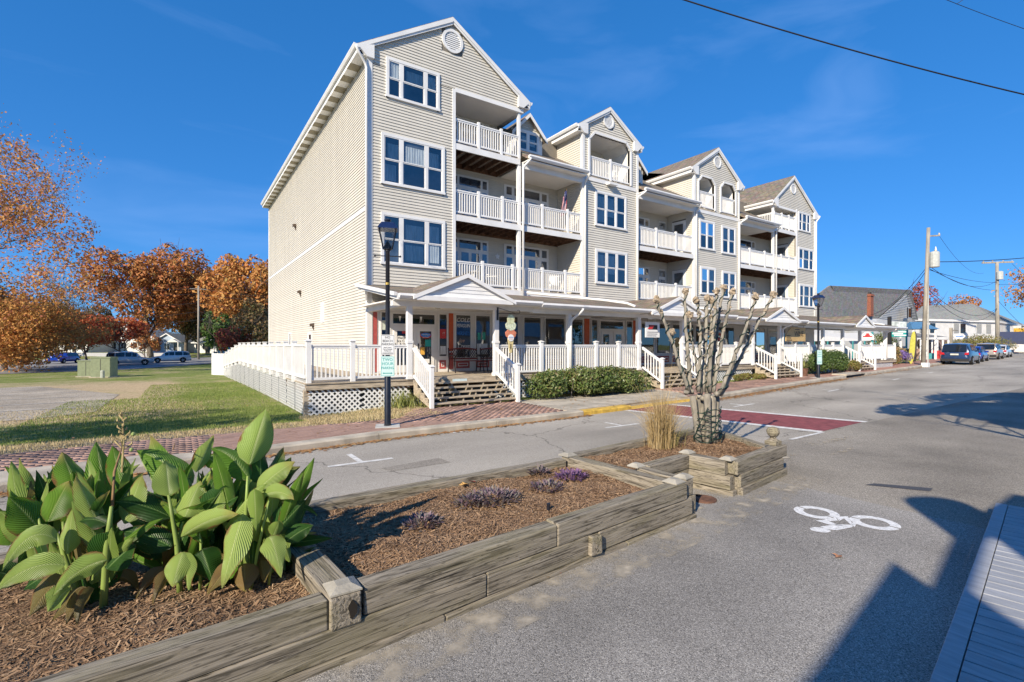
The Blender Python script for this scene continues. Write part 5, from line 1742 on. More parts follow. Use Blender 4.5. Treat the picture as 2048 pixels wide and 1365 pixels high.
# patio furniture behind the rails
plastic = mat('white_plastic', (0.75, 0.75, 0.74), rough=.4, var=.04)
def patio_chair(x, y, z, rz, label):
	t = thing('patio_chair', label, 'chair', (x, y, z), 'white plastic patio chairs on the balconies')
	t.rotation_euler = (0, 0, rz)
	def p(name, mb): mb.build(name, plastic, t, world=False)
	p('seat', MB().box(-.24, .24, -.24, .24, .38, .42))
	for a in (-.2, -.1, 0, .1, .2): p('back_slat', MB().bar((a, .24, .42), (a * 1.1, .36, .92), .06, .02, up=(0, 1, 0)))
	p('back_rail', MB().bar((-.27, .36, .93), (.27, .36, .93), .05, .05))
	for sx in (-1, 1):
		p('armrest', MB().bar((sx * .27, -.24, .62), (sx * .27, .3, .64), .06, .03))
		for sy in (-1, 1): p('leg', MB().bar((sx * .22, sy * .2, .38), (sx * .27, sy * .26, 0), .04, .04))
	return t
patio_chair(5.6, 0.75, L2, .4, 'white plastic chair behind the second floor balcony rail near the mid post')
patio_chair(9.3, 0.7, L2, -.5, 'white plastic chair at the right end of the second floor balcony')
patio_chair(13.0, 0.6, Z4, -.6, 'white slatted chair in the single eight sided balcony opening')
patio_chair(20.4, 0.6, 10.02, -.4, 'white slatted chair in the first of the paired arched openings')
patio_chair(22.4, 0.6, 10.02, -.3, 'white slatted chair in the second of the paired arched openings')
t = thing('patio_table', 'round white plastic table behind the second floor balcony rail', 'table', (4.9, .7, L2))
MB().lathe([(.4, .68), (.42, .7), (.4, .72)], (0, 0, 0), 20).build('tabletop', plastic, t, world=False)
for a in range(4): MB().bar((.25 * math.cos(a * 1.57 + .7), .25 * math.sin(a * 1.57 + .7), .68), (.32 * math.cos(a * 1.57 + .7), .32 * math.sin(a * 1.57 + .7), 0), .04, .04).build('leg', plastic, t, world=False)

# ---- benches on the porch
bench_red = mat('bench_red_wood', (.22, .035, .03), rough=.45, var=.25, scale=5)
bench_iron = mat('bench_iron', (.03, .02, .018), rough=.4, var=.3)
def bench(x, y, label):
	t = thing('bench', label, 'bench', (x, y, L1), 'benches by the ice cream shop door')
	W = 1.25
	def p(name, mb, m): return mb.build(name, m, t, world=False)
	for k in range(4): p('seat_slat', MB().box(-W / 2, W / 2, -.42 + .105 * k, -.335 + .105 * k, .43, .455), bench_red)
	top = [(-W / 2 + W * i / 16, .08, .88 + .05 * math.sin(math.pi * i / 16)) for i in range(17)]
	p('back_rail', MB().tube(top, .028, 8), bench_red)
	p('back_rail', MB().tube([(-W / 2, .02, .52), (W / 2, .02, .52)], .025, 8), bench_red)
	lt = MB()
	for s_ in (-1, 1):
		for i in range(-4, 14):
			a = -W / 2 + W * i / 12
			q0, q1 = max(-W / 2, min(W / 2, a)), max(-W / 2, min(W / 2, a + .3))
			if q1 - q0 < .05: continue
			za, zb = .53 + (q0 - a) / .3 * .37, .53 + (q1 - a) / .3 * .37
			if s_ < 0: q0, q1 = -q0, -q1
			lt.bar((q0, .02 + .06 * (za - .53) / .37, za), (q1, .02 + .06 * (zb - .53) / .37, zb), .022, .014)
	p('back_lattice', lt, bench_iron)
	for s_ in (-1, 1):
		fr = MB().tube([(s_ * W / 2, .12, 0), (s_ * W / 2, .03, .4), (s_ * W / 2, .1, .95)], .025, 6)
		p('leg', fr, bench_iron)
		p('leg', MB().tube([(s_ * W / 2, -.5, 0), (s_ * W / 2, -.42, .25), (s_ * W / 2, -.44, .62)], .025, 6), bench_iron)
		p('armrest', MB().tube([(s_ * W / 2, -.52, .6), (s_ * W / 2, -.44, .66), (s_ * W / 2, .05, .66)], .026, 6), bench_iron)
	return t
bench(3.62, -0.62, 'dark red iron lattice bench under the COLD PENGUIN window')
bench(5.05, -0.62, 'dark red iron lattice bench half hidden by the porch post')
# small notice on the top step
tag(MB().box(1.72, 2.25, PY - .135, PY - .122, L1 - .15, L1 - .05).build('step_notice', mat('pale_blue_sign', (.5, .62, .66), rough=.6)), 'pale blue notice fixed to the top step', 'sign')

# ---- ice cream cone sign hanging at the second porch post
cone = thing('ice_cream_sign', 'painted ice cream cone sign hanging from a scrolled bracket on the porch post', 'sign', (3.9, PY - .35, 2.2))
yb = PY - .4
def disc(xc, zc, rx, rz, m, y, name, wob=0):
	n = 28
	mb = MB().prism([(xc + (rx + wob * math.sin(7 * t)) * math.cos(t), y, zc + (rz + wob * math.sin(7 * t)) * math.sin(t)) for t in [2 * math.pi * i / n for i in range(n)]], (0, .02, 0))
	return mb.build(name, m, cone)
mint = mat('mint_scoop', (.62, .66, .42), rough=.6, var=.35, scale=14)
cream = mat('cream_scoop', (.62, .68, .5), rough=.6, var=.3, scale=14)
straw = mat('strawberry_scoop', (.62, .22, .13), rough=.6, var=.25, scale=10)
waffle = mat('waffle_cone', (.66, .55, .28), rough=.7, var=.3, scale=20)
SX = 3.82
MB().prism([(SX - .13, yb, 2.22), (SX + .13, yb, 2.22), (SX + .05, yb, 1.72), (SX - .05, yb, 1.72)], (0, .02, 0)).build('cone', waffle, cone)
disc(SX, 2.38, .22, .16, straw, yb - .004, 'scoop', .008)
disc(SX, 2.66, .215, .17, cream, yb - .008, 'scoop', .008)
disc(SX, 2.88, .15, .17, mint, yb - .012, 'scoop', .006)
disc(SX, 2.24, .12, .12, ink_w, yb - .016, 'round_badge')
text('lettering', "Hershey's", .05, (SX, yb - .019, 2.26), FACE, ink_b, cone)
text('lettering', 'Ice Cream', .035, (SX, yb - .019, 2.2), FACE, ink_r, cone)
MB().box(SX - .02, SX + .02, yb - .004, yb - .001, 1.85, 2.02).build('print_line', ink_k, cone)
br = MB().tube([(3.5, PY - .1, 3.08), (4.15, yb + .01, 3.08)], .012, 6).tube([(3.5, PY - .1, 3.28), (4.0, yb + .01, 3.1)], .008, 6)
br.box(3.44, 3.5, PY - .12, PY - .08, 2.85, 3.3)
br.tube([(4.15 + .06 * math.cos(t), yb + .01, 3.15 + .06 * math.sin(t)) for t in [i * .5 - 1.57 for i in range(9)]], .01, 6)
br.tube([(SX, yb + .01, 3.08), (SX, yb + .01, 3.02)], .006, 5)
br.build('bracket', black_metal, cone)
# ---- white hanging shop sign and the wine sign
hs_ = thing('shop_sign', 'white rectangular hanging sign at the porch post left of the pollarded tree', 'sign', (11.4, PY - .1, 2.6))
MB().box(10.95, 11.85, PY - .17, PY - .13, 2.32, 2.98).build('sign_board', ink_w, hs_)
MB().box(11.15, 11.7, PY - .176, PY - .171, 2.66, 2.86).build('emblem', ink_k, hs_)
MB().prism([(11.05, PY - .182, 2.68), (11.35, PY - .182, 2.68), (11.5, PY - .182, 2.84), (11.25, PY - .182, 2.84)], (0, .004, 0)).build('emblem', ink_r, hs_)
for k in range(3): MB().box(11.05, 11.75 - .06 * k, PY - .176, PY - .171, 2.53 - .08 * k, 2.565 - .08 * k).build('print_line', MATS['blur_print'] if k else mat('blur_print', (.3, .3, .3)), hs_)
MB().tube([(10.76, PY, 3.12), (11.9, PY - .15, 3.12)], .012, 6).tube([(11.1, PY - .15, 3.12), (11.1, PY - .15, 2.98)], .006, 5).tube([(11.7, PY - .15, 3.12), (11.7, PY - .15, 2.98)], .006, 5).build('bracket', black_metal, hs_)
wsn = thing('wine_sign', 'tan WINE sign with a cut corner hanging at the third porch stairs', 'sign', (23, PY - .2, 2.4))
tanb = mat('tan_sign_board', (.55, .38, .17), rough=.6, var=.1)
wy = PY - .15
X0, X1 = 22.55, 24.75
MB().prism([(X0, wy, 2.2), (X1, wy, 2.2), (X1, wy, 3.0), (X0 + .65, wy, 3.0), (X0, wy, 2.55)], (0, .04, 0)).build('sign_board', tanb, wsn)
text('lettering', 'WINE', .42, (X0 + 1.45, wy - .006, 2.62), FACE, ink_k, wsn, sx=.95)
MB().box(X0 + 1.0, X0 + 1.5, wy - .006, wy - .001, 2.86, 2.9).build('print_line', ink_k, wsn)
for k in range(3): MB().box(X0 + .08, X0 + .5 + .08 * k, wy - .006, wy - .001, 2.48 - .12 * k, 2.53 - .12 * k).build('print_line', ink_k, wsn)
MB().tube([(22.2, PY, 3.12), (24.8, wy + .02, 3.12)], .014, 6).tube([(X0 + .8, wy + .02, 3.12), (X0 + .8, wy + .02, 3.0)], .007, 5).tube([(X1 - .2, wy + .02, 3.12), (X1 - .2, wy + .02, 3.0)], .007, 5).build('bracket', black_metal, wsn)
# tan poster in the third unit's window
tag(MB().box(17.25, 17.75, -.052, -.049, 1.95, 2.4).build('window_poster', tanb), 'tan poster in the shop window behind the pollarded tree', 'poster')
# red wreath and red display behind the wine shop's door glass
wr = MB()
n = 20
for i in range(n):
	a, b_ = 2 * math.pi * i / n, 2 * math.pi * (i + 1) / n
	wr.prism([(21.35 + r * math.cos(t), -.11, 2.45 + r * math.sin(t)) for r, t in ((.1, a), (.24, a), (.24, b_), (.1, b_))], (0, .03, 0))
tag(wr.build('wreath', ink_r), 'red wreath on the wine shop door', 'wreath')
# ================================================================== STREET FURNITURE
lamp_glass = glass_mat('lantern_glass', (.92, .93, .93), .12)
def street_lamp(x, y, z, H, label, band=True, rz=.3):
	t = thing('street_lamp', label, 'lamp post', (x, y, z), 'black lantern lamp posts along the kerb')
	def p(name, mb, m, sm=False): return mb.build(name, m, t, world=False, smooth=sm)
	s = H / 4.7
	zl = 4.0 * s
	p('base_plate', MB().box(-.27, .27, -.27, .27, -.02, .012), mat('pale_footing', (.5, .49, .46), rough=.9) if 'pale_footing' not in MATS else MATS['pale_footing'])
	p('pole', MB().lathe([(.085, .012), (.075, .06), (.072, 1.45 * s), (.052, 1.5 * s), (.047, zl - .02), (.07, zl), (.05, zl + .02)], (0, 0, 0), 14), black_metal, True)
	p('ladder_bar', MB().tube([(-.28, 0, zl - .12), (.28, 0, zl - .12)], .012, 6).lathe([(.022, -.02), (.03, 0), (.0, .03)], (-.28, 0, zl - .12), 6).lathe([(.022, -.02), (.03, 0), (.0, .03)], (.28, 0, zl - .12), 6), black_metal)
	if band: p('gold_band', MB().lathe([(.053, zl - .78), (.053, zl - .73)], (0, 0, 0), 14), mat('brass_band', (.55, .38, .1), rough=.4, metal=.6) if 'brass_band' not in MATS else MATS['brass_band'])
	lan = p('lantern_base', MB().lathe([(.05, zl), (.095, zl + .03), (.10, zl + .08), (.045, zl + .17), (.02, zl + .22)], (0, 0, 0), 10), black_metal)
	lo_, hi_ = .10, .185
	z0, z1 = zl + .05, zl + .48
	cs = [(-1, -1), (1, -1), (1, 1), (-1, 1)]
	for i in range(4):
		a, b_ = cs[i], cs[(i + 1) % 4]
		q = MB().bar((a[0] * lo_, a[1] * lo_, z0), (a[0] * hi_, a[1] * hi_, z1), .022, .022)
		q.build('lantern_bar', black_metal, lan, world=False)
		q = MB().quad((a[0] * lo_ * .97, a[1] * lo_ * .97, z0), (b_[0] * lo_ * .97, b_[1] * lo_ * .97, z0), (b_[0] * hi_ * .97, b_[1] * hi_ * .97, z1), (a[0] * hi_ * .97, a[1] * hi_ * .97, z1))
		q.build('lantern_pane', lamp_glass, lan, world=False)
	roof = MB()
	rings = [(hi_ + .035, z1), (hi_ + .035, z1 + .02), (.14, z1 + .15), (.085, z1 + .165)]
	for (r, z) in rings:
		roof.v += [(cx_ * r, cy_ * r, z) for cx_, cy_ in cs]
	for k in range(len(rings) - 1):
		for i in range(4): roof.f.append((k * 4 + i, k * 4 + (i + 1) % 4, k * 4 + 4 + (i + 1) % 4, k * 4 + 4 + i))
	roof.f.append((12, 13, 14, 15)); roof.f.append((3, 2, 1, 0))
	roof.build('lantern_roof', mat('blue_black_enamel', (.01, .02, .07), rough=.22, spec=.7) if 'blue_black_enamel' not in MATS else MATS['blue_black_enamel'], lan, world=False)
	MB().lathe([(.055, z1 + .15), (.06, z1 + .2), (.078, z1 + .21), (.075, z1 + .24), (.03, z1 + .255)], (0, 0, 0), 10).build('lantern_cap', black_metal, lan, world=False)
	t.rotation_euler = (0, 0, rz)
	return t
zl1 = zwalk(-1.72, -6.85)
street_lamp(-1.72, -6.85, zl1, 4.72, 'black lantern lamp post with two parking signs in front of the ice cream shop', rz=-.35)
street_lamp(22.1, -5.3, zwalk(22.1, -5.3), 4.35, 'black lantern lamp post by the clipped round hedge', rz=-.2)
def plate(name, label, x, y, z, w, h, bg_, lines, ink, border=None, arrow=False):
	t = thing(name, label, 'sign', (x, y, z))
	rz = CAMROT[2] * .62
	t.rotation_euler = (0, 0, rz)
	bm_ = MB()
	r = .03
	pts = []
	for cx_, cz_, a0 in ((w / 2 - r, h / 2 - r, 0), (-w / 2 + r, h / 2 - r, 90), (-w / 2 + r, -h / 2 + r, 180), (w / 2 - r, -h / 2 + r, 270)):
		for k in range(5):
			a = R(a0 + 22.5 * k)
			pts.append((cx_ + r * math.cos(a), -.082, cz_ + r * math.sin(a)))
	bm_.prism(pts, (0, .004, 0))
	bm_.build('sign_face', bg_, t, world=False)
	ins = MB()
	for a, b_, c, d in ((-w / 2 + .012, w / 2 - .012, h / 2 - .02, h / 2 - .014), (-w / 2 + .012, w / 2 - .012, -h / 2 + .014, -h / 2 + .02), (-w / 2 + .012, -w / 2 + .018, -h / 2 + .02, h / 2 - .02), (w / 2 - .018, w / 2 - .012, -h / 2 + .02, h / 2 - .02)):
		ins.box(a, b_, -.0835, -.0822, c, d)
	ins.build('border_line', ink, t, world=False)
	for s, size, dz, sx in lines:
		cu = text('lettering', s, size, (0, 0, 0), FACE, ink, None, sx=sx)
		cu.parent = t
		cu.location = (0, -.084, dz)
	if arrow:
		MB().box(-w * .28, w * .28, -.086, -.084, -h * .36, -h * .325).prism([(-w * .36, -.086, -h * .342), (-w * .25, -.086, -h * .30), (-w * .25, -.086, -h * .385)], (0, .002, 0)).prism([(w * .36, -.086, -h * .342), (w * .25, -.086, -h * .30), (w * .25, -.086, -h * .385)], (0, .002, 0)).build('arrow', ink, t, world=False)
	MB().lathe([(.012, 0), (.012, .012)], (0, 0, 0), 8).build('bolt', black_metal, t, world=False)
	return t
face_w = mat('sign_face_white', (.62, .64, .66), rough=.5, var=.05)
face_t = mat('sign_face_pale_teal', (.50, .66, .66), rough=.5, var=.05)
plate('parking_sign', 'white NO BEACH PARKING sign on the near lamp post', -1.72, -6.85, 2.0, .31, .46, face_w,
      [('NO', .075, .165, 1), ('BEACH', .075, .085, .95), ('PARKING', .075, .01, .82), ('Beach Guests', .034, -.062, .9), ('Park in Municipal', .034, -.1, .85), ('Parking Lots', .034, -.138, .9), ('TOWING ENFORCED', .03, -.19, .8)], ink_k)
plate('parking_sign', 'pale teal TWO HOUR PARKING sign on the near lamp post', -1.72, -6.85, 1.51, .31, .46, face_t,
      [('TWO', .095, .15, 1), ('HOUR', .095, .055, .95), ('PARKING', .085, -.04, .78)], ink_t, arrow=True)
plate('parking_sign', 'small pale teal parking sign on the far lamp post', 22.1, -5.3, 1.35, .31, .75, face_t, [('TWO', .09, .25, 1), ('HOUR', .09, .14, .9), ('PARKING', .08, .03, .75)], ink_t, arrow=True)
# fallen leaves along the gutter
fl_m = leaf_mat('fallen_leaves_colour', [(.30, .13, .05), (.42, .24, .09), (.25, .12, .06), (.50, .36, .18)], rough=.8, trans=.0, scale=3)
lr = np.random.default_rng(5)
def scatter_leaves(name, label, pts, size=.05):
	n = len(pts)
	a = lr.uniform(0, 6.28, n); s = lr.uniform(.5, 1.3, n) * size
	tl = lr.uniform(-.35, .35, (n, 2))
	base = np.array([[-1, -.35], [.2, -.6], [1, 0], [.2, .6]])
	V_ = np.zeros((n, 4, 3))
	for k in range(4):
		lx, ly = base[k] * 1.0
		V_[:, k, 0] = pts[:, 0] + s * (lx * np.cos(a) - ly * np.sin(a))
		V_[:, k, 1] = pts[:, 1] + s * (lx * np.sin(a) + ly * np.cos(a))
		V_[:, k, 2] = pts[:, 2] + .012 + s * (lx * tl[:, 0] + ly * tl[:, 1]) * .6
	F_ = np.arange(n * 4).reshape(n, 4)
	o = np_mesh(name, V_.reshape(-1, 3), F_, fl_m)
	tag(o, label, 'leaves', kind='stuff')
	return o
P_ = []
for x in lr.uniform(-12, 4.0, 2200):
	P_.append((x, kerb_y(x) - abs(lr.normal(0, .1)) - .02, zroad(x)))
for x in lr.uniform(9.5, 24, 2600):
	P_.append((x, kerb_y(x) - abs(lr.normal(0, .22)) - .02, zroad(x)))
for x in lr.uniform(24, 50, 900):
	P_.append((x, kerb_y(x) - abs(lr.normal(0, .2)) - .02, zroad(x)))
scatter_leaves('gutter_leaves', 'drift of dry brown leaves along the gutter', np.array(P_))
P_ = [(x, y, zwalk(x, y)) for x, y in zip(lr.uniform(-8, 12, 260), lr.uniform(-7.2, -4.5, 260)) if kerb_y(x) + .2 < y]
P_ += [(x, y, gz(x, y)) for x, y in zip(lr.uniform(-12, -3, 220), lr.uniform(-4.5, 8, 220))]
scatter_leaves('walk_leaves', 'scattered dry leaves on the brick walk and lawn', np.array(P_), .045)
# grass blades on the near lawn and weeds at the lattice foot
gm1 = leaf_mat('grass_blades_green', [(.10, .16, .03), (.20, .26, .055), (.30, .33, .10)], rough=.7, trans=.2, scale=.6)
gm2 = leaf_mat('grass_blades_dry', [(.40, .31, .17), (.55, .45, .27), (.30, .27, .10)], rough=.8, trans=.1, scale=.6)
def blades(name, label, pts, h, m, w=.006, lean=.5):
	n = len(pts)
	a = lr.uniform(0, 6.28, n); hh = h * lr.uniform(.5, 1.2, n); ln = lr.uniform(0, lean, n)
	dx, dy = np.cos(a), np.sin(a)
	b = lr.uniform(0, 6.28, n)
	V_ = np.zeros((n, 3, 3))
	V_[:, 0] = pts + np.stack([dx * w, dy * w, 0 * a], 1)
	V_[:, 1] = pts - np.stack([dx * w, dy * w, 0 * a], 1)
	V_[:, 2] = pts + np.stack([np.cos(b) * ln * hh, np.sin(b) * ln * hh, hh], 1)
	o = np_mesh(name, V_.reshape(-1, 3), np.arange(n * 3).reshape(n, 3), m)
	tag(o, label, 'grass', kind='stuff')
	return o
def lawn_pts(n, x0, x1, y0, y1, extra=None):
	x, y = lr.uniform(x0, x1, n), lr.uniform(y0, y1, n)
	k = np.array([walk_in(a) + .02 < b for a, b in zip(x, y)])
	x, y = x[k], y[k]
	return np.stack([x, y, [gz(a, b) for a, b in zip(x, y)]], 1)
blades('lawn_grass', 'short green grass on the lawn beside the ramp', np.concatenate([lawn_pts(26000, -9, -2.9, -4.6, 6), lawn_pts(9000, -7, -2.9, 6, 16)]), .055, gm1, .008)
blades('dry_grass', 'straw coloured dry grass along the brick walk', np.concatenate([lawn_pts(9000, -13, -2.9, -6.2, -4.6), lawn_pts(4000, -10, -5, -2, 3)]), .06, gm2, .008)
k = 6500
xx_ = lr.uniform(-3.0, 0.25, k)
pt = np.stack([xx_, lr.uniform(-5.8, -3.35, k), np.zeros(k)], 1)
pt[:, 2] = [gz(a, b) for a, b in zip(pt[:, 0], pt[:, 1])]
blades('lattice_weeds', 'dry weeds in front of the white lattice', pt, .09, gm2, .012, .9)
pt = np.stack([lr.normal(-.1, .22, 260), lr.normal(-3.75, .16, 260), np.full(260, .08)], 1)
blades('strap_leaf_plant', 'tuft of strap leaved green plant by the first stair', pt, .55, leaf_mat('strap_leaf', [(.12, .17, .04), (.28, .30, .09), (.40, .36, .14)], trans=.2), .016, .8)
# ================================================================== TIMBER PLANTERS
GREY1, GREY2, GREY3, MOSS = (.34, .30, .24), (.235, .205, .16), (.10, .087, .067), (.23, .205, .12)
wood_x = wood_mat('weathered_timber_x', 0, GREY1, GREY2, GREY3, MOSS)
wood_y = wood_mat('weathered_timber_y', 1, GREY1, GREY2, GREY3, MOSS)
wood_end = mat('timber_end_grain', (.36, .33, .26), rough=.9, var=.5, scale=18, bump=.4, bscale=40)
cap_m = mat('timber_cap', (.36, .335, .28), rough=.85, var=.2, scale=8, bump=.2)
def timber(p, q, w, z0, z1, parent, m, name='timber', jit=.006):
	p, q = Vector((p[0], p[1], 0)), Vector((q[0], q[1], 0))
	d = (q - p).normalized()
	nrm = Vector((-d.y, d.x, 0))
	mb = MB()
	j = lambda: rnd.uniform(-jit, jit)
	zc = (z0 + z1) / 2
	n = max(2, int((q - p).length / .5))
	rows = []
	for i in range(n + 1):
		c = p.lerp(q, i / n)
		k = len(mb.v)
		for (a, z) in ((-w / 2, z0), (w / 2, z0), (w / 2, z1), (-w / 2, z1)):
			v = c + nrm * (a + j() * .7)
			mb.v.append((v.x, v.y, z + j()))
		rows.append(k)
	for a, b_ in zip(rows, rows[1:]):
		for t in range(4): mb.f.append((a + t, a + (t + 1) % 4, b_ + (t + 1) % 4, b_ + t))
	mb.f.append((rows[0], rows[0] + 1, rows[0] + 2, rows[0] + 3)[::-1])
	mb.f.append((rows[-1], rows[-1] + 1, rows[-1] + 2, rows[-1] + 3))
	return mb.build(name, m, parent, bevel=.012)
def capped_end(x, y, z, parent, w=.19, rz=.1, h=.045):
	mb = MB()
	ca, sa = math.cos(rz), math.sin(rz)
	def rt(a, b_): return (x + a * ca - b_ * sa, y + a * sa + b_ * ca)
	for r, zz_ in ((w / 2, z), (w / 2, z + .012), (w * .22, z + h)):
		mb.v += [(*rt(sx * r, sy * r), zz_) for sx, sy in ((-1, -1), (1, -1), (1, 1), (-1, 1))]
	for k in range(2):
		for i in range(4): mb.f.append((k * 4 + i, k * 4 + (i + 1) % 4, k * 4 + 4 + (i + 1) % 4, k * 4 + 4 + i))
	mb.f.append((8, 9, 10, 11)); mb.f.append((3, 2, 1, 0))
	mb.build('post_cap', cap_m, parent)
TOP = .42
C1, C2, C3 = .232, .044, -.14
W_ = .16
SL = (14.30 - 14.745) / (5.2 - .69) * -1            # the front wall leans away from the street line
def fy(x): return -14.62 + .098 * (x + 5.0)
LOW = thing('timber_planter', 'long low planter of stacked grey timbers holding the broad leaved plants', 'planter', (-4, -13.5, 0))
# front wall courses
timber((-9.6, fy(-9.6)), (-4.93, fy(-4.93)), W_, C1, TOP, LOW, wood_x)
timber((-4.70, fy(-4.70)), (-2.95, fy(-2.95)), W_, C1 + .002, TOP + .004, LOW, wood_x)
timber((-2.945, fy(-2.945)), (-.88, fy(-.88)), W_, C1 + .002, TOP + .01, LOW, wood_x)
for a, b_ in ((-9.6, -6.9), (-6.895, -3.72), (-3.715, -2.55), (-2.40, -.78)):
	timber((a, fy(a) - .006), (b_, fy(b_) - .006), W_, C2, C1 - .004, LOW, wood_x)
for a, b_ in ((-9.6, -5.3), (-5.295, -4.1), (-4.095, -2.0), (-1.995, -.72)):
	timber((a, fy(a) - .016), (b_, fy(b_) - .016), W_ + .02, C3, C2 - .004, LOW, wood_x)
# end of a cross tie showing between two middle timbers
timber((-2.475, fy(-2.475) - .13), (-2.475, fy(-2.475) + .5), .14, C2 + .002, C1 - .006, LOW, wood_y, 'cross_tie')
# left divider: its butt end stands proud of the front wall
timber((-4.815, fy(-4.815) - .10), (-4.98, -12.62), .20, C1 - .01, TOP + .004, LOW, wood_y, 'divider_timber')
capped_end(-4.812, fy(-4.815) + .01, TOP + .006, LOW, .2, .0, .04)
timber((-4.83, fy(-4.83) + .16), (-4.98, -12.64), .16, C2, C1 - .014, LOW, wood_y, 'divider_timber')
# rotted hollow in the butt end
mb = MB()
hr = random.Random(4)
pts = [(-4.775 + .035 * math.cos(t) * hr.uniform(.6, 1.3), fy(-4.815) - .104, .325 + .055 * math.sin(t) * hr.uniform(.6, 1.3)) for t in [2 * math.pi * i / 11 for i in range(11)]]
mb.prism(pts, (0, .002, 0))
mb.build('rot_hollow', mat('rotten_wood', (.02, .016, .012), rough=1), LOW)
# back wall
timber((-9.6, -12.62), (-5.07, -12.58), W_, C1 - .02, TOP - .02, LOW, wood_x)
timber((-4.89, -12.58), (-1.22, -12.50), W_, C1 - .02, TOP - .02, LOW, wood_x)
timber((-9.6, -12.60), (-1.22, -12.49), W_, C2 - .1, C1 - .026, LOW, wood_x)
# right divider
timber((-1.10, -12.42), (-.99, fy(-.99) + .09), .16, C1 + .0, TOP + .006, LOW, wood_y, 'divider_timber')
timber((-1.10, -12.42), (-.99, fy(-.99) + .09), .15, C2, C1 - .004, LOW, wood_y, 'divider_timber')
capped_end(-1.11, -12.48, TOP + .008, LOW, .19)
capped_end(-1.0, fy(-1) + .02, TOP + .012, LOW, .19)
# short return at the near right corner
timber((-.735, fy(-.735) - .02), (-.755, -13.5), .15, C1 - .0, TOP + .008, LOW, wood_y)
timber((-.70, fy(-.70) - .03), (-.74, -13.5), .17, C2, C1 - .004, LOW, wood_y)
timber((-.66, fy(-.66) - .01), (-.72, -13.5), .15, C3, C2 - .004, LOW, wood_y)
capped_end(-.735, fy(-.735) + .06, TOP + .01, LOW, .17)
capped_end(-.79, -13.46, TOP + .01, LOW, .17)

FAR = thing('timber_planter', 'stepped out timber planter holding the pollarded tree', 'planter', (1.2, -13.2, 0))
T2 = .45
timber((-.70, -13.52), (.24, -13.42), .15, .26, T2, FAR, wood_x)
timber((-.70, -13.51), (.24, -13.41), .15, .07, .256, FAR, wood_x)
timber((-.66, -13.51), (.22, -13.41), .15, -.1, .066, FAR, wood_x)
timber((.315, -13.36), (.40, -13.98), .15, .26, T2 + .002, FAR, wood_y)
timber((.315, -13.36), (.42, -14.04), .16, .07, .256, FAR, wood_y)
timber((.33, -13.36), (.45, -14.07), .18, -.1, .066, FAR, wood_y)
timber((.42, -14.03), (2.12, -13.80), .16, .275, T2 + .004, FAR, wood_x)
timber((.50, -14.03), (1.98, -13.83), .15, .10, .268, FAR, wood_x)
timber((.50, -14.05), (2.08, -13.83), .16, -.07, .092, FAR, wood_x)
timber((.52, -14.05), (1.94, -13.86), .14, -.2, -.075, FAR, wood_x)
timber((2.04, -13.70), (2.85, -12.05), .15, .17, T2 - .06, FAR, wood_y)
timber((2.04, -13.70), (2.85, -12.05), .15, -.05, .166, FAR, wood_y)
timber((-1.02, -12.42), (1.0, -12.2), .15, .2, T2 - .03, FAR, wood_x)
timber((1.005, -12.2), (2.8, -11.98), .15, .2, T2 - .04, FAR, wood_x)
timber((-1.02, -12.41), (2.8, -11.97), .15, -.05, .196, FAR, wood_x)
capped_end(.33, -13.40, T2 + .006, FAR, .17)
capped_end(.43, -13.97, T2 + .008, FAR, .17)
# turned finial post
fin = MB()
fx, fyy = 1.95, -13.76
fin.box(fx - .09, fx + .09, fyy - .09, fyy + .09, T2 + .006, T2 + .07)
fin.build('post', wood_y, FAR, bevel=.01)
fin = MB().lathe([(.085, .07), (.05, .10), (.045, .125), (.075, .15), (.095, .19), (.095, .225), (.07, .265), (.02, .28)], (fx, fyy, T2), 10)
fin.build('post_finial', wood_y, FAR)

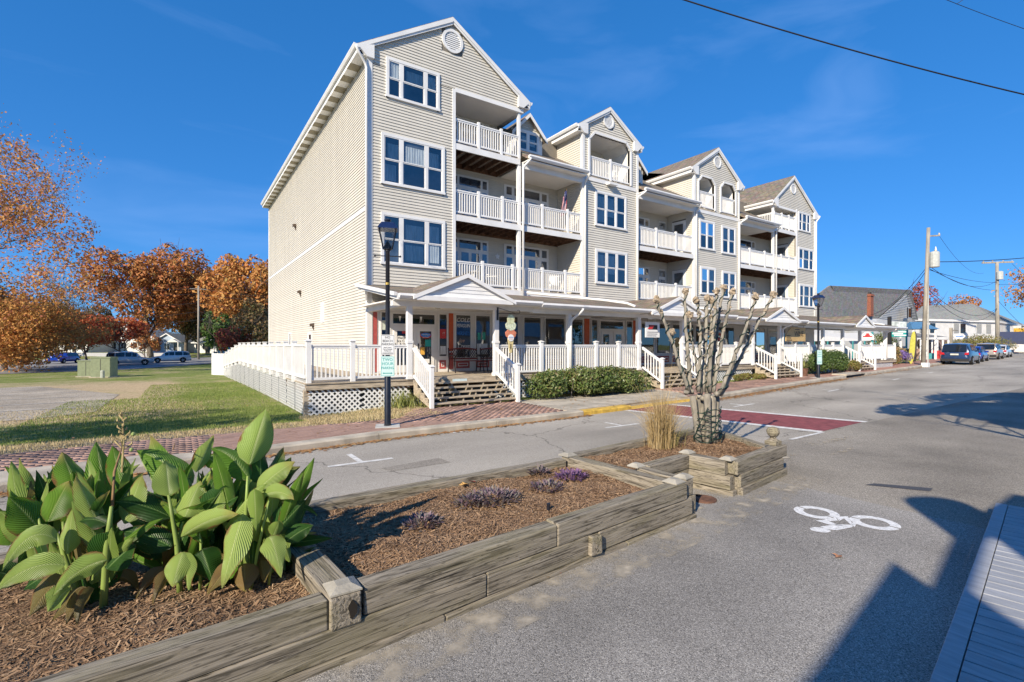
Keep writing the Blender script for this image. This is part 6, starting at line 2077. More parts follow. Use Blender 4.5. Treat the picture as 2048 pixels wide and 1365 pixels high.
# ---- mulch beds
mulch_base = mat('mulch_bed_colour', (.2, .12, .07), rough=1, var=.5, scale=30, bump=1, bscale=90)
chip_m = leaf_mat('mulch_chips', [(.16, .09, .05), (.34, .22, .13), (.24, .145, .085), (.46, .32, .20)], rough=.95, trans=0, scale=2.5)
def bed(name, label, poly_, zf, nchips, seed):
	rr = np.random.default_rng(seed)
	P = np.array(poly_)
	def inside(x, y):
		c = np.zeros(len(x), bool)
		for (x0, y0), (x1, y1) in zip(poly_, poly_[1:] + poly_[:1]):
			hit = ((y0 > y) != (y1 > y)) & (x < (x1 - x0) * (y - y0) / (y1 - y0 + 1e-12) + x0)
			c ^= hit
		return c
	mn, mx_ = P.min(0), P.max(0)
	g_ = .12
	nx_, ny_ = int((mx_[0] - mn[0]) / g_) + 2, int((mx_[1] - mn[1]) / g_) + 2
	gx, gy = np.meshgrid(np.linspace(mn[0], mx_[0], nx_), np.linspace(mn[1], mx_[1], ny_))
	gz_ = zf(gx, gy)
	V_ = np.stack([gx.ravel(), gy.ravel(), gz_.ravel()], 1)
	idx = np.arange(nx_ * ny_).reshape(ny_, nx_)
	F_ = np.stack([idx[:-1, :-1], idx[:-1, 1:], idx[1:, 1:], idx[1:, :-1]], -1).reshape(-1, 4)
	cen = V_[F_].mean(1)
	F_ = F_[inside(cen[:, 0], cen[:, 1])]
	root = np_mesh(name, V_, F_, mulch_base)
	tag(root, label, 'mulch', kind='stuff')
	x, y = rr.uniform(mn[0], mx_[0], nchips * 2), rr.uniform(mn[1], mx_[1], nchips * 2)
	k = inside(x, y)
	x, y = x[k][:nchips], y[k][:nchips]
	n = len(x)
	z = zf(x, y) + rr.uniform(0, .012, n)
	a = rr.uniform(0, 6.28, n); L_ = rr.uniform(.012, .042, n); w = rr.uniform(.002, .0055, n); pit = rr.normal(0, .25, n)
	d = np.stack([np.cos(a) * np.cos(pit), np.sin(a) * np.cos(pit), np.sin(pit)], 1)
	s = np.stack([-np.sin(a), np.cos(a), rr.normal(0, .3, n)], 1)
	c = np.stack([x, y, z], 1)
	V2 = np.stack([c - d * L_[:, None] - s * w[:, None], c + d * L_[:, None] - s * w[:, None] * .6, c + d * L_[:, None] + s * w[:, None] * .6, c - d * L_[:, None] + s * w[:, None]], 1).reshape(-1, 3)
	ch = np_mesh('chips', V2, np.arange(n * 4).reshape(n, 4), chip_m, root)
	ch['kind'] = 'stuff'
	return root
bump_ = lambda x, y: .02 * np.sin(x * 3.1 + 1) * np.cos(y * 2.7) + .012 * np.sin(x * 7 + y * 5)
bed('mulch_bed', 'brown mulch under the broad leaved plants', [(-9.5, fy(-9.5) + .06), (-4.93, fy(-4.93) + .06), (-5.03, -12.66), (-9.5, -12.66)], lambda x, y: .30 + bump_(x, y), 26000, 1)
bed('mulch_bed', 'brown mulch in the middle bed with small purple plants', [(-4.82, fy(-4.82) + .07), (-1.08, fy(-1.08) + .07), (-1.19, -12.56), (-4.88, -12.64)], lambda x, y: .30 + bump_(x, y), 26000, 2)
bed('mulch_bed', 'brown mulch around the pollarded tree', [(-.97, -13.44), (.26, -13.35), (.46, -13.96), (1.95, -13.75), (2.74, -12.1), (-1.0, -12.46), (-.92, -13.0)], lambda x, y: .33 + bump_(x, y), 16000, 3)

# ================================================================== BROAD LEAVED PLANTS (cannas)
def canna_leaf_mat(name, c1, c2, vein):
	m, nt, b = new_mat(name)
	N, L = nt.nodes, nt.links
	b.inputs['Roughness'].default_value = .42
	b.inputs['Specular IOR Level'].default_value = .45
	tcn = N.new('ShaderNodeTexCoord')
	sep = N.new('ShaderNodeSeparateXYZ'); L.new(tcn.outputs['UV'], sep.inputs[0])
	# side veins sweep from the midrib (u = .5) towards the tip
	ab = N.new('ShaderNodeMath'); ab.operation = 'SUBTRACT'; ab.inputs[1].default_value = .5; L.new(sep.outputs[0], ab.inputs[0])
	aa = N.new('ShaderNodeMath'); aa.operation = 'ABSOLUTE'; L.new(ab.outputs[0], aa.inputs[0])
	mu = N.new('ShaderNodeMath'); mu.operation = 'MULTIPLY_ADD'; mu.inputs[1].default_value = -.75; L.new(aa.outputs[0], mu.inputs[0]); L.new(sep.outputs[1], mu.inputs[2])
	si = N.new('ShaderNodeMath'); si.operation = 'MULTIPLY'; si.inputs[1].default_value = 115; L.new(mu.outputs[0], si.inputs[0])
	sn = N.new('ShaderNodeMath'); sn.operation = 'SINE'; L.new(si.outputs[0], sn.inputs[0])
	oi = N.new('ShaderNodeObjectInfo')
	nzz = N.new('ShaderNodeTexNoise'); nzz.inputs['Scale'].default_value = 5; nzz.inputs['Detail'].default_value = 4
	L.new(tcn.outputs['Object'], nzz.inputs['Vector'])
	mi = N.new('ShaderNodeMath'); mi.operation = 'MULTIPLY_ADD'; mi.inputs[1].default_value = .5; L.new(nzz.outputs['Fac'], mi.inputs[0])
	m3 = N.new('ShaderNodeMath'); m3.operation = 'MULTIPLY'; m3.inputs[1].default_value = .5; L.new(oi.outputs['Random'], m3.inputs[0]); L.new(m3.outputs[0], mi.inputs[2])
	cm = N.new('ShaderNodeMix'); cm.data_type = 'RGBA'; cm.inputs[6].default_value = (*c1, 1); cm.inputs[7].default_value = (*c2, 1); L.new(mi.outputs[0], cm.inputs[0])
	# pale midrib
	lt = N.new('ShaderNodeMapRange'); lt.inputs[1].default_value = .012; lt.inputs[2].default_value = .035; lt.inputs[3].default_value = 1; lt.inputs[4].default_value = 0; L.new(aa.outputs[0], lt.inputs[0])
	mv = N.new('ShaderNodeMix'); mv.data_type = 'RGBA'; mv.inputs[7].default_value = (*vein, 1); L.new(cm.outputs[2], mv.inputs[6])
	sc_ = N.new('ShaderNodeMath'); sc_.operation = 'MULTIPLY'; sc_.inputs[1].default_value = .7; L.new(lt.outputs[0], sc_.inputs[0]); L.new(sc_.outputs[0], mv.inputs[0])
	# brown margins towards the edge on noise
	ed = N.new('ShaderNodeMath'); ed.operation = 'MULTIPLY_ADD'; ed.inputs[1].default_value = 1.3; L.new(aa.outputs[0], ed.inputs[0])
	nb = N.new('ShaderNodeTexNoise'); nb.inputs['Scale'].default_value = 9; L.new(tcn.outputs['Object'], nb.inputs['Vector'])
	nbm = N.new('ShaderNodeMath'); nbm.operation = 'MULTIPLY'; nbm.inputs[1].default_value = .7; L.new(nb.outputs['Fac'], nbm.inputs[0]); L.new(nbm.outputs[0], ed.inputs[2])
	er = N.new('ShaderNodeMapRange'); er.inputs[1].default_value = .93; er.inputs[2].default_value = 1.08; L.new(ed.outputs[0], er.inputs[0])
	mb_ = N.new('ShaderNodeMix'); mb_.data_type = 'RGBA'; mb_.inputs[7].default_value = (.22, .10, .035, 1); L.new(er.outputs[0], mb_.inputs[0]); L.new(mv.outputs[2], mb_.inputs[6])
	ty_ = N.new('ShaderNodeMath'); ty_.operation = 'MULTIPLY'; L.new(sep.outputs[1], ty_.inputs[0]); L.new(oi.outputs['Random'], ty_.inputs[1])
	tr_ = N.new('ShaderNodeMapRange'); tr_.inputs[1].default_value = .62; tr_.inputs[2].default_value = .95; L.new(ty_.outputs[0], tr_.inputs[0])
	tm_ = N.new('ShaderNodeMix'); tm_.data_type = 'RGBA'; tm_.inputs[7].default_value = (.42, .33, .10, 1); L.new(tr_.outputs[0], tm_.inputs[0]); L.new(mb_.outputs[2], tm_.inputs[6])
	mb_ = tm_
	vr = N.new('ShaderNodeMapRange'); vr.inputs[1].default_value = -1; vr.inputs[3].default_value = .84; vr.inputs[4].default_value = 1.1; L.new(sn.outputs[0], vr.inputs[0])
	vm = N.new('ShaderNodeMix'); vm.data_type = 'RGBA'; vm.blend_type = 'MULTIPLY'; vm.inputs[0].default_value = 1; L.new(mb_.outputs[2], vm.inputs[6]); L.new(vr.outputs[0], vm.inputs[7])
	L.new(vm.outputs[2], b.inputs['Base Color'])
	bp = N.new('ShaderNodeBump'); bp.inputs['Strength'].default_value = .6; bp.inputs['Distance'].default_value = .005
	L.new(sn.outputs[0], bp.inputs['Height']); L.new(bp.outputs['Normal'], b.inputs['Normal'])
	t = N.new('ShaderNodeBsdfTranslucent')
	bt = N.new('ShaderNodeHueSaturation'); bt.inputs['Value'].default_value = 1.5; L.new(mb_.outputs[2], bt.inputs['Color']); L.new(bt.outputs[0], t.inputs['Color'])
	ms = N.new('ShaderNodeMixShader'); ms.inputs[0].default_value = .3
	L.new(b.outputs[0], ms.inputs[1]); L.new(t.outputs[0], ms.inputs[2]); L.new(ms.outputs[0], N['Material Output'].inputs['Surface'])
	return m
leaf_g = canna_leaf_mat('canna_green', (.08, .2, .015), (.18, .33, .04), (.4, .5, .16))
leaf_p = canna_leaf_mat('canna_pale', (.24, .37, .07), (.38, .49, .13), (.5, .58, .24))
leaf_d = canna_leaf_mat('canna_deep', (.02, .08, .012), (.06, .155, .025), (.24, .38, .12))
leaf_b = canna_leaf_mat('canna_withered', (.17, .16, .05), (.28, .17, .07), (.35, .25, .1))
stem_m = mat('canna_stem', (.22, .30, .07), rough=.5, var=.35, scale=9, stretch=(1, 1, .3))
stem_b = mat('canna_dry_stem', (.25, .15, .07), rough=.8, var=.4, scale=9)
def canna_leaf(B_, T_, width, parent, m, arch=.06, face=0.0, fold=.25, curl=.0):
	"""blade from B_ to T_; face turns it about its midrib away from the camera"""
	B_, T_ = Vector(B_), Vector(T_)
	ax = (T_ - B_)
	Ln = ax.length
	up = Vector((0, 0, 1))
	mid = (B_ + T_) / 2 + up * arch
	nt_, nw = 12, 6
	vs_, fs, uv = [], [], []
	view = (CAM - mid).normalized()
	ph = rnd.uniform(0, 6)
	for i in range(nt_ + 1):
		t = i / nt_
		c = B_ * (1 - t) ** 2 + mid * 2 * t * (1 - t) + T_ * t * t
		tan = ((mid - B_) * (1 - t) + (T_ - mid) * t).normalized()
		side = tan.cross(view)
		if side.length < .05: side = tan.orthogonal()
		side.normalize()
		side = Quaternion(tan, face + curl * (t - .3)) @ side
		nrm = side.cross(tan).normalized()
		prof = (t + .004) ** .55 * (1 - t) ** 1.0 / .372
		prof = max(prof, .0)
		if t < .06: prof = min(prof, .12 + t * 4)
		w = width * .5 * prof
		for j in range(nw + 1):
			s_ = -1 + 2 * j / nw
			wav = .06 * width * math.sin(11 * t + ph + 2.5 * s_) * abs(s_) ** 2
			vs_.append(c + side * (s_ * w) + nrm * (-fold * w * abs(s_) ** 1.4 * 1.0 + wav))
			uv.append((.5 + s_ * .5, t))
	for i in range(nt_):
		for j in range(nw):
			fs.append((i * (nw + 1) + j, i * (nw + 1) + j + 1, (i + 1) * (nw + 1) + j + 1, (i + 1) * (nw + 1) + j))
	me = bpy.data.meshes.new('leaf')
	me.from_pydata([tuple(v) for v in vs_], [], fs)
	ul = me.uv_layers.new()
	for p in me.polygons:
		p.use_smooth = True
		for li in p.loop_indices: ul.data[li].uv = uv[me.loops[li].vertex_index]
	me.materials.append(m)
	return link('leaf', me, parent)
def zp3(x, y): return (x * .381, 800 + y * .381)       # sketch units of the leaf table
G_, P_l, D_, B_l = leaf_g, leaf_p, leaf_d, leaf_b
# base x,y  tip x,y  width  depth shift at base/tip  material  arch  face
PLANTS = [
 ('broad leaved plant at the left end of the bed with a thick pale stem', (540, 1110), [
  (400, 480, 325, 275, 120, .25, .3, G_, .02, .2), (250, 640, 365, 425, 115, .05, .1, G_, .02, -.3), (225, 700, 45, 510, 150, .1, .0, G_, .02, .3),
  (205, 600, 165, 425, 70, .2, .25, B_l, .02, .9), (350, 810, 385, 565, 85, -.05, .0, P_l, .03, -.5), (300, 740, 10, 900, 95, -.1, -.3, P_l, .22, .2),
  (340, 870, -30, 1010, 105, -.15, -.35, P_l, .12, .1), (560, 840, 275, 1030, 95, -.1, -.3, P_l, .08, -.2), (340, 930, 150, 1140, 110, -.1, -.25, B_l, .06, .2),
  (370, 990, 255, 1110, 85, -.15, -.3, P_l, .03, -.3), (520, 850, 625, 670, 130, 0, .0, D_, .01, .3), (560, 890, 715, 755, 115, 0, .05, D_, .02, -.3),
  (560, 655, 412, 640, 75, .05, .0, D_, .05, .2), (560, 590, 505, 215, 135, .3, .35, G_, .0, .25), (640, 470, 590, 240, 105, .35, .35, G_, .0, -.2),
  (640, 540, 710, 305, 70, .35, .4, P_l, .0, .6), (650, 650, 748, 390, 115, .2, .25, P_l, .0, -.35), (410, 600, 560, 640, 120, .25, .2, D_, .05, .2),
  (320, 620, 290, 340, 110, .35, .4, P_l, .0, .5), (300, 760, 100, 790, 90, .2, .15, D_, .05, .3), (470, 1000, 500, 1090, 100, .05, .1, D_, .0, .2), (250, 760, 90, 730, 80, .2, .2, G_, .04, .2),
  (120, 960, -60, 900, 110, .2, .1, D_, .04, .0), (60, 760, -20, 560, 100, .3, .3, G_, .02, .3), (330, 900, 120, 1000, 110, .15, .1, D_, .05, .4), (420, 900, 480, 1080, 90, .1, .05, D_, .02, .3)],
  [((540, 1120), (560, 800), (585, 560), .020, 0), ((430, 1105), (350, 860), (300, 700), .016, 0), ((430, 1090), (345, 780), (330, 640), .014, .1), ((230, 760), (215, 680), (200, 600), .010, .1), ((590, 560), (600, 380), (640, 250), .008, .3)]),
 ('broad leaved plant in the middle of the bed with a straight stem', (945, 1015), [
  (890, 505, 870, 312, 118, 0, .05, P_l, .0, .1), (970, 615, 1052, 425, 135, 0, .1, P_l, .0, -.3), (900, 620, 600, 535, 110, .05, -.1, D_, .06, .1),
  (1040, 645, 1182, 450, 105, .05, .1, D_, .01, .4), (1060, 500, 1152, 320, 90, .2, .25, P_l, .0, -.5), (950, 720, 1255, 600, 85, -.05, -.1, P_l, .07, .2),
  (1010, 440, 715, 265, 150, .25, .2, G_, .06, .3), (860, 420, 788, 185, 100, .4, .45, G_, .0, -.4), (1030, 380, 1122, 185, 80, .35, .4, P_l, .0, .5),
  (960, 800, 905, 985, 115, -.05, -.2, P_l, .02, .2), (1060, 785, 1115, 955, 125, 0, -.05, D_, .02, 0), (870, 810, 700, 800, 70, .1, .1, D_, .03, .3), (900, 775, 630, 690, 115, 0, -.1, D_, .06, .1),
  (960, 800, 990, 1000, 70, -.08, -.15, P_l, .0, .6), (880, 960, 860, 900, 60, .0, .0, G_, .0, .2), (1080, 600, 1100, 420, 110, .35, .4, D_, .0, .3), (800, 640, 760, 480, 110, .4, .4, D_, .0, -.3), (1000, 840, 1020, 700, 90, .25, .3, D_, 0, .3), (1130, 900, 1150, 720, 80, .3, .3, D_, .0, .2)],
  [((945, 1018), (930, 760), (885, 500), .017, 0), ((1000, 1000), (930, 760), (960, 640), .013, .05), ((1050, 960), (1055, 760), (1040, 640), .009, .1), ((930, 640), (830, 480), (740, 310), .006, .2), ((910, 260), (915, 240), (918, 225), .004, .4)]),
 ('tall broad leaved plant beside the divider with one upright pointed leaf', (1300, 990), [
  (1310, 340, 1398, 45, 145, .15, .2, P_l, .0, .1), (1310, 420, 1110, 255, 110, .15, .1, G_, .1, .3), (1350, 475, 1548, 325, 95, .1, .1, P_l, .03, -.2), (1400, 490, 1575, 350, 100, .2, .3, D_, .02, .3),
  (1390, 500, 1545, 525, 70, 0, -.05, P_l, .07, .2), (1335, 470, 1345, 692, 66, -.05, -.1, P_l, .03, .2), (1440, 700, 1605, 525, 125, .05, .1, D_, .0, .2), (1500, 745, 1645, 658, 80, .05, .1, D_, .02, .2),
  (1275, 600, 1165, 990, 120, -.05, -.25, P_l, .03, .4), (1410, 720, 1475, 935, 105, -.05, -.15, P_l, .12, -.3), (1280, 860, 1290, 1010, 100, -.05, -.1, B_l, .0, .2), (1430, 720, 1470, 630, 62, 0, 0, P_l, .0, .2),
  (1330, 740, 1320, 910, 50, 0, -.05, D_, .0, .4), (1560, 580, 1665, 610, 32, .15, .2, D_, .06, .5), (1370, 440, 1365, 235, 95, .25, .3, D_, .0, .4), (1230, 330, 1285, 205, 45, .4, .4, D_, .0, .8),
  (1400, 430, 1490, 245, 75, .3, .35, D_, .0, -.4), (1460, 430, 1530, 300, 60, .35, .4, D_, .0, .4), (1420, 560, 1590, 470, 45, .2, .3, D_, .04, .3), (1230, 600, 1220, 430, 90, .35, .35, D_, .0, .2), (1260, 760, 1240, 560, 100, .3, .3, D_, .0, -.3),
  (1390, 880, 1420, 700, 90, .25, .3, D_, .0, .3), (1200, 780, 1160, 640, 90, .35, .35, D_, .0, .2), (1150, 350, 1060, 300, 70, .35, .35, G_, .04, .2), (1370, 840, 1390, 960, 60, .0, -.05, B_l, .0, .4)],
  [((1315, 1005), (1350, 800), (1412, 530), .011, 0), ((1300, 1000), (1290, 640), (1300, 400), .014, .05), ((1250, 990), (1265, 800), (1300, 600), .012, .08), ((1410, 940), (1430, 800), (1440, 690), .008, .1), ((1215, 700), (1215, 450), (1240, 290), .006, .3)]),
]
for label, basepx, leaves, stems in PLANTS:
	u0, v0 = zp3(*basepx)
	Y0 = 990 * (CAM.z - .30) / (v0 - 690)
	rootp = at(u0, v0, Y0)
	t = thing('canna_plant', label, 'plant', tuple(rootp), 'broad leaved plants in the planter')
	for (bx, by, tx, ty, w, db, dt, m, arch, face) in leaves:
		Bp = at(*zp3(bx, by), Y0 + db + rnd.uniform(-.03, .03))
		Tp = at(*zp3(tx, ty), Y0 + dt + rnd.uniform(-.04, .04))
		canna_leaf(Bp, Tp, w * .381 / 990 * Y0 * 1.2, t, m, arch, face * rnd.uniform(.8, 1.5), fold=rnd.uniform(.25, .75), curl=rnd.uniform(-.4, .4))
	for (a, b_, c, r, dy) in stems:
		pa, pb, pc = at(*zp3(*a), Y0 + dy * .3), at(*zp3(*b_), Y0 + dy * .6), at(*zp3(*c), Y0 + dy)
		if dy < .25: pa.z = min(pa.z, .31) if a[1] > 900 else pa.z
		MB().tube([pa, pa.lerp(pb, .5), pb, pb.lerp(pc, .5), pc], [r * 1.15, r, r, r * .8, r * .5], 8).build('stem', stem_m if dy < .25 else stem_b, t, smooth=True)
	fr_ = random.Random(int(u0))
	x0_, x1_ = min(l[0] for l in leaves), max(l[0] for l in leaves)
	for k in range(84):
		bx, by = fr_.uniform(x0_ + 30, x1_ - 30), fr_.uniform(580, 1060)
		a = fr_.gauss(-1.57, .55)
		ln = fr_.uniform(220, 380)
		tx, ty = bx + ln * math.cos(a), max(330 + 60 * math.sin(k), by + ln * math.sin(a))
		dd = fr_.uniform(.04, .55)
		canna_leaf(at(*zp3(bx, by), Y0 + dd), at(*zp3(tx, ty), Y0 + dd + fr_.uniform(-.1, .15)), fr_.uniform(55, 105) * .381 / 990 * Y0, t, fr_.choice((D_, G_, G_, P_l, P_l, B_l) if by > 900 else (D_, D_, G_, G_, P_l, P_l)), fr_.uniform(0, .06), fr_.uniform(-1.0, 1.0), fold=fr_.uniform(.2, .9), curl=fr_.uniform(-.9, .9))
	# withered leaves slumped at the foot
	for k in range(4):
		a = rnd.uniform(0, 6.28)
		p0 = rootp + Vector((.08 * math.cos(a), .08 * math.sin(a), .18))
		p1 = rootp + Vector((.24 * math.cos(a), .2 * math.sin(a), .03))
		canna_leaf(p0, p1, .1, t, leaf_b, .06, rnd.uniform(-1, 1), fold=.6)
	if 'middle' in label or 'left end' in label:
		fs_ = MB()
		q = zp3(640, 60) if 'left' in label else zp3(1375, 40)
		top = at(q[0], q[1], Y0 + .35)
		bot = at(*zp3(640, 380), Y0 + .35) if 'left' in label else at(*zp3(1350, 420), Y0 + .35)
		if 'left' in label:
			fs_.tube([bot, bot.lerp(top, .5) + Vector((.01, 0, 0)), top], [.007, .006, .003], 6)
			for k in range(16):
				c = bot.lerp(top, .35 + .6 * k / 16)
				a = k * 2.4
				e = c + Vector((.035 * math.cos(a), .035 * math.sin(a), .03)) * (1.6 if k < 6 else .8)
				fs_.tube([c, e, e + Vector((0, 0, .015))], [.003, .007, .002], 5)
			fs_.build('seed_stalk', mat('dry_flower_stalk', (.42, .33, .16), rough=.8, var=.4, scale=20), t)
			sp = MB()
			for (qx, qy) in ((700, 180), (690, 262)):
				c = at(*zp3(qx, qy), Y0 + .33)
				sp.lathe([(.004, -.014), (.013, -.006), (.013, .006), (.004, .014)], c, 8)
			sp.build('seed_pods', mat('green_pod', (.28, .36, .12), rough=.6), t)
		
# ---- small purple plants
purple_m = leaf_mat('purple_leaves', [(.14, .09, .12), (.22, .15, .18), (.18, .17, .14), (.28, .21, .23)], rough=.6, trans=.1, scale=4)
vivid_m = leaf_mat('vivid_purple_leaves', [(.15, .08, .18), (.24, .13, .28), (.2, .13, .17)], rough=.6, trans=.1, scale=4)
def tuft(label, x, y, z, r, n, m, L_=.09, w=.011):
	rr = np.random.default_rng(int(abs(x * 100) + abs(y * 10)))
	t = thing('purple_plant', label, 'plant', (x, y, z), 'purple leaved plants in the middle bed')
	a = rr.uniform(0, 6.28, n); rad = r * np.sqrt(rr.uniform(0, 1, n))
	c = np.stack([x + rad * np.cos(a), y + rad * np.sin(a) * .8, z + rr.uniform(0, .05, n) * (1 - rad / r) * 2], 1)
	b = a + rr.normal(0, .6, n); el = rr.uniform(.15, 1.2, n)
	d = np.stack([np.cos(b) * np.cos(el), np.sin(b) * np.cos(el), np.sin(el)], 1)
	s = np.stack([-np.sin(b), np.cos(b), 0 * b], 1)
	ln = L_ * rr.uniform(.6, 1.2, n)[:, None]
	V_ = np.stack([c - s * w * .4, c + s * w * .4, c + d * ln * .6 + s * w - np.array([0, 0, 0]), c + d * ln - np.array([0, 0, .01]), c + d * ln * .6 - s * w], 1)
	o = np_mesh('foliage', V_.reshape(-1, 3), np.arange(n * 5).reshape(n, 5), m, t)
	MB().lathe([(.012, 0), (.008, .05)], (x, y, z - .01), 6).build('stem', stem_b, t)
	return t
def gpt(u, v, z):
	d = FWD + RGT * ((u - 1024) / 990.0) + Vector((0, 0, (690 - v) / 990.0))
	return CAM + d * ((z - CAM.z) / d.z)
for label, u, v, r, n, m in (('dull purple plant nearest the broad leaved plants', 845, 1050, .17, 170, purple_m), ('large spreading purple plant by the back timber', 985, 1000, .3, 420, purple_m),
                             ('small dark purple plant in front of the large spreading one', 940, 1008, .16, 130, purple_m), ('low purple plant in the middle of the bed', 1095, 978, .2, 150, purple_m),
                             ('bright violet plant near the right divider', 1142, 955, .19, 200, vivid_m), ('small purple plant against the back timber', 1078, 948, .13, 90, purple_m)):
	p = gpt(u, v, .31)
	tuft(label, p.x, p.y, .31, r, n, m)
# bright fallen leaves and odds and ends
def one_leaf(label, u, v, z, s, col, a=0.):
	p = gpt(u, v, z)
	mb = MB()
	n = 11
	pts = []
	for k in range(n):
		t = 2 * math.pi * k / n
		r = s * (1 + .35 * math.cos(5 * t))
		pts.append((p.x + r * math.cos(t + a), p.y + r * math.sin(t + a) * .9, z + .012 + .25 * s * math.sin(2 * t + a) + .2 * s))
	mb.v = pts + [(p.x, p.y, z + .008)]
	mb.f = [(k, (k + 1) % n, n) for k in range(n)]
	tag(mb.build('fallen_leaf', mat('leaf_' + label.split()[0], col, rough=.7, var=.3, scale=30)), label, 'leaf', 'single bright fallen leaves')
one_leaf('red fallen leaf on the path at the planter foot', 1114, 1147, 0, .04, (.45, .03, .04))
one_leaf('ochre fallen leaf on the path next to the red one', 1091, 1157, 0, .045, (.42, .22, .06), 1)
one_leaf('brown fallen leaf lying alone on the path', 1676, 1115, 0, .04, (.36, .18, .1), 2)
one_leaf('scarlet leaf on the mulch by the back timber', 941, 965, .33, .05, (.5, .05, .04), .5)
one_leaf('tan leaf on the mulch beside the scarlet one', 928, 972, .33, .05, (.5, .3, .1), 1.5)
p = gpt(1097, 1022, .3)
irr = thing('irrigation_head', 'short black plastic sprinkler pipe poking out of the mulch', 'sprinkler', (p.x, p.y, .3))
MB().lathe([(.017, 0), (.017, .055), (.022, .056), (.022, .075), (.015, .08)], (p.x, p.y, .3), 12).build('riser', black_metal, irr)
p = gpt(1407, 1000, 0)
mh = thing('valve_cover', 'rusty round iron cover in the gap between the planters', 'manhole cover', (p.x, p.y, 0))
rust = mat('rusty_iron', (.15, .075, .05), rough=.8, var=.4, scale=12, bump=.3)
MB().lathe([(.16, 0), (.16, .02), (.145, .022)], (p.x, p.y, 0), 24).build('rim', rust, mh)
MB().lathe([(.14, .02), (.135, .028), (.05, .03)], (p.x, p.y, 0), 24).build('lid', rust, mh)
MB().box(p.x - .02, p.x + .02, p.y + .06, p.y + .1, .028, .05).build('lifting_lug', black_metal, mh)
# ================================================================== POLLARDED TREE WITH LIGHTS
bark = mat('smooth_bark', (.29, .265, .22), rough=.85, var=.4, scale=16, stretch=(1, 1, .22), bump=.8, bscale=40)
knob_m = mat('pollard_knob', (.40, .32, .23), rough=.95, var=.45, scale=25, bump=.9, bscale=50)
def t5(x, y, Y): return at(1100 + .3517 * x, 560 + .3517 * y, Y)
TY = 8.45
tb = at(1414, 888, TY); tb.z = .33
pt_ = thing('pollarded_tree', 'bare pollarded tree with knobbly branch ends standing in the timber planter', 'tree', tuple(tb))
trunks = [(848, 935, 815, 690, -.05), (872, 938, 855, 690, .06), (898, 942, 895, 680, -.1), (925, 940, 925, 690, .02), (940, 930, 945, 690, .1), (905, 925, 880, 690, .16)]
for (x0, y0, x1, y1, dy) in trunks:
	a, b_ = t5(x0, y0, TY + dy), t5(x1, y1, TY + dy * 1.3)
	a.z = .30
	pts = [a, a.lerp(b_, .35) + Vector((rnd.uniform(-.01, .01), 0, 0)), a.lerp(b_, .7), b_, b_ + (b_ - a) * .12]
	MB().tube(pts, [.062, .05, .05, .058, .05], 12).build('trunk', bark, pt_, smooth=True)
limbs = [ # knuckle x,y -> via -> tip ; radius
 ((790, 640), (730, 460), (655, 230), (600, 112), .052), ((800, 650), (790, 430), (765, 240), (765, 68), .055), ((845, 640), (850, 420), (870, 260), (830, 118), .045),
 ((870, 640), (880, 420), (890, 250), (892, 105), .06), ((905, 640), (910, 430), (925, 260), (950, 65), .05), ((900, 650), (940, 420), (955, 230), (983, 48), .052),
 ((930, 640), (950, 440), (1000, 230), (1036, 66), .05), ((960, 650), (1040, 470), (1120, 280), (1174, 96), .048), ((970, 660), (1060, 480), (1180, 260), (1266, 88), .05),
 ((860, 650), (830, 450), (800, 330), (790, 200), .03), ((890, 640), (905, 470), (915, 300), (918, 118), .04), ((815, 650), (750, 540), (700, 380), (690, 300), .028)]
lights_pts = []
for i, (a, b_, c, d, r) in enumerate(limbs):
	dy = -.25 + .5 * ((i * 7) % 12) / 12
	P = [t5(*a, TY + dy * .3), t5(*b_, TY + dy), t5(*c, TY + dy * 1.4), t5(*d, TY + dy * 1.6)]
	pts, rad = [], []
	for k in range(13):
		t = k / 12
		q = P[0] * (1 - t) ** 3 + P[1] * 3 * t * (1 - t) ** 2 + P[2] * 3 * t * t * (1 - t) + P[3] * t ** 3
		q += Vector((rnd.uniform(-1, 1), rnd.uniform(-1, 1), rnd.uniform(-.5, .5))) * .012
		pts.append(q); rad.append(r * .68 * (1 - .42 * t) * rnd.uniform(.86, 1.14))
	lb = MB().tube(pts, rad, 10).build('limb', bark, pt_, smooth=True)
	lights_pts.append((pts, rad))
	# knobs at the tip and partway
	for (t, s) in ((1.0, 1.5), (.86, .9), (.62, .75)):
		if t < 1 and i % 2: continue
		c_ = pts[int(t * 12)] + Vector((rnd.uniform(-.02, .02), 0, 0))
		kn = MB()
		nr, ns = 7, 10
		vs_ = []
		for u in range(nr + 1):
			for v in range(ns):
				th, ph = math.pi * u / nr, 2 * math.pi * v / ns
				rr_ = .036 * s * (1 + rnd.uniform(-.4, .5))
				vs_.append((c_.x + rr_ * math.sin(th) * math.cos(ph), c_.y + rr_ * math.sin(th) * math.sin(ph), c_.z + rr_ * math.cos(th)))
		fs = [(u * ns + v, u * ns + (v + 1) % ns, (u + 1) * ns + (v + 1) % ns, (u + 1) * ns + v) for u in range(nr) for v in range(ns)]
		kn.add(vs_, fs).build('knob', knob_m, pt_)
	for k in range(7):
		j = rnd.randint(3, 11)
		a_ = rnd.uniform(0, 6.28)
		e = pts[j] + Vector((math.cos(a_), math.sin(a_), .5)) * rnd.uniform(.05, .1)
		MB().tube([pts[j], e], [.014, .006], 5).build('stub', bark, pt_)
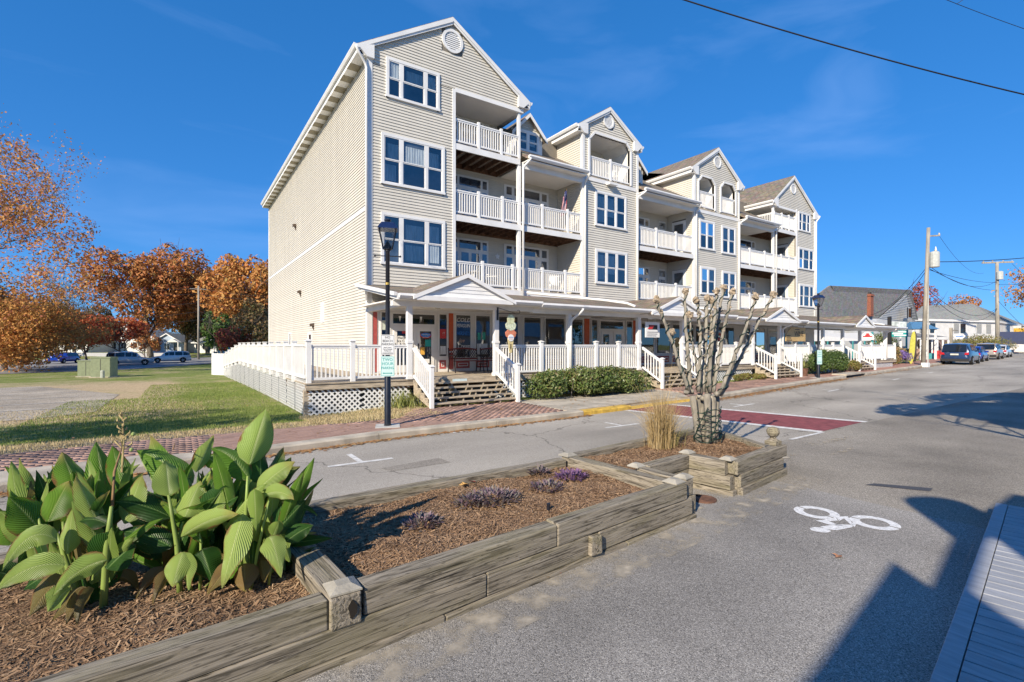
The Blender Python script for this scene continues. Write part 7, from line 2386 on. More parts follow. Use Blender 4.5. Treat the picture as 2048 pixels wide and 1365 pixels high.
# knuckle burls
for (x, y, s) in ((775, 640, 1.2), (805, 635, 1.0), (850, 660, 1.3), (900, 650, 1.3), (950, 650, 1.3), (972, 645, 1.0), (870, 675, 1.2)):
	c_ = t5(x, y, TY + rnd.uniform(-.12, .12))
	vs_ = []
	for u in range(8):
		for v in range(10):
			th, ph = math.pi * u / 7, 2 * math.pi * v / 10
			rr_ = .04 * s * (1 + rnd.uniform(-.22, .25))
			vs_.append((c_.x + rr_ * math.sin(th) * math.cos(ph), c_.y + rr_ * math.sin(th) * math.sin(ph), c_.z + rr_ * .85 * math.cos(th)))
	fs = [(u * 10 + v, u * 10 + (v + 1) % 10, (u + 1) * 10 + (v + 1) % 10, (u + 1) * 10 + v) for u in range(7) for v in range(10)]
	MB().add(vs_, fs).build('burl', bark, pt_, smooth=True)
wire_m = mat('dark_green_wire', (.008, .03, .022), rough=.5)
sl = thing('string_lights', 'dark green string of lights wound round the pollarded tree', 'string lights', tuple(tb))
wm = MB(); bulbs = MB()
for pts, rad in lights_pts:
	hel = []
	nturn = 7
	N_ = 60
	for k in range(N_):
		t = k / (N_ - 1) * 11.6
		i = min(int(t), 11)
		c_ = pts[i].lerp(pts[i + 1], t - i)
		r = rad[i] * 1.12 + .006
		a = nturn * 2 * math.pi * k / N_
		ax = (pts[i + 1] - pts[i]).normalized()
		e1 = ax.orthogonal().normalized(); e2 = ax.cross(e1)
		q = c_ + (e1 * math.cos(a) + e2 * math.sin(a)) * r
		hel.append(q)
		if k % 9 == 4: bulbs.tube([q, q + (q - c_).normalized() * .02], [.006, .003], 5)
	wm.tube(hel, .0085, 4)
for k in range(9):
	zz_ = .36 + .055 * k * 1.15
	cc = Vector((tb.x + .01, tb.y, 0))
	wm.tube([(cc.x + (.245) * math.cos(a + k), cc.y + (.21) * math.sin(a + k), zz_ + .055 * a / 6.28 + .03 * math.sin(3 * a)) for a in [i * .35 for i in range(19)]], .008, 4)
for k in range(5):
	a0 = k * 1.3
	wm.tube([(tb.x + .25 * math.cos(a0 + t * 1.3), tb.y + .215 * math.sin(a0 + t * 1.3), .36 + .6 * t) for t in [i / 9 for i in range(10)]], .008, 4)
wm.build('wire', wire_m, sl); bulbs.build('bulbs', mat('tiny_bulb', (.5, .5, .45), rough=.2), sl)['kind'] = 'stuff'

# ---- dry ornamental grass
og = np.random.default_rng(11)
gp = at(1322, 912, 8.05); gp.z = .33
def grass_clump(name, label, c, n, h, spread, m, w=.004, arch=.35):
	V_, F_ = [], []
	for i in range(n):
		a = og.uniform(0, 6.28); r0 = abs(og.normal(0, .09)); hh = h * og.uniform(.45, 1.1)
		sp_ = spread * abs(og.normal(0, .5)) + .03
		b = np.array([c[0] + r0 * math.cos(a), c[1] + r0 * math.sin(a), c[2] - .01])
		d = np.array([math.cos(a + og.normal(0, .5)), math.sin(a + og.normal(0, .5)), 0.0])
		s = np.array([-d[1], d[0], 0.0])
		th = og.uniform(0, 6.28); s = np.array([math.cos(th), math.sin(th), 0])
		k = len(V_)
		for t in (0, .35, .7, 1.0):
			p = b + np.array([0, 0, hh]) * (t - (arch * sp_ * 1.2) * t * t) + d * sp_ * hh * t * t
			wt_ = w * (1 - .85 * t)
			V_ += [p - s * wt_, p + s * wt_]
		for q in range(3): F_.append((k + 2 * q, k + 2 * q + 1, k + 2 * q + 3, k + 2 * q + 2))
	return np_mesh(name, V_, F_, m)
straw_m = leaf_mat('straw_blades', [(.40, .28, .13), (.55, .42, .22), (.30, .21, .09), (.62, .50, .30)], rough=.7, trans=.15, scale=5)
gt_ = thing('ornamental_grass', 'upright clump of straw coloured ornamental grass beside the pollarded tree', 'grass clump', tuple(gp))
o = grass_clump('blades', '', gp, 1000, .98, .62, straw_m, .0042); o.parent = gt_; o.location = -gt_.location; o['kind'] = 'stuff'
o = grass_clump('low_blades', '', gp + Vector((.12, .0, 0)), 500, .5, .9, leaf_mat('olive_blades', [(.30, .26, .10), (.20, .20, .06), (.45, .36, .16)], rough=.7, trans=.15, scale=5), .004); o.parent = gt_; o.location = -gt_.location; o['kind'] = 'stuff'
o = grass_clump('seed_stems', '', gp, 40, 1.75, .55, straw_m, .0028, .5); o.parent = gt_; o.location = -gt_.location; o['kind'] = 'stuff'

# ================================================================== SHRUBS AND TREES
def leaf_cloud(rr, centres, radii, n, size, flat=.8):
	"""n leaf quads spread through overlapping lumps, denser towards each lump's skin"""
	C = np.asarray(centres, float); Rr = np.asarray(radii, float)
	wgt = (Rr[:, 0] * Rr[:, 1] * Rr[:, 2]) ** .7
	pick = rr.choice(len(C), n, p=wgt / wgt.sum())
	d = rr.normal(size=(n, 3)); d /= np.linalg.norm(d, axis=1)[:, None]
	r = rr.uniform(.55, 1.04, n) ** .6
	P = C[pick] + d * Rr[pick] * r[:, None]
	nrm = d * .7 + rr.normal(size=(n, 3)) * .6 + np.array([0, 0, .25])
	nrm /= np.linalg.norm(nrm, axis=1)[:, None]
	t = np.cross(nrm, rr.normal(size=(n, 3))); t /= np.linalg.norm(t, axis=1)[:, None] + 1e-9
	b = np.cross(nrm, t)
	s = size * rr.uniform(.45, 1.35, n)[:, None]
	V_ = np.stack([P - t * s, P - b * s * flat * .6, P + t * s, P + b * s * flat * .6], 1).reshape(-1, 3)
	return V_, np.arange(n * 4).reshape(n, 4)
def branch_tree(rr, base, H, spread, levels=4, r0=.2, kids=4, up=.55, lean=(0, 0), start=.28):
	"""limbs from a trunk; returns mesh builder and the twig ends"""
	mb = MB(); tips = []
	def grow(p, d, L_, r, lv):
		n = 5
		pts, rad = [p], [r]
		q, dd = p.copy(), d.copy()
		for i in range(n):
			dd = (dd + Vector(rr.normal(0, .13, 3)) + Vector((0, 0, .05 * (up if lv else 0)))).normalized()
			q = q + dd * (L_ / n)
			pts.append(q.copy()); rad.append(max(.006, r * (1 - .5 * (i + 1) / n)))
		mb.tube(pts, rad, 8 if lv == 0 else (6 if lv < 2 else 4), cap=False)
		if lv >= levels:
			tips.extend(pts[2:]); return
		k = kids if lv else kids + 2
		for j in range(k):
			t = start + (1 - start) * (j + .5) / k if lv == 0 else .3 + .7 * (j + .6) / k
			i = min(n - 1, int(t * n)); c_ = pts[i].lerp(pts[i + 1], t * n - i)
			a = rr.uniform(0, 6.28)
			out = Vector((math.cos(a), math.sin(a), 0))
			nd = (dd * (.55 if lv else .5) + out * spread + Vector((0, 0, up * .5))).normalized()
			grow(c_, nd, L_ * rr.uniform(.55, .8), rad[i] * .62, lv + 1)
	grow(Vector(base), Vector((lean[0], lean[1], 1)).normalized(), H * .48, r0, 0)
	return mb, tips
def tips_leaves(rr, tips, per, jit, size):
	T = np.array([tuple(t) for t in tips])
	n = len(T) * per
	P = np.repeat(T, per, 0) + rr.normal(0, jit, (n, 3))
	nrm = rr.normal(size=(n, 3)) + np.array([0, 0, .4]); nrm /= np.linalg.norm(nrm, axis=1)[:, None]
	t = np.cross(nrm, rr.normal(size=(n, 3))); t /= np.linalg.norm(t, axis=1)[:, None] + 1e-9
	b = np.cross(nrm, t)
	s = size * rr.uniform(.6, 1.3, n)[:, None]
	V_ = np.stack([P - t * s, P - b * s * .55, P + t * s, P + b * s * .55], 1).reshape(-1, 3)
	return V_, np.arange(n * 4).reshape(n, 4)
grey_bark = mat('tree_bark', (.16, .135, .11), rough=.95, var=.4, scale=4, bump=.5, bscale=12)
def shrub(label, cx_, cy_, z, rx, ry, rz, n, size, m, lumps=14, seed=1, box=False, cat='shrub', group=None):
	rr = np.random.default_rng(seed)
	t = thing('shrub', label, cat, (cx_, cy_, z), group)
	cs, rs = [], []
	for i in range(lumps):
		u = rr.uniform(-1, 1, 2)
		s_ = rr.uniform(.32, .5)
		cs.append((cx_ + u[0] * rx * .72, cy_ + u[1] * ry * .72, z + rz * (.42 + .3 * (1 - .5 * (u[0] ** 2 + u[1] ** 2)) * rr.uniform(.7, 1.1))))
		rs.append((rx * s_ if rx < 1.5 else rz * rr.uniform(.55, .85), ry * s_ if ry < 1.5 else rz * .7, rz * rr.uniform(.36, .5)))
	V_, F_ = leaf_cloud(rr, cs, rs, n, size)
	V_[:, 2] = np.maximum(V_[:, 2], z + .01)
	np_mesh('foliage', V_, F_, m, t)
	st = MB()
	for i in range(10):
		a = rr.uniform(0, 6.28)
		b0 = Vector((cx_ + rr.uniform(-.6, .6) * rx, cy_ + rr.uniform(-.6, .6) * ry, z - .02))
		st.tube([b0, b0 + Vector((.1 * math.cos(a), .1 * math.sin(a), rz * .7))], [.015, .006], 5)
	st.build('stems', grey_bark, t)['kind'] = 'stuff'
	return t
hedge_m = leaf_mat('hedge_leaves', [(.045, .085, .02), (.10, .15, .035), (.16, .20, .055), (.20, .14, .07)], rough=.45, trans=.15, scale=1.2, spec=.5)
box_m = leaf_mat('clipped_hedge_leaves', [(.035, .075, .018), (.08, .135, .03), (.14, .19, .05)], rough=.45, trans=.15, scale=2, spec=.5)
cover_m = leaf_mat('ground_cover_leaves', [(.10, .14, .03), (.22, .22, .06), (.28, .18, .07), (.15, .19, .05)], rough=.6, trans=.2, scale=2)
autumn_m = leaf_mat('autumn_grass_leaves', [(.30, .16, .07), (.42, .28, .14), (.20, .22, .07), (.34, .12, .06)], rough=.7, trans=.2, scale=1)
violet_m = leaf_mat('violet_blooms', [(.16, .10, .35), (.28, .20, .50), (.20, .15, .30)], rough=.7, trans=.2, scale=2)
shrub('wide glossy green shrub bed in front of the porch between two stairs', 6.75, -4.3, .08, 3.15, 1.0, 1.0, 24000, .055, hedge_m, 34, 3, group='shrubs along the porch')
shrub('low yellow green ground cover by the third stair behind the tree', 17.8, -4.0, .2, 1.9, .4, .34, 5000, .04, cover_m, 14, 4, group='shrubs along the porch')
shrub('dense clipped rounded hedge beside the far lamp post', 26.2, -3.95, .3, 2.2, .62, 1.25, 24000, .045, box_m, 34, 5, group='shrubs along the porch')
shrub('loose pale green shrub at the foot of the last stair', 29.4, -3.9, .35, .9, .4, .6, 3500, .05, cover_m, 10, 6, group='shrubs along the porch')
pz = thing('potted_yucca', 'spiky yucca in a brown pot between the hedge and the wine shop stair', 'potted plant', (23.0, -4.15, .28))
MB().lathe([(.16, 0), (.22, .38), (.24, .4), (.2, .42)], (23.0, -4.15, .28), 16).build('pot', rust, pz)
ym = MB()
for i in range(40):
	a = rnd.uniform(0, 6.28); el = rnd.uniform(.25, 1.4); L_ = rnd.uniform(.4, .6)
	d = Vector((math.cos(a) * math.cos(el), math.sin(a) * math.cos(el), math.sin(el)))
	s_ = Vector((-math.sin(a), math.cos(a), 0)) * .02
	c_ = Vector((23.0, -4.15, .7))
	ym.quad(c_ - s_, c_ + s_, c_ + d * L_)
ym.build('leaves', MATS['strap_leaf'], pz, fixn=False)

# --- trees
oak_m = leaf_mat('rust_oak_leaves', [(.32, .11, .035), (.46, .19, .055), (.50, .25, .08), (.40, .12, .05), (.24, .19, .06)], rough=.7, trans=.25, scale=.25)
gold_m = leaf_mat('gold_oak_leaves', [(.50, .23, .06), (.58, .33, .10), (.48, .16, .05), (.40, .28, .08)], rough=.7, trans=.25, scale=.25)
scar_m = leaf_mat('scarlet_leaves', [(.55, .11, .05), (.62, .20, .06), (.46, .08, .05), (.55, .29, .08)], rough=.7, trans=.3, scale=.5)
red_m2 = leaf_mat('crimson_leaves', [(.30, .04, .04), (.40, .10, .07), (.28, .12, .05)], rough=.7, trans=.3, scale=.5)
green_m = leaf_mat('evergreen_leaves', [(.03, .08, .015), (.07, .14, .03), (.12, .18, .045)], rough=.6, trans=.2, scale=.4)
olive_m = leaf_mat('olive_leaves', [(.10, .11, .04), (.18, .15, .06), (.26, .15, .07), (.14, .10, .06)], rough=.7, trans=.2, scale=.4)
copper_m = leaf_mat('copper_leaves', [(.46, .17, .06), (.58, .27, .08), (.62, .36, .10), (.42, .13, .08), (.36, .25, .08)], rough=.7, trans=.3, scale=.35)
def tree(label, u, Y, zb, H, rx, n, size, m, seed, lumps=26, crown_lo=.3, group='trees behind the lots', ry=None, twigs=True):
	rr = np.random.default_rng(seed)
	p = at(u, 690, Y); p.z = zb
	t = thing('tree', label, 'tree', tuple(p), group)
	mb, tips = branch_tree(rr, p, H, .75, 3, H * .022, 4, .6)
	mb.build('trunk', grey_bark, t, fixn=False, smooth=True)
	ry = ry or rx
	cs, rs = [], []
	for i in range(lumps):
		d = rr.normal(size=3); d /= np.linalg.norm(d); r = rr.uniform(.35, .85)
		zc = H * (crown_lo + (1 - crown_lo) * .52)
		c_ = (p.x + d[0] * rx * r, p.y + d[1] * ry * r, zb + zc + d[2] * H * (1 - crown_lo) * .42 * r)
		cs.append(c_); s_ = rr.uniform(.2, .36)
		rs.append((rx * s_, ry * s_, H * (1 - crown_lo) * s_ * .62))
	V_, F_ = leaf_cloud(rr, cs, rs, n, size)
	np_mesh('crown', V_, F_, m, t)
	return t
def open_tree(label, p, H, spread, per, size, m, seed, r0=.2, levels=4, kids=4, jit=.25, group=None, lean=(0, 0), up=.55, start=.2):
	rr = np.random.default_rng(seed)
	t = thing('tree', label, 'tree', tuple(p), group)
	mb, tips = branch_tree(rr, p, H, spread, levels, r0, kids, up, lean, start)
	mb.build('trunk', grey_bark, t, fixn=False, smooth=True)
	if per:
		V_, F_ = tips_leaves(rr, tips, per, jit, size)
		np_mesh('crown', V_, F_, m, t)
	return t
GL = 'trees behind the lots'
# near copper tree at the left edge: limbs rise from beyond the frame and sweep in
p = at(-255, 690, 41); p.z = -.3
open_tree('large copper leaved tree leaning in at the left edge', p, 23, .72, 12, .13, copper_m, 21, .42, 4, 4, .7, GL, (.06, .03), .62, .1)
p = at(10, 690, 46); p.z = -.3
open_tree('low orange bushy tree hanging over the left parking bays', p, 9.6, 1.0, 16, .14, gold_m, 22, .24, 4, 4, .7, GL, (.1, 0), .12, .05)
tree('spreading low gold and orange tree along the left edge of the lot', 40, 50, -.4, 7.6, 8.0, 13000, .15, gold_m, 30, 34, .04)
# the near tree's lower and inner foliage
nt0 = [o for o in scene.objects if o.get('label', '').startswith('large copper')][0]
rr = np.random.default_rng(77)
cs = [tuple(at(u, v, 41 + rr.uniform(-2.5, 2.5))) for u, v in ((-10, 290), (25, 310), (60, 360), (0, 380), (95, 420), (50, 440), (135, 455), (0, 470), (100, 500), (40, 540), (150, 500), (-10, 580), (80, 590), (20, 630), (-60, 350), (-60, 450), (-60, 550), (120, 560))]
V_, F_ = leaf_cloud(rr, cs, [(rr.uniform(1.3, 2.4), rr.uniform(1.3, 2.4), rr.uniform(.9, 1.7)) for _ in cs], 9000, .13)
np_mesh('crown', V_, F_, copper_m, nt0)
tree('huge rounded rust coloured oak behind the small blue house', 300, 88, -.1, 21.5, 9.4, 17000, .33, oak_m, 31, 34, .14)
tree('golden rust oak close to the left side of the long building', 480, 84, -.1, 18.6, 7.6, 13000, .34, gold_m, 32, 30, .12)
tree('reddish oak between the two great oaks', 415, 105, 0, 20.0, 7.0, 8000, .38, oak_m, 33, 26, .2)
tree('tall dark oak seen between the great oaks', 372, 100, 0, 17.0, 6.0, 6000, .36, olive_m, 34, 22, .1)
p = at(148, 690, 72); p.z = -.3
open_tree('thin nearly bare grey tree beside the great rounded oak', p, 14.5, .7, 1, .12, olive_m, 23, .2, 4, 4, .3, GL, (0, 0), .6, .25)
tree('rust tree behind the scarlet trees at the left', 95, 88, 0, 9.8, 7.5, 7000, .32, oak_m, 35, 24, .1)
tree('brown tree rising behind the bare grey tree', 172, 95, 0, 9.4, 6.0, 5000, .32, olive_m, 38, 22, .1)
tree('scarlet leaved small tree by the blue parked car', 175, 60, -.4, 6.3, 3.6, 4200, .17, scar_m, 36, 22, .34)
tree('scarlet leaved small tree behind the silver car', 236, 63, -.4, 6.5, 3.5, 4200, .17, scar_m, 37, 22, .34)
tree('low orange red tree next to the small blue house', 290, 72, -.3, 4.2, 2.0, 1800, .16, oak_m, 39, 14, .2)
tree('bright green evergreen tree behind the utility pole', 445, 78, -.2, 8.2, 3.1, 5200, .2, green_m, 40, 20, .08)
tree('crimson and orange small tree at the far end of the ramp', 466, 66, -.3, 5.0, 2.8, 2600, .17, red_m2, 41, 18, .15)
tree('olive brown tree against the corner of the long building', 515, 68, -.3, 8.6, 3.6, 4200, .2, olive_m, 42, 20, .1)
tree('second olive tree filling the gap beside the building corner', 520, 92, -.2, 12, 5.5, 4500, .26, oak_m, 43, 20, .05)
tree('dark green hedge like tree behind the two small houses', 400, 118, .3, 8.5, 8, 4500, .34, olive_m, 44, 20, .02)
tree('dark wooded mass behind the red trees', 220, 122, .3, 8.5, 11, 5000, .36, olive_m, 45, 24, .0)
# right side
GR = 'trees behind the shops'
tree('sparse grey topped tree beyond the grey roofed shop', 1655, 95, .5, 11.5, 4.0, 1500, .2, olive_m, 51, 16, .3, GR)
tree('yellow green topped tree beyond the grey roofed shop', 1692, 100, .5, 12.6, 4.6, 3200, .24, olive_m, 52, 20, .2, GR)
tree('crimson leaved tree behind the leaning utility pole', 1838, 88, .5, 13.2, 3.6, 2200, .22, red_m2, 53, 16, .35, GR)
tree('brownish tree behind the white two storey house', 1905, 105, .5, 12.4, 6.2, 2800, .24, oak_m, 54, 18, .4, GR)
p = at(2135, 690, 80); p.z = .5
open_tree('orange leaved tree reaching in at the right edge', p, 15.5, .85, 9, .2, gold_m, 25, .24, 4, 4, .6, GR, (-.05, 0), .4, .15)
# ================================================================== VEHICLES
tyre_m = mat('tyre_rubber', (.015, .015, .016), rough=.85)
rim_m = mat('alloy_rim', (.45, .45, .46), rough=.35, metal=.6, var=.1)
car_glass, nt_, b_g = new_mat('car_glass')
b_g.inputs['Base Color'].default_value = (.012, .015, .02, 1); b_g.inputs['Roughness'].default_value = .05; b_g.inputs['Specular IOR Level'].default_value = .8
tail_m = mat('tail_lamp_red', (.45, .015, .02), rough=.2, spec=.6)
head_m = mat('head_lamp', (.6, .62, .65), rough=.15, spec=.7)
plate_m = mat('licence_plate', (.55, .55, .48), rough=.5)
trim_k = mat('black_trim', (.02, .02, .022), rough=.6)
def paint(name, col):
	m, nt, b = new_mat(name)
	b.inputs['Base Color'].default_value = (*col, 1)
	b.inputs['Roughness'].default_value = .25
	b.inputs['Coat Weight'].default_value = .8
	b.inputs['Coat Roughness'].default_value = .04
	b.inputs['Metallic'].default_value = .25
	return m
def car(label, loc, rz, m, L_=4.7, W=1.88, H=1.70, kind='suv', group='cars parked by the kerb'):
	"""nose towards +x; stations along the length carry bumper, sill, belt and roof heights"""
	t = thing('parked_car', label, 'car', loc, group)
	t.rotation_euler = (0, 0, rz)
	w = W / 2
	belt = H * .58
	if kind == 'suv':
		prof = [(-.5, .34, .60, None), (-.485, .28, .86, None), (-.465, .25, belt, H * .80), (-.43, .25, belt + .02, H * .955), (-.30, .25, belt, H * .99), (-.1, .25, belt, H), (.04, .25, belt - .01, H * .985), (.14, .25, belt - .02, H * .90), (.235, .25, belt - .05, belt + .0), (.33, .25, belt - .10, None), (.42, .26, belt - .17, None), (.475, .30, belt - .28, None), (.5, .36, belt - .42, None)]
	else:
		prof = [(-.5, .34, .62, None), (-.485, .28, .80, None), (-.45, .25, belt - .02, belt + .12), (-.36, .25, belt, H * .90), (-.24, .25, belt, H * .985), (-.08, .25, belt, H), (.03, .25, belt - .01, H * .98), (.12, .25, belt - .02, H * .88), (.22, .25, belt - .05, belt + .0), (.33, .25, belt - .10, None), (.42, .26, belt - .16, None), (.475, .30, belt - .26, None), (.5, .36, belt - .38, None)]
	rows = []
	for (f, zb, zbelt, zr) in prof:
		x = f * L_
		nose = 1 - .16 * max(0, abs(f) - .38) / .12
		wb = w * nose
		if zr is None or zr <= zbelt + .01:
			top = [(x, wb * .93, zbelt), (x, wb * .72, zbelt + .035), (x, 0, zbelt + .05)]
		else:
			k = (zr - zbelt) / (H - belt)
			top = [(x, wb * .97, zbelt), (x, wb * (.97 - .21 * k), zr - .05 * k), (x, 0, zr + .01)]
		rows.append([(x, wb * .90, zb), (x, wb, zb + .12), (x, wb, (zb + zbelt) / 2 + .05)] + top)
	mb = MB()
	nR = 6
	for row in rows:
		full = row + [(p[0], -p[1], p[2]) for p in row[-2::-1]]
		mb.v += full
	n = 2 * nR - 1
	for i in range(len(rows) - 1):
		for j in range(n - 1): mb.f.append((i * n + j, (i + 1) * n + j, (i + 1) * n + j + 1, i * n + j + 1))
		mb.f.append((i * n + n - 1, (i + 1) * n + n - 1, (i + 1) * n, i * n))
	mb.f.append(tuple(range(n))); mb.f.append(tuple(range((len(rows) - 1) * n, len(rows) * n))[::-1])
	body = mb.build('body', m, t, world=False, smooth=True)
	sm = body.modifiers.new('edges', 'EDGE_SPLIT'); sm.split_angle = R(38)
	# glazing laid just over the greenhouse
	def lerp(a, b_, s): return tuple(a[k] + (b_[k] - a[k]) * s for k in range(3))
	idx = [i for i, p in enumerate(prof) if p[3] and p[3] > p[2] + .1]
	for sgn in (1, -1):
		for a, b_ in zip(idx, idx[1:]):
			if a < 2: continue
			A0, A1, B0, B1 = rows[a][3], rows[a][4], rows[b_][3], rows[b_][4]
			q = [lerp(A0, A1, .12), lerp(B0, B1, .12), lerp(B0, B1, .86), lerp(A0, A1, .86)]
			ins = .05
			q = [lerp(q[0], q[1], ins), lerp(q[1], q[0], ins), lerp(q[2], q[3], ins), lerp(q[3], q[2], ins)]
			q = [(p[0], sgn * (p[1] + .012), p[2]) for p in q]
			MB().quad(*q).build('side_window', car_glass, t, world=False)
	# rear and front screens
	r0, r1 = rows[2], rows[3]
	y0, y1 = r0[3][1] * .86, r1[4][1] * .94
	zq0, zq1 = r0[3][2] + .02, r1[4][2] - .02
	MB().quad((rows[1][0][0] - .03, -y0, zq0 + .02), (rows[1][0][0] - .03, y0, zq0 + .02), (rows[3][0][0] - .10, y1, zq1), (rows[3][0][0] - .10, -y1, zq1)).build('rear_window', car_glass, t, world=False)
	iw = [i for i, p in enumerate(prof) if p[3]][-1]
	ra, rb = rows[iw], rows[iw - 2]
	MB().quad((ra[0][0] + .02, -ra[3][1] * .86, ra[3][2] + .06), (ra[0][0] + .02, ra[3][1] * .86, ra[3][2] + .06), (rb[0][0] + .10, rb[4][1] * .95, rb[4][2] + .02), (rb[0][0] + .10, -rb[4][1] * .95, rb[4][2] + .02)).build('windscreen', car_glass, t, world=False)
	xr = -L_ / 2
	for s in (1, -1):
		MB().prism([(xr + .005, s * w * .62, belt - .22), (xr + .005, s * w * .88, belt - .22), (xr + .02, s * w * .9, belt - .02), (xr + .02, s * w * .66, belt - .06)], (-.03, 0, 0)).build('tail_lamp', tail_m, t, world=False)
		MB().box(L_ / 2 - .16, L_ / 2 - .04, s * w * .80 - .16, s * w * .80 + .08, belt - .42, belt - .30).build('headlight', head_m, t, world=False)
		MB().box(.16 * L_, .16 * L_ + .14, s * (w + .02) - .09, s * (w + .02) + .09, belt + .02, belt + .16).build('wing_mirror', m, t, world=False)
		for xw in (-.30 * L_, .305 * L_):
			rw = .345 if kind == 'suv' else .32
			wl_ = MB()
			pts = [(rw * .62, -.11), (rw, -.1), (rw, .1), (rw * .62, .11)]
			nn = 18
			k0 = len(wl_.v)
			for (rr_, yy_) in pts:
				for q in range(nn):
					a = 2 * math.pi * q / nn
					wl_.v.append((xw + rr_ * math.cos(a), s * (w - .09) + yy_, rw + rr_ * math.sin(a)))
			for i in range(3):
				for q in range(nn): wl_.f.append((i * nn + q, i * nn + (q + 1) % nn, (i + 1) * nn + (q + 1) % nn, (i + 1) * nn + q))
			wl_.f.append(tuple(range(nn))); wl_.f.append(tuple(range(3 * nn, 4 * nn)))
			wh = wl_.build('wheel', tyre_m, t, world=False)
			rm = MB()
			for q in range(5):
				a = 2 * math.pi * q / 5
				rm.bar((xw, s * (w + .023), rw), (xw + rw * .58 * math.cos(a), s * (w + .023), rw + rw * .58 * math.sin(a)), .07, .012, up=(0, 1, 0))
			rm.build('rim', rim_m, wh, world=False)
			# dark arch over the wheel
			ar = MB()
			for q in range(10):
				a0, a1 = math.pi * q / 10, math.pi * (q + 1) / 10
				ar.quad(*[(xw + r_ * math.cos(a), s * (w + .006), rw + r_ * math.sin(a)) for r_, a in ((rw * .95, a0), (rw * 1.16, a0), (rw * 1.16, a1), (rw * .95, a1))])
			ar.build('wheel_arch', trim_k, t, world=False)
	MB().box(xr - .03, xr + .04, -w * .86, w * .86, .30, .48).build('rear_bumper', trim_k, t, world=False)
	MB().box(xr - .035, xr - .0, -.26, .26, belt - .26, belt - .13).build('licence_plate', plate_m, t, world=False)
	MB().box(L_ / 2 - .04, L_ / 2 + .02, -w * .55, w * .55, .42, belt - .42).build('grille', trim_k, t, world=False)
	return t
navy = paint('navy_paint', (.018, .04, .10)); cobalt = paint('cobalt_paint', (.01, .035, .30)); champ = paint('champagne_paint', (.36, .31, .26)); silver = paint('silver_paint', (.42, .43, .45)); whitep = paint('white_paint', (.7, .7, .7))
RD = math.atan2(.095, 1)
car('navy SUV parked at the kerb, nearest the utility pole', (50.3, -4.0, zroad(50)), RD, navy, 5.0, 2.0, 1.80)
car('bright blue hatchback parked ahead of the navy SUV', (57.6, -3.1, zroad(57)), RD, cobalt, 4.5, 1.82, 1.48, 'hatch')
car('champagne SUV parked ahead of the blue hatchback', (66.2, -2.4, zroad(66)), RD, champ, 4.75, 1.9, 1.72)
car('white car parked farthest along the street', (74.5, -1.5, zroad(74)), RD, whitep, 4.6, 1.85, 1.5, 'hatch')
GC = 'cars in the lot behind the lawn'
c_ = at(260, 690, 60)
car('silver SUV side on in the parking lot', (c_.x, c_.y, gz(c_.x, c_.y) + .03), .07, silver, 4.7, 1.85, 1.68, group=GC)
c_ = at(341, 690, 69)
car('white crossover facing away in the parking lot', (c_.x, c_.y, gz(c_.x, c_.y) + .03), math.pi + .02, whitep, 4.75, 1.9, 1.62, group=GC)
c_ = at(126, 690, 66)
car('dark blue hatchback nose on in the parking lot', (c_.x, c_.y, gz(c_.x, c_.y) + .03), -1.95, cobalt, 4.4, 1.82, 1.48, 'hatch', group=GC)
c_ = at(22, 690, 62)
car('dark pickup height SUV half hidden by the orange tree', (c_.x, c_.y, gz(c_.x, c_.y) + .03), -.95, mat('black_car_paint', (.03, .03, .035), rough=.25), 4.9, 1.9, 1.75, group=GC)

# ================================================================== LEFT BACKGROUND
cab_m = mat('green_cabinet_paint', (.21, .24, .14), rough=.6, var=.12)
def cabinet(label, u, v, Y, w, d, h):
	p = at(u, v, Y); p.z = gz(p.x, p.y)
	t = thing('utility_cabinet', label, 'cabinet', tuple(p), 'green utility cabinets on the lawn')
	t.rotation_euler = (0, 0, -.35)
	MB().box(-w / 2, w / 2, -d / 2, d / 2, 0, h).build('body', cab_m, t, world=False, bevel=.03)
	MB().box(-w / 2 - .03, w / 2 + .03, -d / 2 - .03, d / 2 + .03, h - .06, h + .03).build('lid', cab_m, t, world=False)
	MB().box(-.015, .015, -d / 2 - .006, -d / 2, .1, h - .1).build('door_seam', trim_k, t, world=False)
	MB().box(-w / 2 - .08, w / 2 + .08, -d / 2 - .08, d / 2 + .08, -.05, .06).build('pad', concrete, t, world=False)
cabinet('tall green utility cabinet on the lawn', 209, 750, 37.5, 1.25, 1.1, 1.5)
cabinet('lower green utility cabinet beside the tall one', 180, 748, 38.5, 1.1, 1.1, 1.25)
p = at(205, 752, 36.6); p.z = gz(p.x, p.y)
bo_ = thing('marker_post', 'short pale pipe marker in front of the green cabinets', 'post', tuple(p))
MB().lathe([(.13, 0), (.13, .5), (.1, .55)], (p.x, p.y, p.z), 10).build('pipe', mat('pale_pipe', (.4, .42, .36)), bo_)
lap_w = mat('white_lap', (.68, .68, .66), rough=.6, var=.06, scale=2)
lap_b = mat('pale_blue_lap', (.38, .47, .58), rough=.6, var=.06, scale=2)
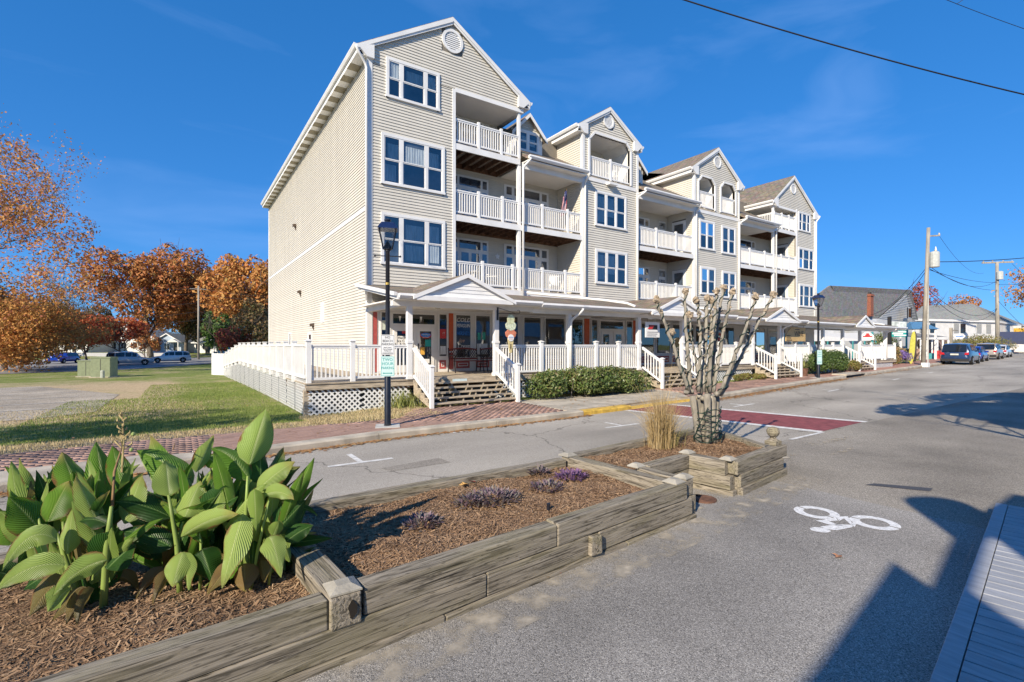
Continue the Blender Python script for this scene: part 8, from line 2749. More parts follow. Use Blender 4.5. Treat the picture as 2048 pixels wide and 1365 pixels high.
def house(label, u, Y, zb, W, D_, hw, hr, m, roof_m, rz=0., porch=True, wins=3, front_gable=True, group=None):
	p = at(u, 690, Y); p.z = zb
	t = thing('house', label, 'house', tuple(p), group)
	base = CAMROT[2] + rz
	t.rotation_euler = (0, 0, base)
	w = W / 2
	def b(name, mb, mm, par=None, **k): return mb.build(name, mm, par or t, world=False, **k)
	if front_gable:
		b('wall', MB().box(-w, w, 0, D_, 0, hw).prism([(-w, 0, hw), (w, 0, hw), (0, 0, hw + hr - .1)], (0, D_, 0)), m)
		rf = MB()
		for s in (-1, 1): rf.prism([(0, -.35, hw + hr + .05), (s * (w + .4), -.35, hw - hr * .4 / w + .05), (s * (w + .4), -.35, hw - hr * .4 / w - .08), (0, -.35, hw + hr - .08)], (0, D_ + .7, 0))
		r_ = b('roof', rf, roof_m)
		tr = MB()
		for s in (-1, 1): tr.prism([(0, -.38, hw + hr + .0), (s * (w + .4), -.38, hw - hr * .4 / w), (s * (w + .4), -.38, hw - hr * .4 / w - .22), (0, -.38, hw + hr - .2)], (0, .03, 0))
		b('rake_trim', tr, trim, r_)
	else:
		b('wall', MB().box(-w, w, 0, D_, 0, hw), m)
		r_ = b('roof', MB().prism([(-w - .4, -.5, hw - .1), (-w - .4, D_ / 2, hw + hr), (-w - .4, D_ + .5, hw - .1)], (W + .8, 0, 0)), roof_m)
		b('eave_trim', MB().box(-w - .41, w + .41, -.53, -.5, hw - .28, hw - .08), trim, r_)
	for i in range(wins):
		xc = -w + W * (i + .5) / wins
		isd = porch and i == wins - 1
		z0, z1 = (.5, 2.5) if isd else (hw * .36, hw * .82)
		ww = W / wins * .5
		wd = b('door' if isd else 'window', MB().box(xc - ww / 2 - .1, xc + ww / 2 + .1, -.06, 0, z0 - .1, z1 + .1), trim)
		MB().box(xc - ww / 2, xc - .03, -.08, -.061, z0, z1).box(xc + .03, xc + ww / 2, -.08, -.061, z0, z1).build('pane', car_glass, wd, world=False)
	if porch:
		b('porch', MB().prism([(w * .2, -1.5, hw - .15), (w * 1.1, -1.5, hw - .15), (w * .65, -1.5, hw + .55)], (0, 1.9, 0)).box(w * .2, w * 1.1, -1.5, 0, 0, .45), lap_w)
		for x in (w * .25, w * 1.05): b('porch_post', MB().box(x - .07, x + .07, -1.45, -1.31, .45, hw - .15), trim)
	return t
house('small pale blue house with a white front gable behind the parked cars', 334, 105, .1, 5.6, 9, 2.6, 1.75, lap_b, shingle_pale, .1)
house('small white bungalow beside the utility pole', 416, 108, .1, 6.2, 8, 2.5, 1.3, lap_w, shingle_pale, -.05, True, 4, False)
house('large white house with a grey gable half hidden by the red trees', 258, 112, .1, 13, 10, 3.0, 3.6, lap_w, shingle_pale, .1, True, 6)
house('low pale house at the far left behind the orange tree', 110, 105, .1, 14, 8, 2.8, 1.6, lap_w, shingle_pale, 0, False, 5, False)
# long low wall and road band behind the lot
p0, p1 = at(70, 690, 90), at(330, 690, 88)
tag(MB().prism([(p0.x, p0.y, -.3), (p1.x, p1.y, -.3), (p1.x, p1.y, .55), (p0.x, p0.y, .55)], (0, .3, 0)).build('low_wall', mat('pale_low_wall', (.42, .42, .44), rough=.9)), 'low pale wall along the back of the parking lot', 'wall')
pole_m = mat('weathered_pole', (.33, .30, .25), rough=.9, var=.3, scale=5, stretch=(1, 1, .2), bump=.3)
def upole(label, base, top, r, parts_=(), group='wooden utility poles'):
	t = thing('utility_pole', label, 'utility pole', tuple(base), group)
	MB().tube([base, top], [r, r * .72], 12).build('pole', pole_m, t, smooth=True)
	return t
b0 = at(397, 706, 75); b0.z = -.2
t0 = at(397, 572, 75)
pl = upole('utility pole standing among the trees left of the building', b0, t0, .16)
MB().bar(t0 + Vector((-1.1, 0, -.5)), t0 + Vector((1.1, 0, -.5)), .1, .12).build('crossarm', pole_m, pl)
for k, (va, vb) in enumerate(((584, 588), (590, 592), (615, 618), (648, 640), (655, 652))):
	a = t0 + Vector((0, 0, -.3 - k * .9 if k < 2 else -(k) * 1.3))
	for q, (uu, YY) in enumerate(((120, 80), (560, 66))):
		e = at(uu, va + (10 if q else 0), YY)
		pts = [a.lerp(e, s) + Vector((0, 0, -1.2 * s * (1 - s))) for s in [i / 10 for i in range(11)]]
		tag(MB().tube(pts, .022, 4).build('overhead_wire', trim_k), ('topmost', 'second', 'middle', 'fourth', 'lowest')[k] + ' thin wire running ' + ('right to the building' if q else 'left over the lot') + ' from the pole in the trees', 'wire', 'overhead wires left of the building')

# ================================================================== RIGHT BACKGROUND
lapS = mat('white_clapboard', (.66, .66, .65), rough=.6, var=.08, scale=1.5)
brick_ch = mat('chimney_brick', (.27, .10, .065), rough=.9, var=.3, scale=14)
def gp3(u, Y, z=None, v=690):
	p = at(u, v, Y)
	if z is not None: p.z = z
	return p
# grey roofed shop: ridge runs along the street, gable end faces the pole
sh = thing('grey_roofed_shop', 'white shop with a long grey shingled roof and brick chimney', 'building', (50, 8, .3))
zt = lambda v, Y: 2 + (690 - v) / 990 * Y
# eave runs from (1625,642)@44 to (1755,632)@56; ridge from (1625,595) to (1818,582)
E0, E1 = gp3(1560, 46, zt(645, 46)), gp3(1752, 57, zt(640, 57))
Rg1 = gp3(1819, 62, zt(580, 62)); G1 = gp3(1834, 66, zt(640, 66)); 
Rg0 = E0 + (Rg1 - E1)
Bk1 = G1; Bk0 = E0 + (G1 - E1)
rf = MB().quad(E0, E1, Rg1, Rg0).quad(Rg0, Rg1, Bk1, Bk0)
sol = rf.build('roof', shingle_grey, sh, fixn=False)
sol.modifiers.new('thick', 'SOLIDIFY').thickness = .15
dn = Vector((0, 0, -1))
wl_ = MB()
def wallq(a, b_, z0=.2): wl_.quad((a.x, a.y, z0), (b_.x, b_.y, z0), b_ + dn * .1, a + dn * .1)
ins = (Rg1 - E1) * .06
wallq(E0 + ins, E1 + ins); wallq(E1 + ins, Bk1 - ins)
wl_.quad(E1 + ins + dn * .1, Bk1 - ins + dn * .1, Rg1 + dn * .2)
wl_.build('wall', lapS, sh, fixn=False)
ed = (E1 - E0).normalized()
MB().bar(E0 + dn * .12, E1 + dn * .12, .12, .3).build('gutter', trim, sh)
gd = (Bk1 - E1)
# gable boards, window with shutters
for k in range(16):
	z = zt(640, 60) + .1 + k * .2
	t_ = (z - E1.z) / (Rg1.z - E1.z)
	if t_ > .92 or t_ < 0: continue
	a, b_ = E1.lerp(Rg1, t_) + gd.normalized() * .2, Bk1.lerp(Rg1, t_) - gd.normalized() * .2
	nn_ = gd.cross(Vector((0, 0, 1))).normalized() * .06
	MB().bar(Vector((a.x, a.y, z)) + nn_, Vector((b_.x, b_.y, z)) + nn_, .03, .05).build('lap_board', lapS, sh)
wc = gp3(1813, 61.2, zt(626, 61))
gdir = gd.normalized(); nn_ = gdir.cross(Vector((0, 0, 1))).normalized()
if nn_.dot(CAM - wc) < 0: nn_ = -nn_
def gq(du0, du1, dz0, dz1, off, name, mm, par):
	A = [wc + gdir * du0 + Vector((0, 0, dz0)) + nn_ * off, wc + gdir * du1 + Vector((0, 0, dz0)) + nn_ * off, wc + gdir * du1 + Vector((0, 0, dz1)) + nn_ * off, wc + gdir * du0 + Vector((0, 0, dz1)) + nn_ * off]
	return MB().prism(A, nn_ * .04).build(name, mm, par)
gw = gq(-.45, .45, -.65, .65, .25, 'window', trim, sh); gq(-.35, .35, -.55, .55, .30, 'pane', car_glass, gw)
gq(-.85, -.48, -.65, .65, .26, 'shutter', trim_k, sh); gq(.48, .85, -.65, .65, .26, 'shutter', trim_k, sh)
# windows under the eave
for (u, Y) in ((1650, 47.4), (1712, 52.2)):
	c_ = gp3(u, Y, zt(652, Y))
	c_ = c_ - ed.cross(Vector((0, 0, 1))) * 0
	n2 = ed.cross(Vector((0, 0, 1))).normalized()
	if n2.dot(CAM - c_) < 0: n2 = -n2
	MB().prism([c_ - ed * 1.1 + Vector((0, 0, -.4)), c_ + ed * 1.1 + Vector((0, 0, -.4)), c_ + ed * 1.1 + Vector((0, 0, .4)), c_ - ed * 1.1 + Vector((0, 0, .4))], n2 * .3).build('window', car_glass, sh)
rn = (E1 - E0).cross(Rg1 - E1)
rd_ = FWD + RGT * ((1737 - 1024) / 990) + Vector((0, 0, (690 - 619) / 990))
ch0 = CAM + rd_ * ((E0 - CAM).dot(rn) / rd_.dot(rn))
chm = MB().box(ch0.x - .36, ch0.x + .36, ch0.y - .36, ch0.y + .36, ch0.z - .8, ch0.z + 1.7).box(ch0.x - .44, ch0.x + .44, ch0.y - .44, ch0.y + .44, ch0.z + 1.45, ch0.z + 1.6).build('chimney', brick_ch, sh)
MB().lathe([(.3, 0), (.3, .18), (.2, .2)], (ch0.x, ch0.y, ch0.z + 1.7), 8).build('chimney_cap', trim_k, chm)
# white two storey house
wh = thing('white_house', 'white two storey house with a pale hipped roof and shuttered windows', 'house', tuple(gp3(1915, 80, .5)))
A, Bq = gp3(1826, 74, .5), gp3(1992, 80, .5)
Cq = gp3(2052, 100, .5); Dq = A + (Cq - Bq)
ze = zt(640, 76)
wb = MB()
for a, b_ in ((A, Bq), (Bq, Cq)): wb.quad(a, b_, Vector((b_.x, b_.y, ze)), Vector((a.x, a.y, ze)))
wb.build('wall', lapS, wh, fixn=False)
ov = 1.03
cen = (A + Cq) / 2
def o_(p, z, k=1.04): q = cen + (p - cen) * k; return Vector((q.x, q.y, z))
r1, r2 = gp3(1845, 86, zt(612, 86)), gp3(1945, 88, zt(608, 88))
rf = MB().quad(o_(A, ze), o_(Bq, ze), r2, r1).quad(o_(Bq, ze), o_(Cq, ze), r2).quad(o_(Dq, ze), o_(A, ze), r1)
rf.build('roof', shingle_pale, wh, fixn=False)
MB().bar(o_(A, ze - .1), o_(Bq, ze - .1), .15, .32).bar(o_(Bq, ze - .1), o_(Cq, ze - .1), .15, .32).build('eave_trim', trim, wh)
fd = (Bq - A).normalized(); fn = fd.cross(Vector((0, 0, 1))).normalized()
if fn.dot(CAM - A) < 0: fn = -fn
fl_ = (Bq - A).length
slate = mat('grey_shutter', (.30, .31, .31), rough=.7)
for s_, open_ in ((.10, 0), (.22, 1), (.50, 2), (.58, 1), (.78, 2), (.9, 2)):
	c_ = A + fd * fl_ * s_ + fn * .03
	z0, z1 = ze - 2.0, ze - .55
	wd = MB().prism([c_ - fd * .55 + Vector((0, 0, z0 - c_.z)), c_ + fd * .55 + Vector((0, 0, z0 - c_.z)), c_ + fd * .55 + Vector((0, 0, z1 - c_.z)), c_ - fd * .55 + Vector((0, 0, z1 - c_.z))], fn * .05).build('window', slate if open_ != 1 else car_glass, wh)
# porch roof and blue canopy on the white house
MB().quad(A + fn * .05 + Vector((0, 0, ze - 3.1 - .5)), Bq + fn * .05 + Vector((0, 0, ze - 3.1 - .5)), Bq + fn * 3 + Vector((0, 0, ze - 4.1 - .5)), A + fn * 3 + Vector((0, 0, ze - 4.1 - .5))).build('porch_roof', shingle_pale, wh, fixn=False)
for s_ in (.12, .28, .44, .6, .76, .93):
	c_ = A + fd * fl_ * s_ + fn * 2.8
	MB().box(c_.x - .12, c_.x + .12, c_.y - .12, c_.y + .12, .4, ze - 4.6).build('porch_post', trim, wh)
aw_m = mat('blue_awning', (.06, .07, .12), rough=.8)
aw = thing('blue_awning', 'dark blue fabric awning beyond the second utility pole', 'awning', tuple(gp3(2025, 72, 2)))
a0, a1 = gp3(2000, 76, zt(664, 76)), gp3(2075, 72, zt(664, 72))
MB().quad(a0, a1, gp3(2078, 69, zt(684, 69)), gp3(1998, 73, zt(682, 73))).build('canopy', aw_m, aw, fixn=False)
MB().quad(gp3(1998, 73, zt(682, 73)), gp3(2078, 69, zt(684, 69)), gp3(2078, 69, zt(690, 69)), gp3(1998, 73, zt(688, 73))).build('valance', aw_m, aw, fixn=False)
ob = thing('yellow_fronted_shop', 'low white shop with an ochre band at the right edge', 'building', tuple(gp3(2050, 85, .6)))
a0, a1 = gp3(2027, 84, .6), gp3(2110, 84, .6)
MB().prism([(a0.x, a0.y, .6), (a1.x, a1.y, .6), (a1.x, a1.y, zt(652, 84)), (a0.x, a0.y, zt(652, 84))], (.4, .5, 0)).build('wall', lapS, ob)
MB().prism([(a0.x - .03, a0.y - .03, zt(664, 84)), (a1.x - .03, a1.y - .03, zt(664, 84)), (a1.x - .03, a1.y - .03, zt(657, 84)), (a0.x - .03, a0.y - .03, zt(657, 84))], (-.05, -.1, 0)).build('stripe', mat('ochre_wall', (.6, .36, .05)), ob)
# dining tent between
tent_m = mat('tent_fabric', (.66, .65, .62), rough=.8, var=.06)
tn_ = thing('dining_tent', 'long white fabric dining tent behind the last porch stairs', 'tent', (44, 3, .4))
a0, a1 = gp3(1600, 42, zt(668, 42)), gp3(1716, 50, zt(666, 50))
b0_, b1_ = gp3(1600, 41, zt(683, 41)), gp3(1752, 47, zt(682, 47))
MB().quad(a0, a1, b1_, b0_).build('canopy', tent_m, tn_, fixn=False)
c0, c1 = a0 + Vector((2, 4, -1)), a1 + Vector((2, 4, -1))
MB().quad(a0, a1, c1, c0).build('canopy', tent_m, tn_, fixn=False)
for k in range(7):
	q = b0_.lerp(b1_, k / 6)
	MB().box(q.x - .05, q.x + .05, q.y - .05, q.y + .05, .3, q.z).build('tent_pole', mat('teal_pole', (.06, .3, .33)) if k == 0 else MATS['teal_pole'], tn_)
d0, d1_ = a0 + Vector((1.5, 3.5, 0)), a1 + Vector((1.5, 3.5, 0))
MB().quad((d0.x, d0.y, .3), (d1_.x, d1_.y, .3), (d1_.x, d1_.y, 2.6), (d0.x, d0.y, 2.6)).build('back_panel', shop_in, tn_, fixn=False)
# scalloped white sign on posts, board signs, surfboards
def board(name, label, u, v, Y, wpx, hpx, m, lines=(), ink=None, cat='sign', post=True, shape=None):
	c_ = at(u, v, Y)
	t = thing(name, label, cat, (c_.x, c_.y, .4))
	W, H_ = wpx / 990 * Y, hpx / 990 * Y
	rtv, upv = RGT.copy(), Vector((0, 0, 1))
	pts = shape or [(-.5, -.5), (.5, -.5), (.5, .5), (-.5, .5)]
	MB().prism([c_ + rtv * (x * W) + upv * (z * H_) for x, z in pts], FWD * .08).build('sign_board', m, t)
	for s, size, dz in lines:
		o = text('lettering', s, size * H_, (0, 0, 0), CAMROT, ink, None)
		o.parent = t; o.location = c_ - FWD * .012 + upv * (dz * H_) - t.location
	if post:
		for sx in (-.46, .46):
			q = c_ + rtv * (sx * W) + FWD * .12
			MB().box(q.x - .06, q.x + .06, q.y - .06, q.y + .06, .3, c_.z + H_ * .5).build('post', MATS['teal_pole'], t)
	return t
board('arched_sign', 'white arched sign with red emblem on teal posts beside the last stairs', 1735, 672, 42, 26, 16, ink_w, [], ink_r, shape=[(-.5, -.5), (.5, -.5), (.5, .0), (.3, .28), (.12, .5), (-.12, .5), (-.3, .28), (-.5, .0)])
board('menu_sign', 'white picture sign mounted above the teal banner', 1797, 653, 44, 34, 18, mat('pale_picture', (.55, .62, .62), rough=.6, var=.4, scale=3), post=False)
board('teal_banner', 'teal banner sign with white lettering beside the dark post', 1799, 667, 44, 35, 14, ink_t, [], ink_w)
board('oval_sign', 'white oval sign hanging from a post behind the navy SUV', 1919, 673, 56, 24, 10, ink_w, [], ink_b, post=False, shape=[(.5 * math.cos(t), .5 * math.sin(t)) for t in [i * .4 for i in range(16)]])
q = at(1902, 690, 56)
tag(MB().box(q.x - .14, q.x + .14, q.y - .14, q.y + .14, .4, zt(656, 56)).box(q.x, q.x + 2.4, q.y - .05, q.y + .05, zt(661, 56) - .06, zt(661, 56) + .06).build('sign_post', pole_m), 'wooden sign post with arm behind the navy SUV', 'post')
q = at(1779, 690, 43.5)
tag(MB().box(q.x - .12, q.x + .12, q.y - .12, q.y + .12, .4, zt(634, 43.5)).build('dark_post', trim_k), 'tall dark post at the end of the dining tent', 'post')
bk_ = thing('blue_kiosk_roof', 'small kiosk with a bright blue metal hip roof behind the pole', 'kiosk', tuple(gp3(1842, 50, .4)))
bm_ = mat('blue_metal_roof', (.08, .19, .33), rough=.35, var=.08)
c0 = gp3(1836, 50, zt(659, 50)); hw_, hd_ = 1.35, 1.0
rr_ = [c0 + RGT * x + FWD * y for x, y in ((-hw_, -hd_), (hw_, -hd_), (hw_, hd_), (-hw_, hd_))]
tp = [c0 + RGT * x + Vector((0, 0, .75)) for x in (-.8, .45)]
MB().quad(rr_[0], rr_[1], tp[1], tp[0]).quad(rr_[1], rr_[2], tp[1]).quad(rr_[2], rr_[3], tp[0], tp[1]).quad(rr_[3], rr_[0], tp[0]).build('roof', bm_, bk_, fixn=False)
for x, y in ((-1.1, -.8), (1.1, -.8), (1.1, .8), (-1.1, .8)):
	q = c0 + RGT * x + FWD * y
	MB().box(q.x - .08, q.x + .08, q.y - .08, q.y + .08, .4, q.z).build('post', trim, bk_)
MB().prism([(rr_[3].x, rr_[3].y, .4), (rr_[2].x, rr_[2].y, .4), (rr_[2].x, rr_[2].y, 1.6), (rr_[3].x, rr_[3].y, 1.6)], (.2, .2, 0)).build('back_panel', mat('kiosk_clutter', (.32, .22, .18), rough=.8, var=.8, scale=3), bk_)
# low open structure with white posts behind the pole
pg = thing('white_patio', 'white posted patio cluttered with goods behind the utility pole', 'patio', tuple(gp3(1880, 52, .4)))
clut = mat('patio_clutter', (.30, .20, .17), rough=.9, var=.9, scale=4)
a0, a1 = gp3(1842, 54, .4), gp3(1896, 60, .4)
MB().prism([(a0.x, a0.y, .4), (a1.x, a1.y, .4), (a1.x, a1.y, 2.6), (a0.x, a0.y, 2.6)], (.4, .4, 0)).build('back_wall', clut, pg)
for k in range(6):
	q = gp3(1842 + 11 * k, 49 + k * 1.0, .4)
	MB().box(q.x - .07, q.x + .07, q.y - .07, q.y + .07, .4, 2.5).build('post', trim, pg)
	q2 = gp3(1842 + 11 * k + 5, 49.5 + k, .4)
	s_ = .3 + .2 * ((k * 7) % 5) / 5
	MB().box(q2.x - s_, q2.x + s_, q2.y - s_, q2.y + s_, .4, .9 + .25 * (k % 3)).build('goods', [ink_w, MATS['teal_pole'], ink_r, clut, ink_w, trim_k][k], pg)
a0, a1 = gp3(1836, 50, zt(676, 50)), gp3(1896, 56, zt(674, 56))
MB().quad(a0, a1, a1 + FWD * 5 + Vector((0, 0, .6)), a0 + FWD * 5 + Vector((0, 0, .6))).build('roof', shingle_grey, pg, fixn=False)
for i, (u, col, lab) in enumerate(((1822, (.55, .52, .10), 'yellow green surfboard leaning left of the utility pole'), (1826, (.62, .33, .2), 'peach surfboard leaning behind the yellow green one'))):
	c_ = gp3(u, 40.5 + i * .4, .42)
	sb = thing('surfboard', lab, 'surfboard', tuple(c_))
	n = 14
	pts = []
	for k in range(n):
		a = 2 * math.pi * k / n
		pts.append(c_ + RGT * (.23 * math.cos(a) + .25 * (1 + math.sin(a)) * (.5 if i == 0 else .35)) + Vector((0, 0, 1.35 + 1.35 * math.sin(a))))
	MB().prism(pts, FWD * .06).build('board', mat('surf_' + str(i), col, rough=.3), sb)
	MB().prism([c_ + RGT * .15 + FWD * .06 + Vector((0, 0, .2)), c_ + RGT * .3 + FWD * .06 + Vector((0, 0, .2)), c_ + RGT * .22 + FWD * .06 + Vector((0, 0, .45))], FWD * .12).build('fin', trim_k, sb)
def smear(t, c_, rows, m):
	for (x0, x1, z) in rows: MB().prism([c_ + RGT * x + Vector((0, 0, z + dz)) - FWD * .02 for x, dz in ((x0, -.05), (x1, -.05), (x1, .05), (x0, .05))], FWD * .01).build('print_line', m, t)
for o in [o for o in scene.objects if o.name.startswith(('teal_banner', 'arched_sign', 'oval_sign')) and o.type == 'EMPTY']:
	if o.name.startswith('teal'): smear(o, at(1799, 667, 44), [(-.6, .6, .12), (-.65, .3, -.04), (-.5, .65, -.18)], ink_w)
	elif o.name.startswith('arch'): smear(o, at(1735, 672, 42), [(-.4, .4, -.06), (-.12, .12, .16), (-.2, .2, .05)], ink_r)
	else: smear(o, at(1919, 673, 56), [(-.45, .45, 0)], ink_b)
# planting by the last stairs and along the far walk
shrub('reddish brown grassy shrub with a violet patch beside the surfboards', 43.2, -1.3, .35, 2.4, 1.1, 1.5, 7000, .075, autumn_m, 22, 61, group='shrubs along the far walk')
shrub('violet flowering shrub in the middle of the brown planting', 43.6, -2.1, .6, .7, .5, .85, 1600, .06, violet_m, 8, 62, group='shrubs along the far walk')
c_ = gp3(1830, 56)
shrub('yellow green shrub behind the oval sign', *gp3(1900, 60).xy, .5, 1.8, 1.5, 1.9, 3500, .09, cover_m, 12, 63, group='shrubs along the far walk')
shrub('rounded olive gold shrub behind the navy SUV', *gp3(1962, 62).xy, .5, 2.6, 2.0, 2.5, 6000, .09, cover_m, 16, 64, group='shrubs along the far walk')
shrub('dark climbing plant behind the teal posts', *gp3(1765, 48).xy, .4, 1.6, 1.2, 2.6, 4000, .08, hedge_m, 14, 65, group='shrubs along the far walk')

# utility poles on the right
b0 = gp3(1846, 38.5, zt(733, 38.5)); t0 = gp3(1857, 38.5, zt(456, 38.5))
b0.z = .28
pl1 = upole('leaning utility pole with a grey transformer at the kerb', b0, t0, .165)
q = t0.lerp(b0, .215) + RGT * .55
MB().lathe([(.3, -.75), (.33, -.7), (.33, .35), (.28, .45), (.08, .5)], q, 14).build('transformer', mat('transformer_grey', (.45, .47, .45), rough=.5), pl1, smooth=False)
MB().lathe([(.06, .45), (.1, .55), (.06, .7), (.03, .85)], q + RGT * .1, 8).build('bushing', mat('porcelain', (.4, .36, .33), rough=.3), pl1)
q = t0.lerp(b0, .06)
MB().bar(q, q + RGT * .9 + Vector((0, 0, .05)), .08, .1).build('bracket', pole_m, pl1)
MB().lathe([(.05, 0), (.08, .12), (.04, .25)], q + RGT * .85, 8).build('insulator', MATS['porcelain'], pl1)
MB().bar(b0 + RGT * .35 + FWD * -.05, t0.lerp(b0, .3) + RGT * .12, .12, .06).build('conduit', mat('pale_conduit', (.55, .54, .5)), pl1)
MB().box(b0.x - .75, b0.x - .25, b0.y - .5, b0.y - .1, .2, .62).build('pedestal_box', trim, pl1)
b1 = gp3(1995, 66, .5); t1 = gp3(1994, 66, zt(524, 66))
pl2 = upole('upright utility pole with a crossarm farther down the street', b1, t1, .24)
ca = t1 + Vector((0, 0, -.15))
MB().bar(ca - RGT * 2.0, ca + RGT * 2.2 + Vector((0, 0, .12)), .14, .2).build('crossarm', pole_m, pl2)
for x in (-1.8, -.6, .8, 2.0):
	MB().lathe([(.05, 0), (.09, .12), (.03, .25)], ca + RGT * x + Vector((0, 0, .1)), 8).build('insulator', MATS['porcelain'], pl2)
MB().lathe([(.35, -.5), (.35, .5), (.2, .6)], t1 + Vector((-.1, -.3, -1.9)), 12).build('transformer', MATS['transformer_grey'], pl2)
def wire(label, a, b_, sag, r=.02, m=trim_k, n=16, group='overhead wires on the right'):
	pts = [a.lerp(b_, i / n) + Vector((0, 0, -4 * sag * (i / n) * (1 - i / n))) for i in range(n + 1)]
	tag(MB().tube(pts, r, 5).build('overhead_wire', m), label, 'wire', group)
wa = lambda f, x=0.: t0.lerp(b0, f) + RGT * x
wb_ = lambda f, x=0.: t1.lerp(b1, f) + RGT * x
wire('overhead wire from the transformer to the right edge', wa(.245, .3), at(2110, 510, 40), .15, .03)
wire('sagging wire between the two poles, upper', wa(.27, .1), wb_(.2), 1.2)
wire('sagging wire between the two poles, middle', wa(.30, .1), wb_(.22), .3)
wire('sagging wire between the two poles, steep', wa(.29, .1), wb_(.3), .5)
wire('low slack wire between the two poles', wa(.44, .1), wb_(.49), 1.5)
wire('lowest slack wire between the two poles', wa(.46, .1), wb_(.5), 1.9)
wire('thin wire from the pole top to the second pole', wa(.05, .8), wb_(.12, -1.8), 1.0, .012)
wire('service wire from the leaning pole down to the shop roof', wa(.28), gp3(1733, 52, zt(632, 52)), .8)
wire('second service wire from the leaning pole down to the shop roof', wa(.3), gp3(1750, 52, zt(632, 52)), .9)
wire('wire from the second pole to the right edge, upper', wb_(.02, 2.0), at(2110, 600, 60), .2)
wire('wire from the second pole to the right edge, lower', wb_(.4), at(2100, 700, 60), .3)
wire('wire from the second pole to the right edge, level', wb_(.24), at(2110, 562, 60), .2)
# cables high over the street
def longwire(label, a, b_, s, r):
	d = b_ - a
	up = Vector((0, 0, .9375 * s))
	wire(label, a - d * 1.5 + up, b_ + d * 1.5 + up, s, r, n=64)
longwire('thick black cable crossing the sky at upper right', at(1290, -25, 9.0), at(2120, 206, 9.6), 1.6, .0135)
longwire('thin cable in the top right corner', at(1820, -30, 14), at(2120, 82, 14.5), .9, .008)
# ================================================================== BOARDWALK PLATFORM AT THE RIGHT
comp_m = mat('grey_composite_board', (.34, .35, .37), rough=.6, var=.15, scale=4, stretch=(8, 1, 8), rand=.06, bump=.12, bscale=30)
dk = thing('boardwalk', 'grey composite boardwalk platform at the lower right corner', 'boardwalk', (1.5, -17, 0))
ZD = .14
o0, d0 = Vector((2.3, -16.21, 0)), (Vector((-2.28, -16.89, 0)) - Vector((2.3, -16.21, 0))).normalized()
nD = Vector((-d0.y, d0.x, 0))
if nD.y > 0: nD = -nD
Ld = 7.0
def dq(a0, a1, b0, b1, z0, z1):
	P = [o0 + d0 * a + nD * b for a, b in ((a0, b0), (a1, b0), (a1, b1), (a0, b1))]
	return MB().prism([(p.x, p.y, z0) for p in P], (0, 0, z1 - z0))
dq(0, Ld, 0, .10, ZD - .035, ZD).build('border_board', comp_m, dk, bevel=.004)
dq(0, Ld, .004, .03, 0, ZD - .036).build('fascia_board', comp_m, dk)
n = int(Ld / .145)
for i in range(n):
	dq(i * .145, i * .145 + .133, .106, 3.2, ZD - .035, ZD - .002).build('plank', comp_m, dk, bevel=.003)
dq(0.02, Ld, .11, 3.1, ZD - .1, ZD - .045).build('joist_bed', joist_m, dk)

# ================================================================== UNSEEN SHOP, ITS CANOPY SHAPED FOR THE SHADOW, AND TREES BEHIND THE CAMERA, which shade the path and the lawn
k_ = 1 / math.tan(SUN_EL)
def lift(x, y, h):                        # the point at height h whose shadow falls at (x, y)
	return (x - SUN_H.x * h * k_, y - SUN_H.y * h * k_)
HS = 5.2
sp = thing('shadow_shop', 'unseen shop behind the camera with a canopy shaped to cast the path shadow', 'building', (-11, -22, 0))
canopy = mat('canopy_paint', (.5, .5, .52), rough=.7)
def slab(pts, h=HS, th=.12, name='canopy'):  # unseen canopy piece, outline traced from the shadow it has to cast
	MB().prism([(*lift(x, y, h), h) for x, y in pts], (0, 0, th)).build(name, canopy, sp)
slab([(-7.0, -17.0), (-2.52, -16.45), (-.40, -16.13), (-.71, -16.49), (-.64, -16.62), (-.94, -16.92), (-1.9, -18.1), (-7.0, -18.6)])
slab([(-.71, -16.49), (.85, -16.24), (.88, -16.38), (-.64, -16.62)])
slab([(.85, -16.24), (1.37, -15.87), (1.9, -15.47), (2.06, -15.46), (2.21, -15.52), (2.36, -15.62), (2.42, -15.74), (2.42, -15.88), (2.34, -16.01), (2.12, -16.2), (3.4, -16.2), (3.4, -18), (-1.2, -17.9), (.67, -16.63), (1.05, -16.40), (.88, -16.38)])
c_ = lift(-3, -17.6, 1.6)
MB().box(-16.5, -7.5, -23.6, -23.4, 0, 5.18).build('wall', lapS, sp)
for x in (-14.5, -11.5, -9.2): MB().box(x - .08, x + .08, -21.95, -21.79, 0, HS).build('post', trim, sp)
MB().box(-16.5, -8.5, -23.39, -21.9, HS - .02, HS + .1).build('canopy', canopy, sp)
GO = 'street trees behind the camera'
shade_m = leaf_mat('street_tree_leaves', [(.10, .12, .03), (.2, .15, .05), (.14, .10, .04)], rough=.7, trans=.2, scale=.5)
def shade_tree(label, sx, sy, h, rx, ry, rz, n, seed, size=.12):
	rr = np.random.default_rng(seed)
	x, y = lift(sx, sy, h)
	t = thing('tree', label, 'tree', (x, y, 0), GO)
	mb, tips = branch_tree(rr, Vector((x, y, 0)), h * 1.5, .7, 3, .16, 4, .6)
	mb.build('trunk', grey_bark, t, fixn=False)
	cs = [(x + rr.normal(0, .5) * rx, y + rr.normal(0, .5) * ry, h + rr.normal(0, .35) * rz) for _ in range(22)]
	rs = [(rx * .36, ry * .36, rz * .4)] * 22
	V_, F_ = leaf_cloud(rr, cs, rs, n, size)
	np_mesh('crown', V_, F_, shade_m, t)
shade_tree('street tree that shades the far asphalt', 15.5, -13.7, 7.5, 4.6, 2.0, 1.2, 26000, 71)
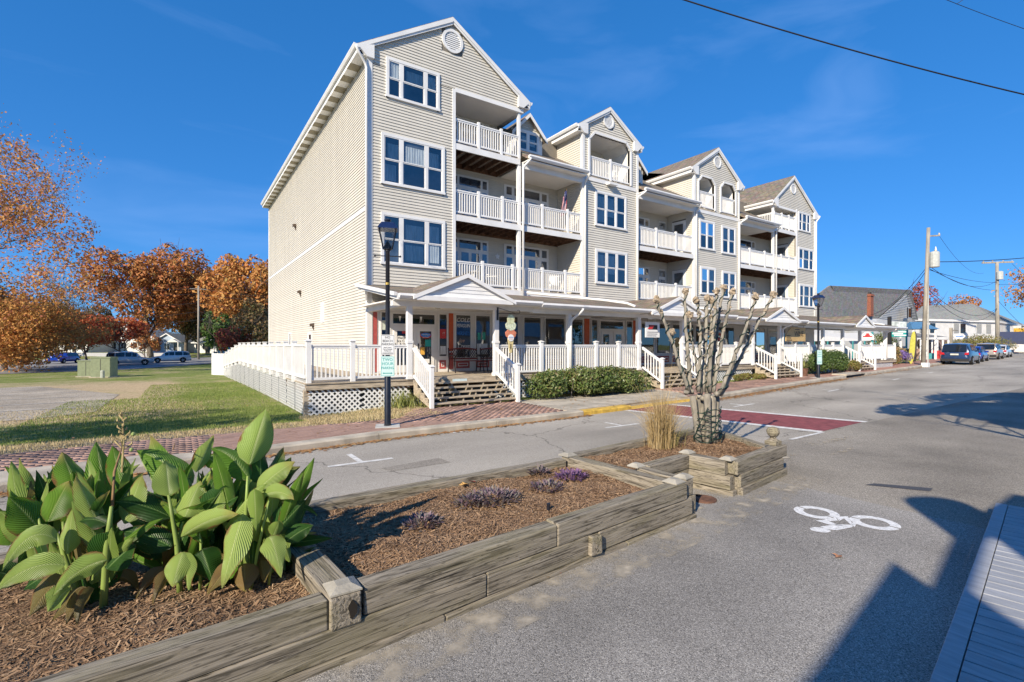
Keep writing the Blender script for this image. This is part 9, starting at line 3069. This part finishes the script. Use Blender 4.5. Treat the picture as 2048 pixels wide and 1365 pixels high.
shade_tree('street tree that shades the lawn beside the ramp', -6.4, -2.6, 8.0, 3.2, 1.4, 1.2, 3600, 72)
shade_tree('second street tree that shades the left lawn', -12.5, -4.0, 8.0, 3.4, 1.5, 1.2, 3600, 73)

# a row of trees and a long low building across from the shops, mirrored in the panes
for i, (x, y, h, r) in enumerate(((8, -44, 10, 5), (19, -40, 8, 4.5), (30, -46, 11, 6), (44, -42, 9, 5), (58, -48, 11, 6), (-4, -48, 10, 6))):
	rr = np.random.default_rng(90 + i)
	t = thing('tree', 'street tree across the road opposite the ' + ('ice cream shop', 'wide shrub bed', 'second stairs', 'wine shop', 'last stairs', 'ramp fence')[i], 'tree', (x, y, 0), GO)
	mb, tips = branch_tree(rr, Vector((x, y, 0)), h, .7, 2, .2, 4, .6)
	mb.build('trunk', grey_bark, t, fixn=False)
	cs = [(x + rr.normal(0, .45) * r, y + rr.normal(0, .45) * r, h * .6 + rr.normal(0, .2) * h) for _ in range(18)]
	V_, F_ = leaf_cloud(rr, cs, [(r * .4, r * .4, h * .2)] * 18, 2200, .3)
	np_mesh('crown', V_, F_, green_m if i % 2 else shade_m, t)
bb = thing('boathouse', 'long low blue roofed building across the road behind the camera', 'building', (14, -38, 0))
MB().box(2, 40, -42, -36, 0, 3.2).build('wall', lapS, bb)
MB().prism([(1, -35.2, 3.1), (1, -39, 5.2), (1, -42.8, 3.1)], (40, 0, 0)).build('roof', bm_, bb)

# ------------------------------------------------------------------ lettering becomes plain mesh
bpy.context.view_layer.update()
dg = bpy.context.evaluated_depsgraph_get()
for o in [o for o in scene.objects if o.type == 'FONT']:
	if not o.data.body.strip():
		bpy.data.objects.remove(o); continue
	me = bpy.data.meshes.new_from_object(o.evaluated_get(dg))
	me.name = 'lettering'
	n_ = bpy.data.objects.new('lettering', me)
	COL.objects.link(n_)
	n_.parent = o.parent
	n_.matrix_parent_inverse = o.matrix_parent_inverse.copy()
	n_.location, n_.rotation_euler, n_.scale = o.location.copy(), o.rotation_euler.copy(), o.scale.copy()
	bpy.data.objects.remove(o)
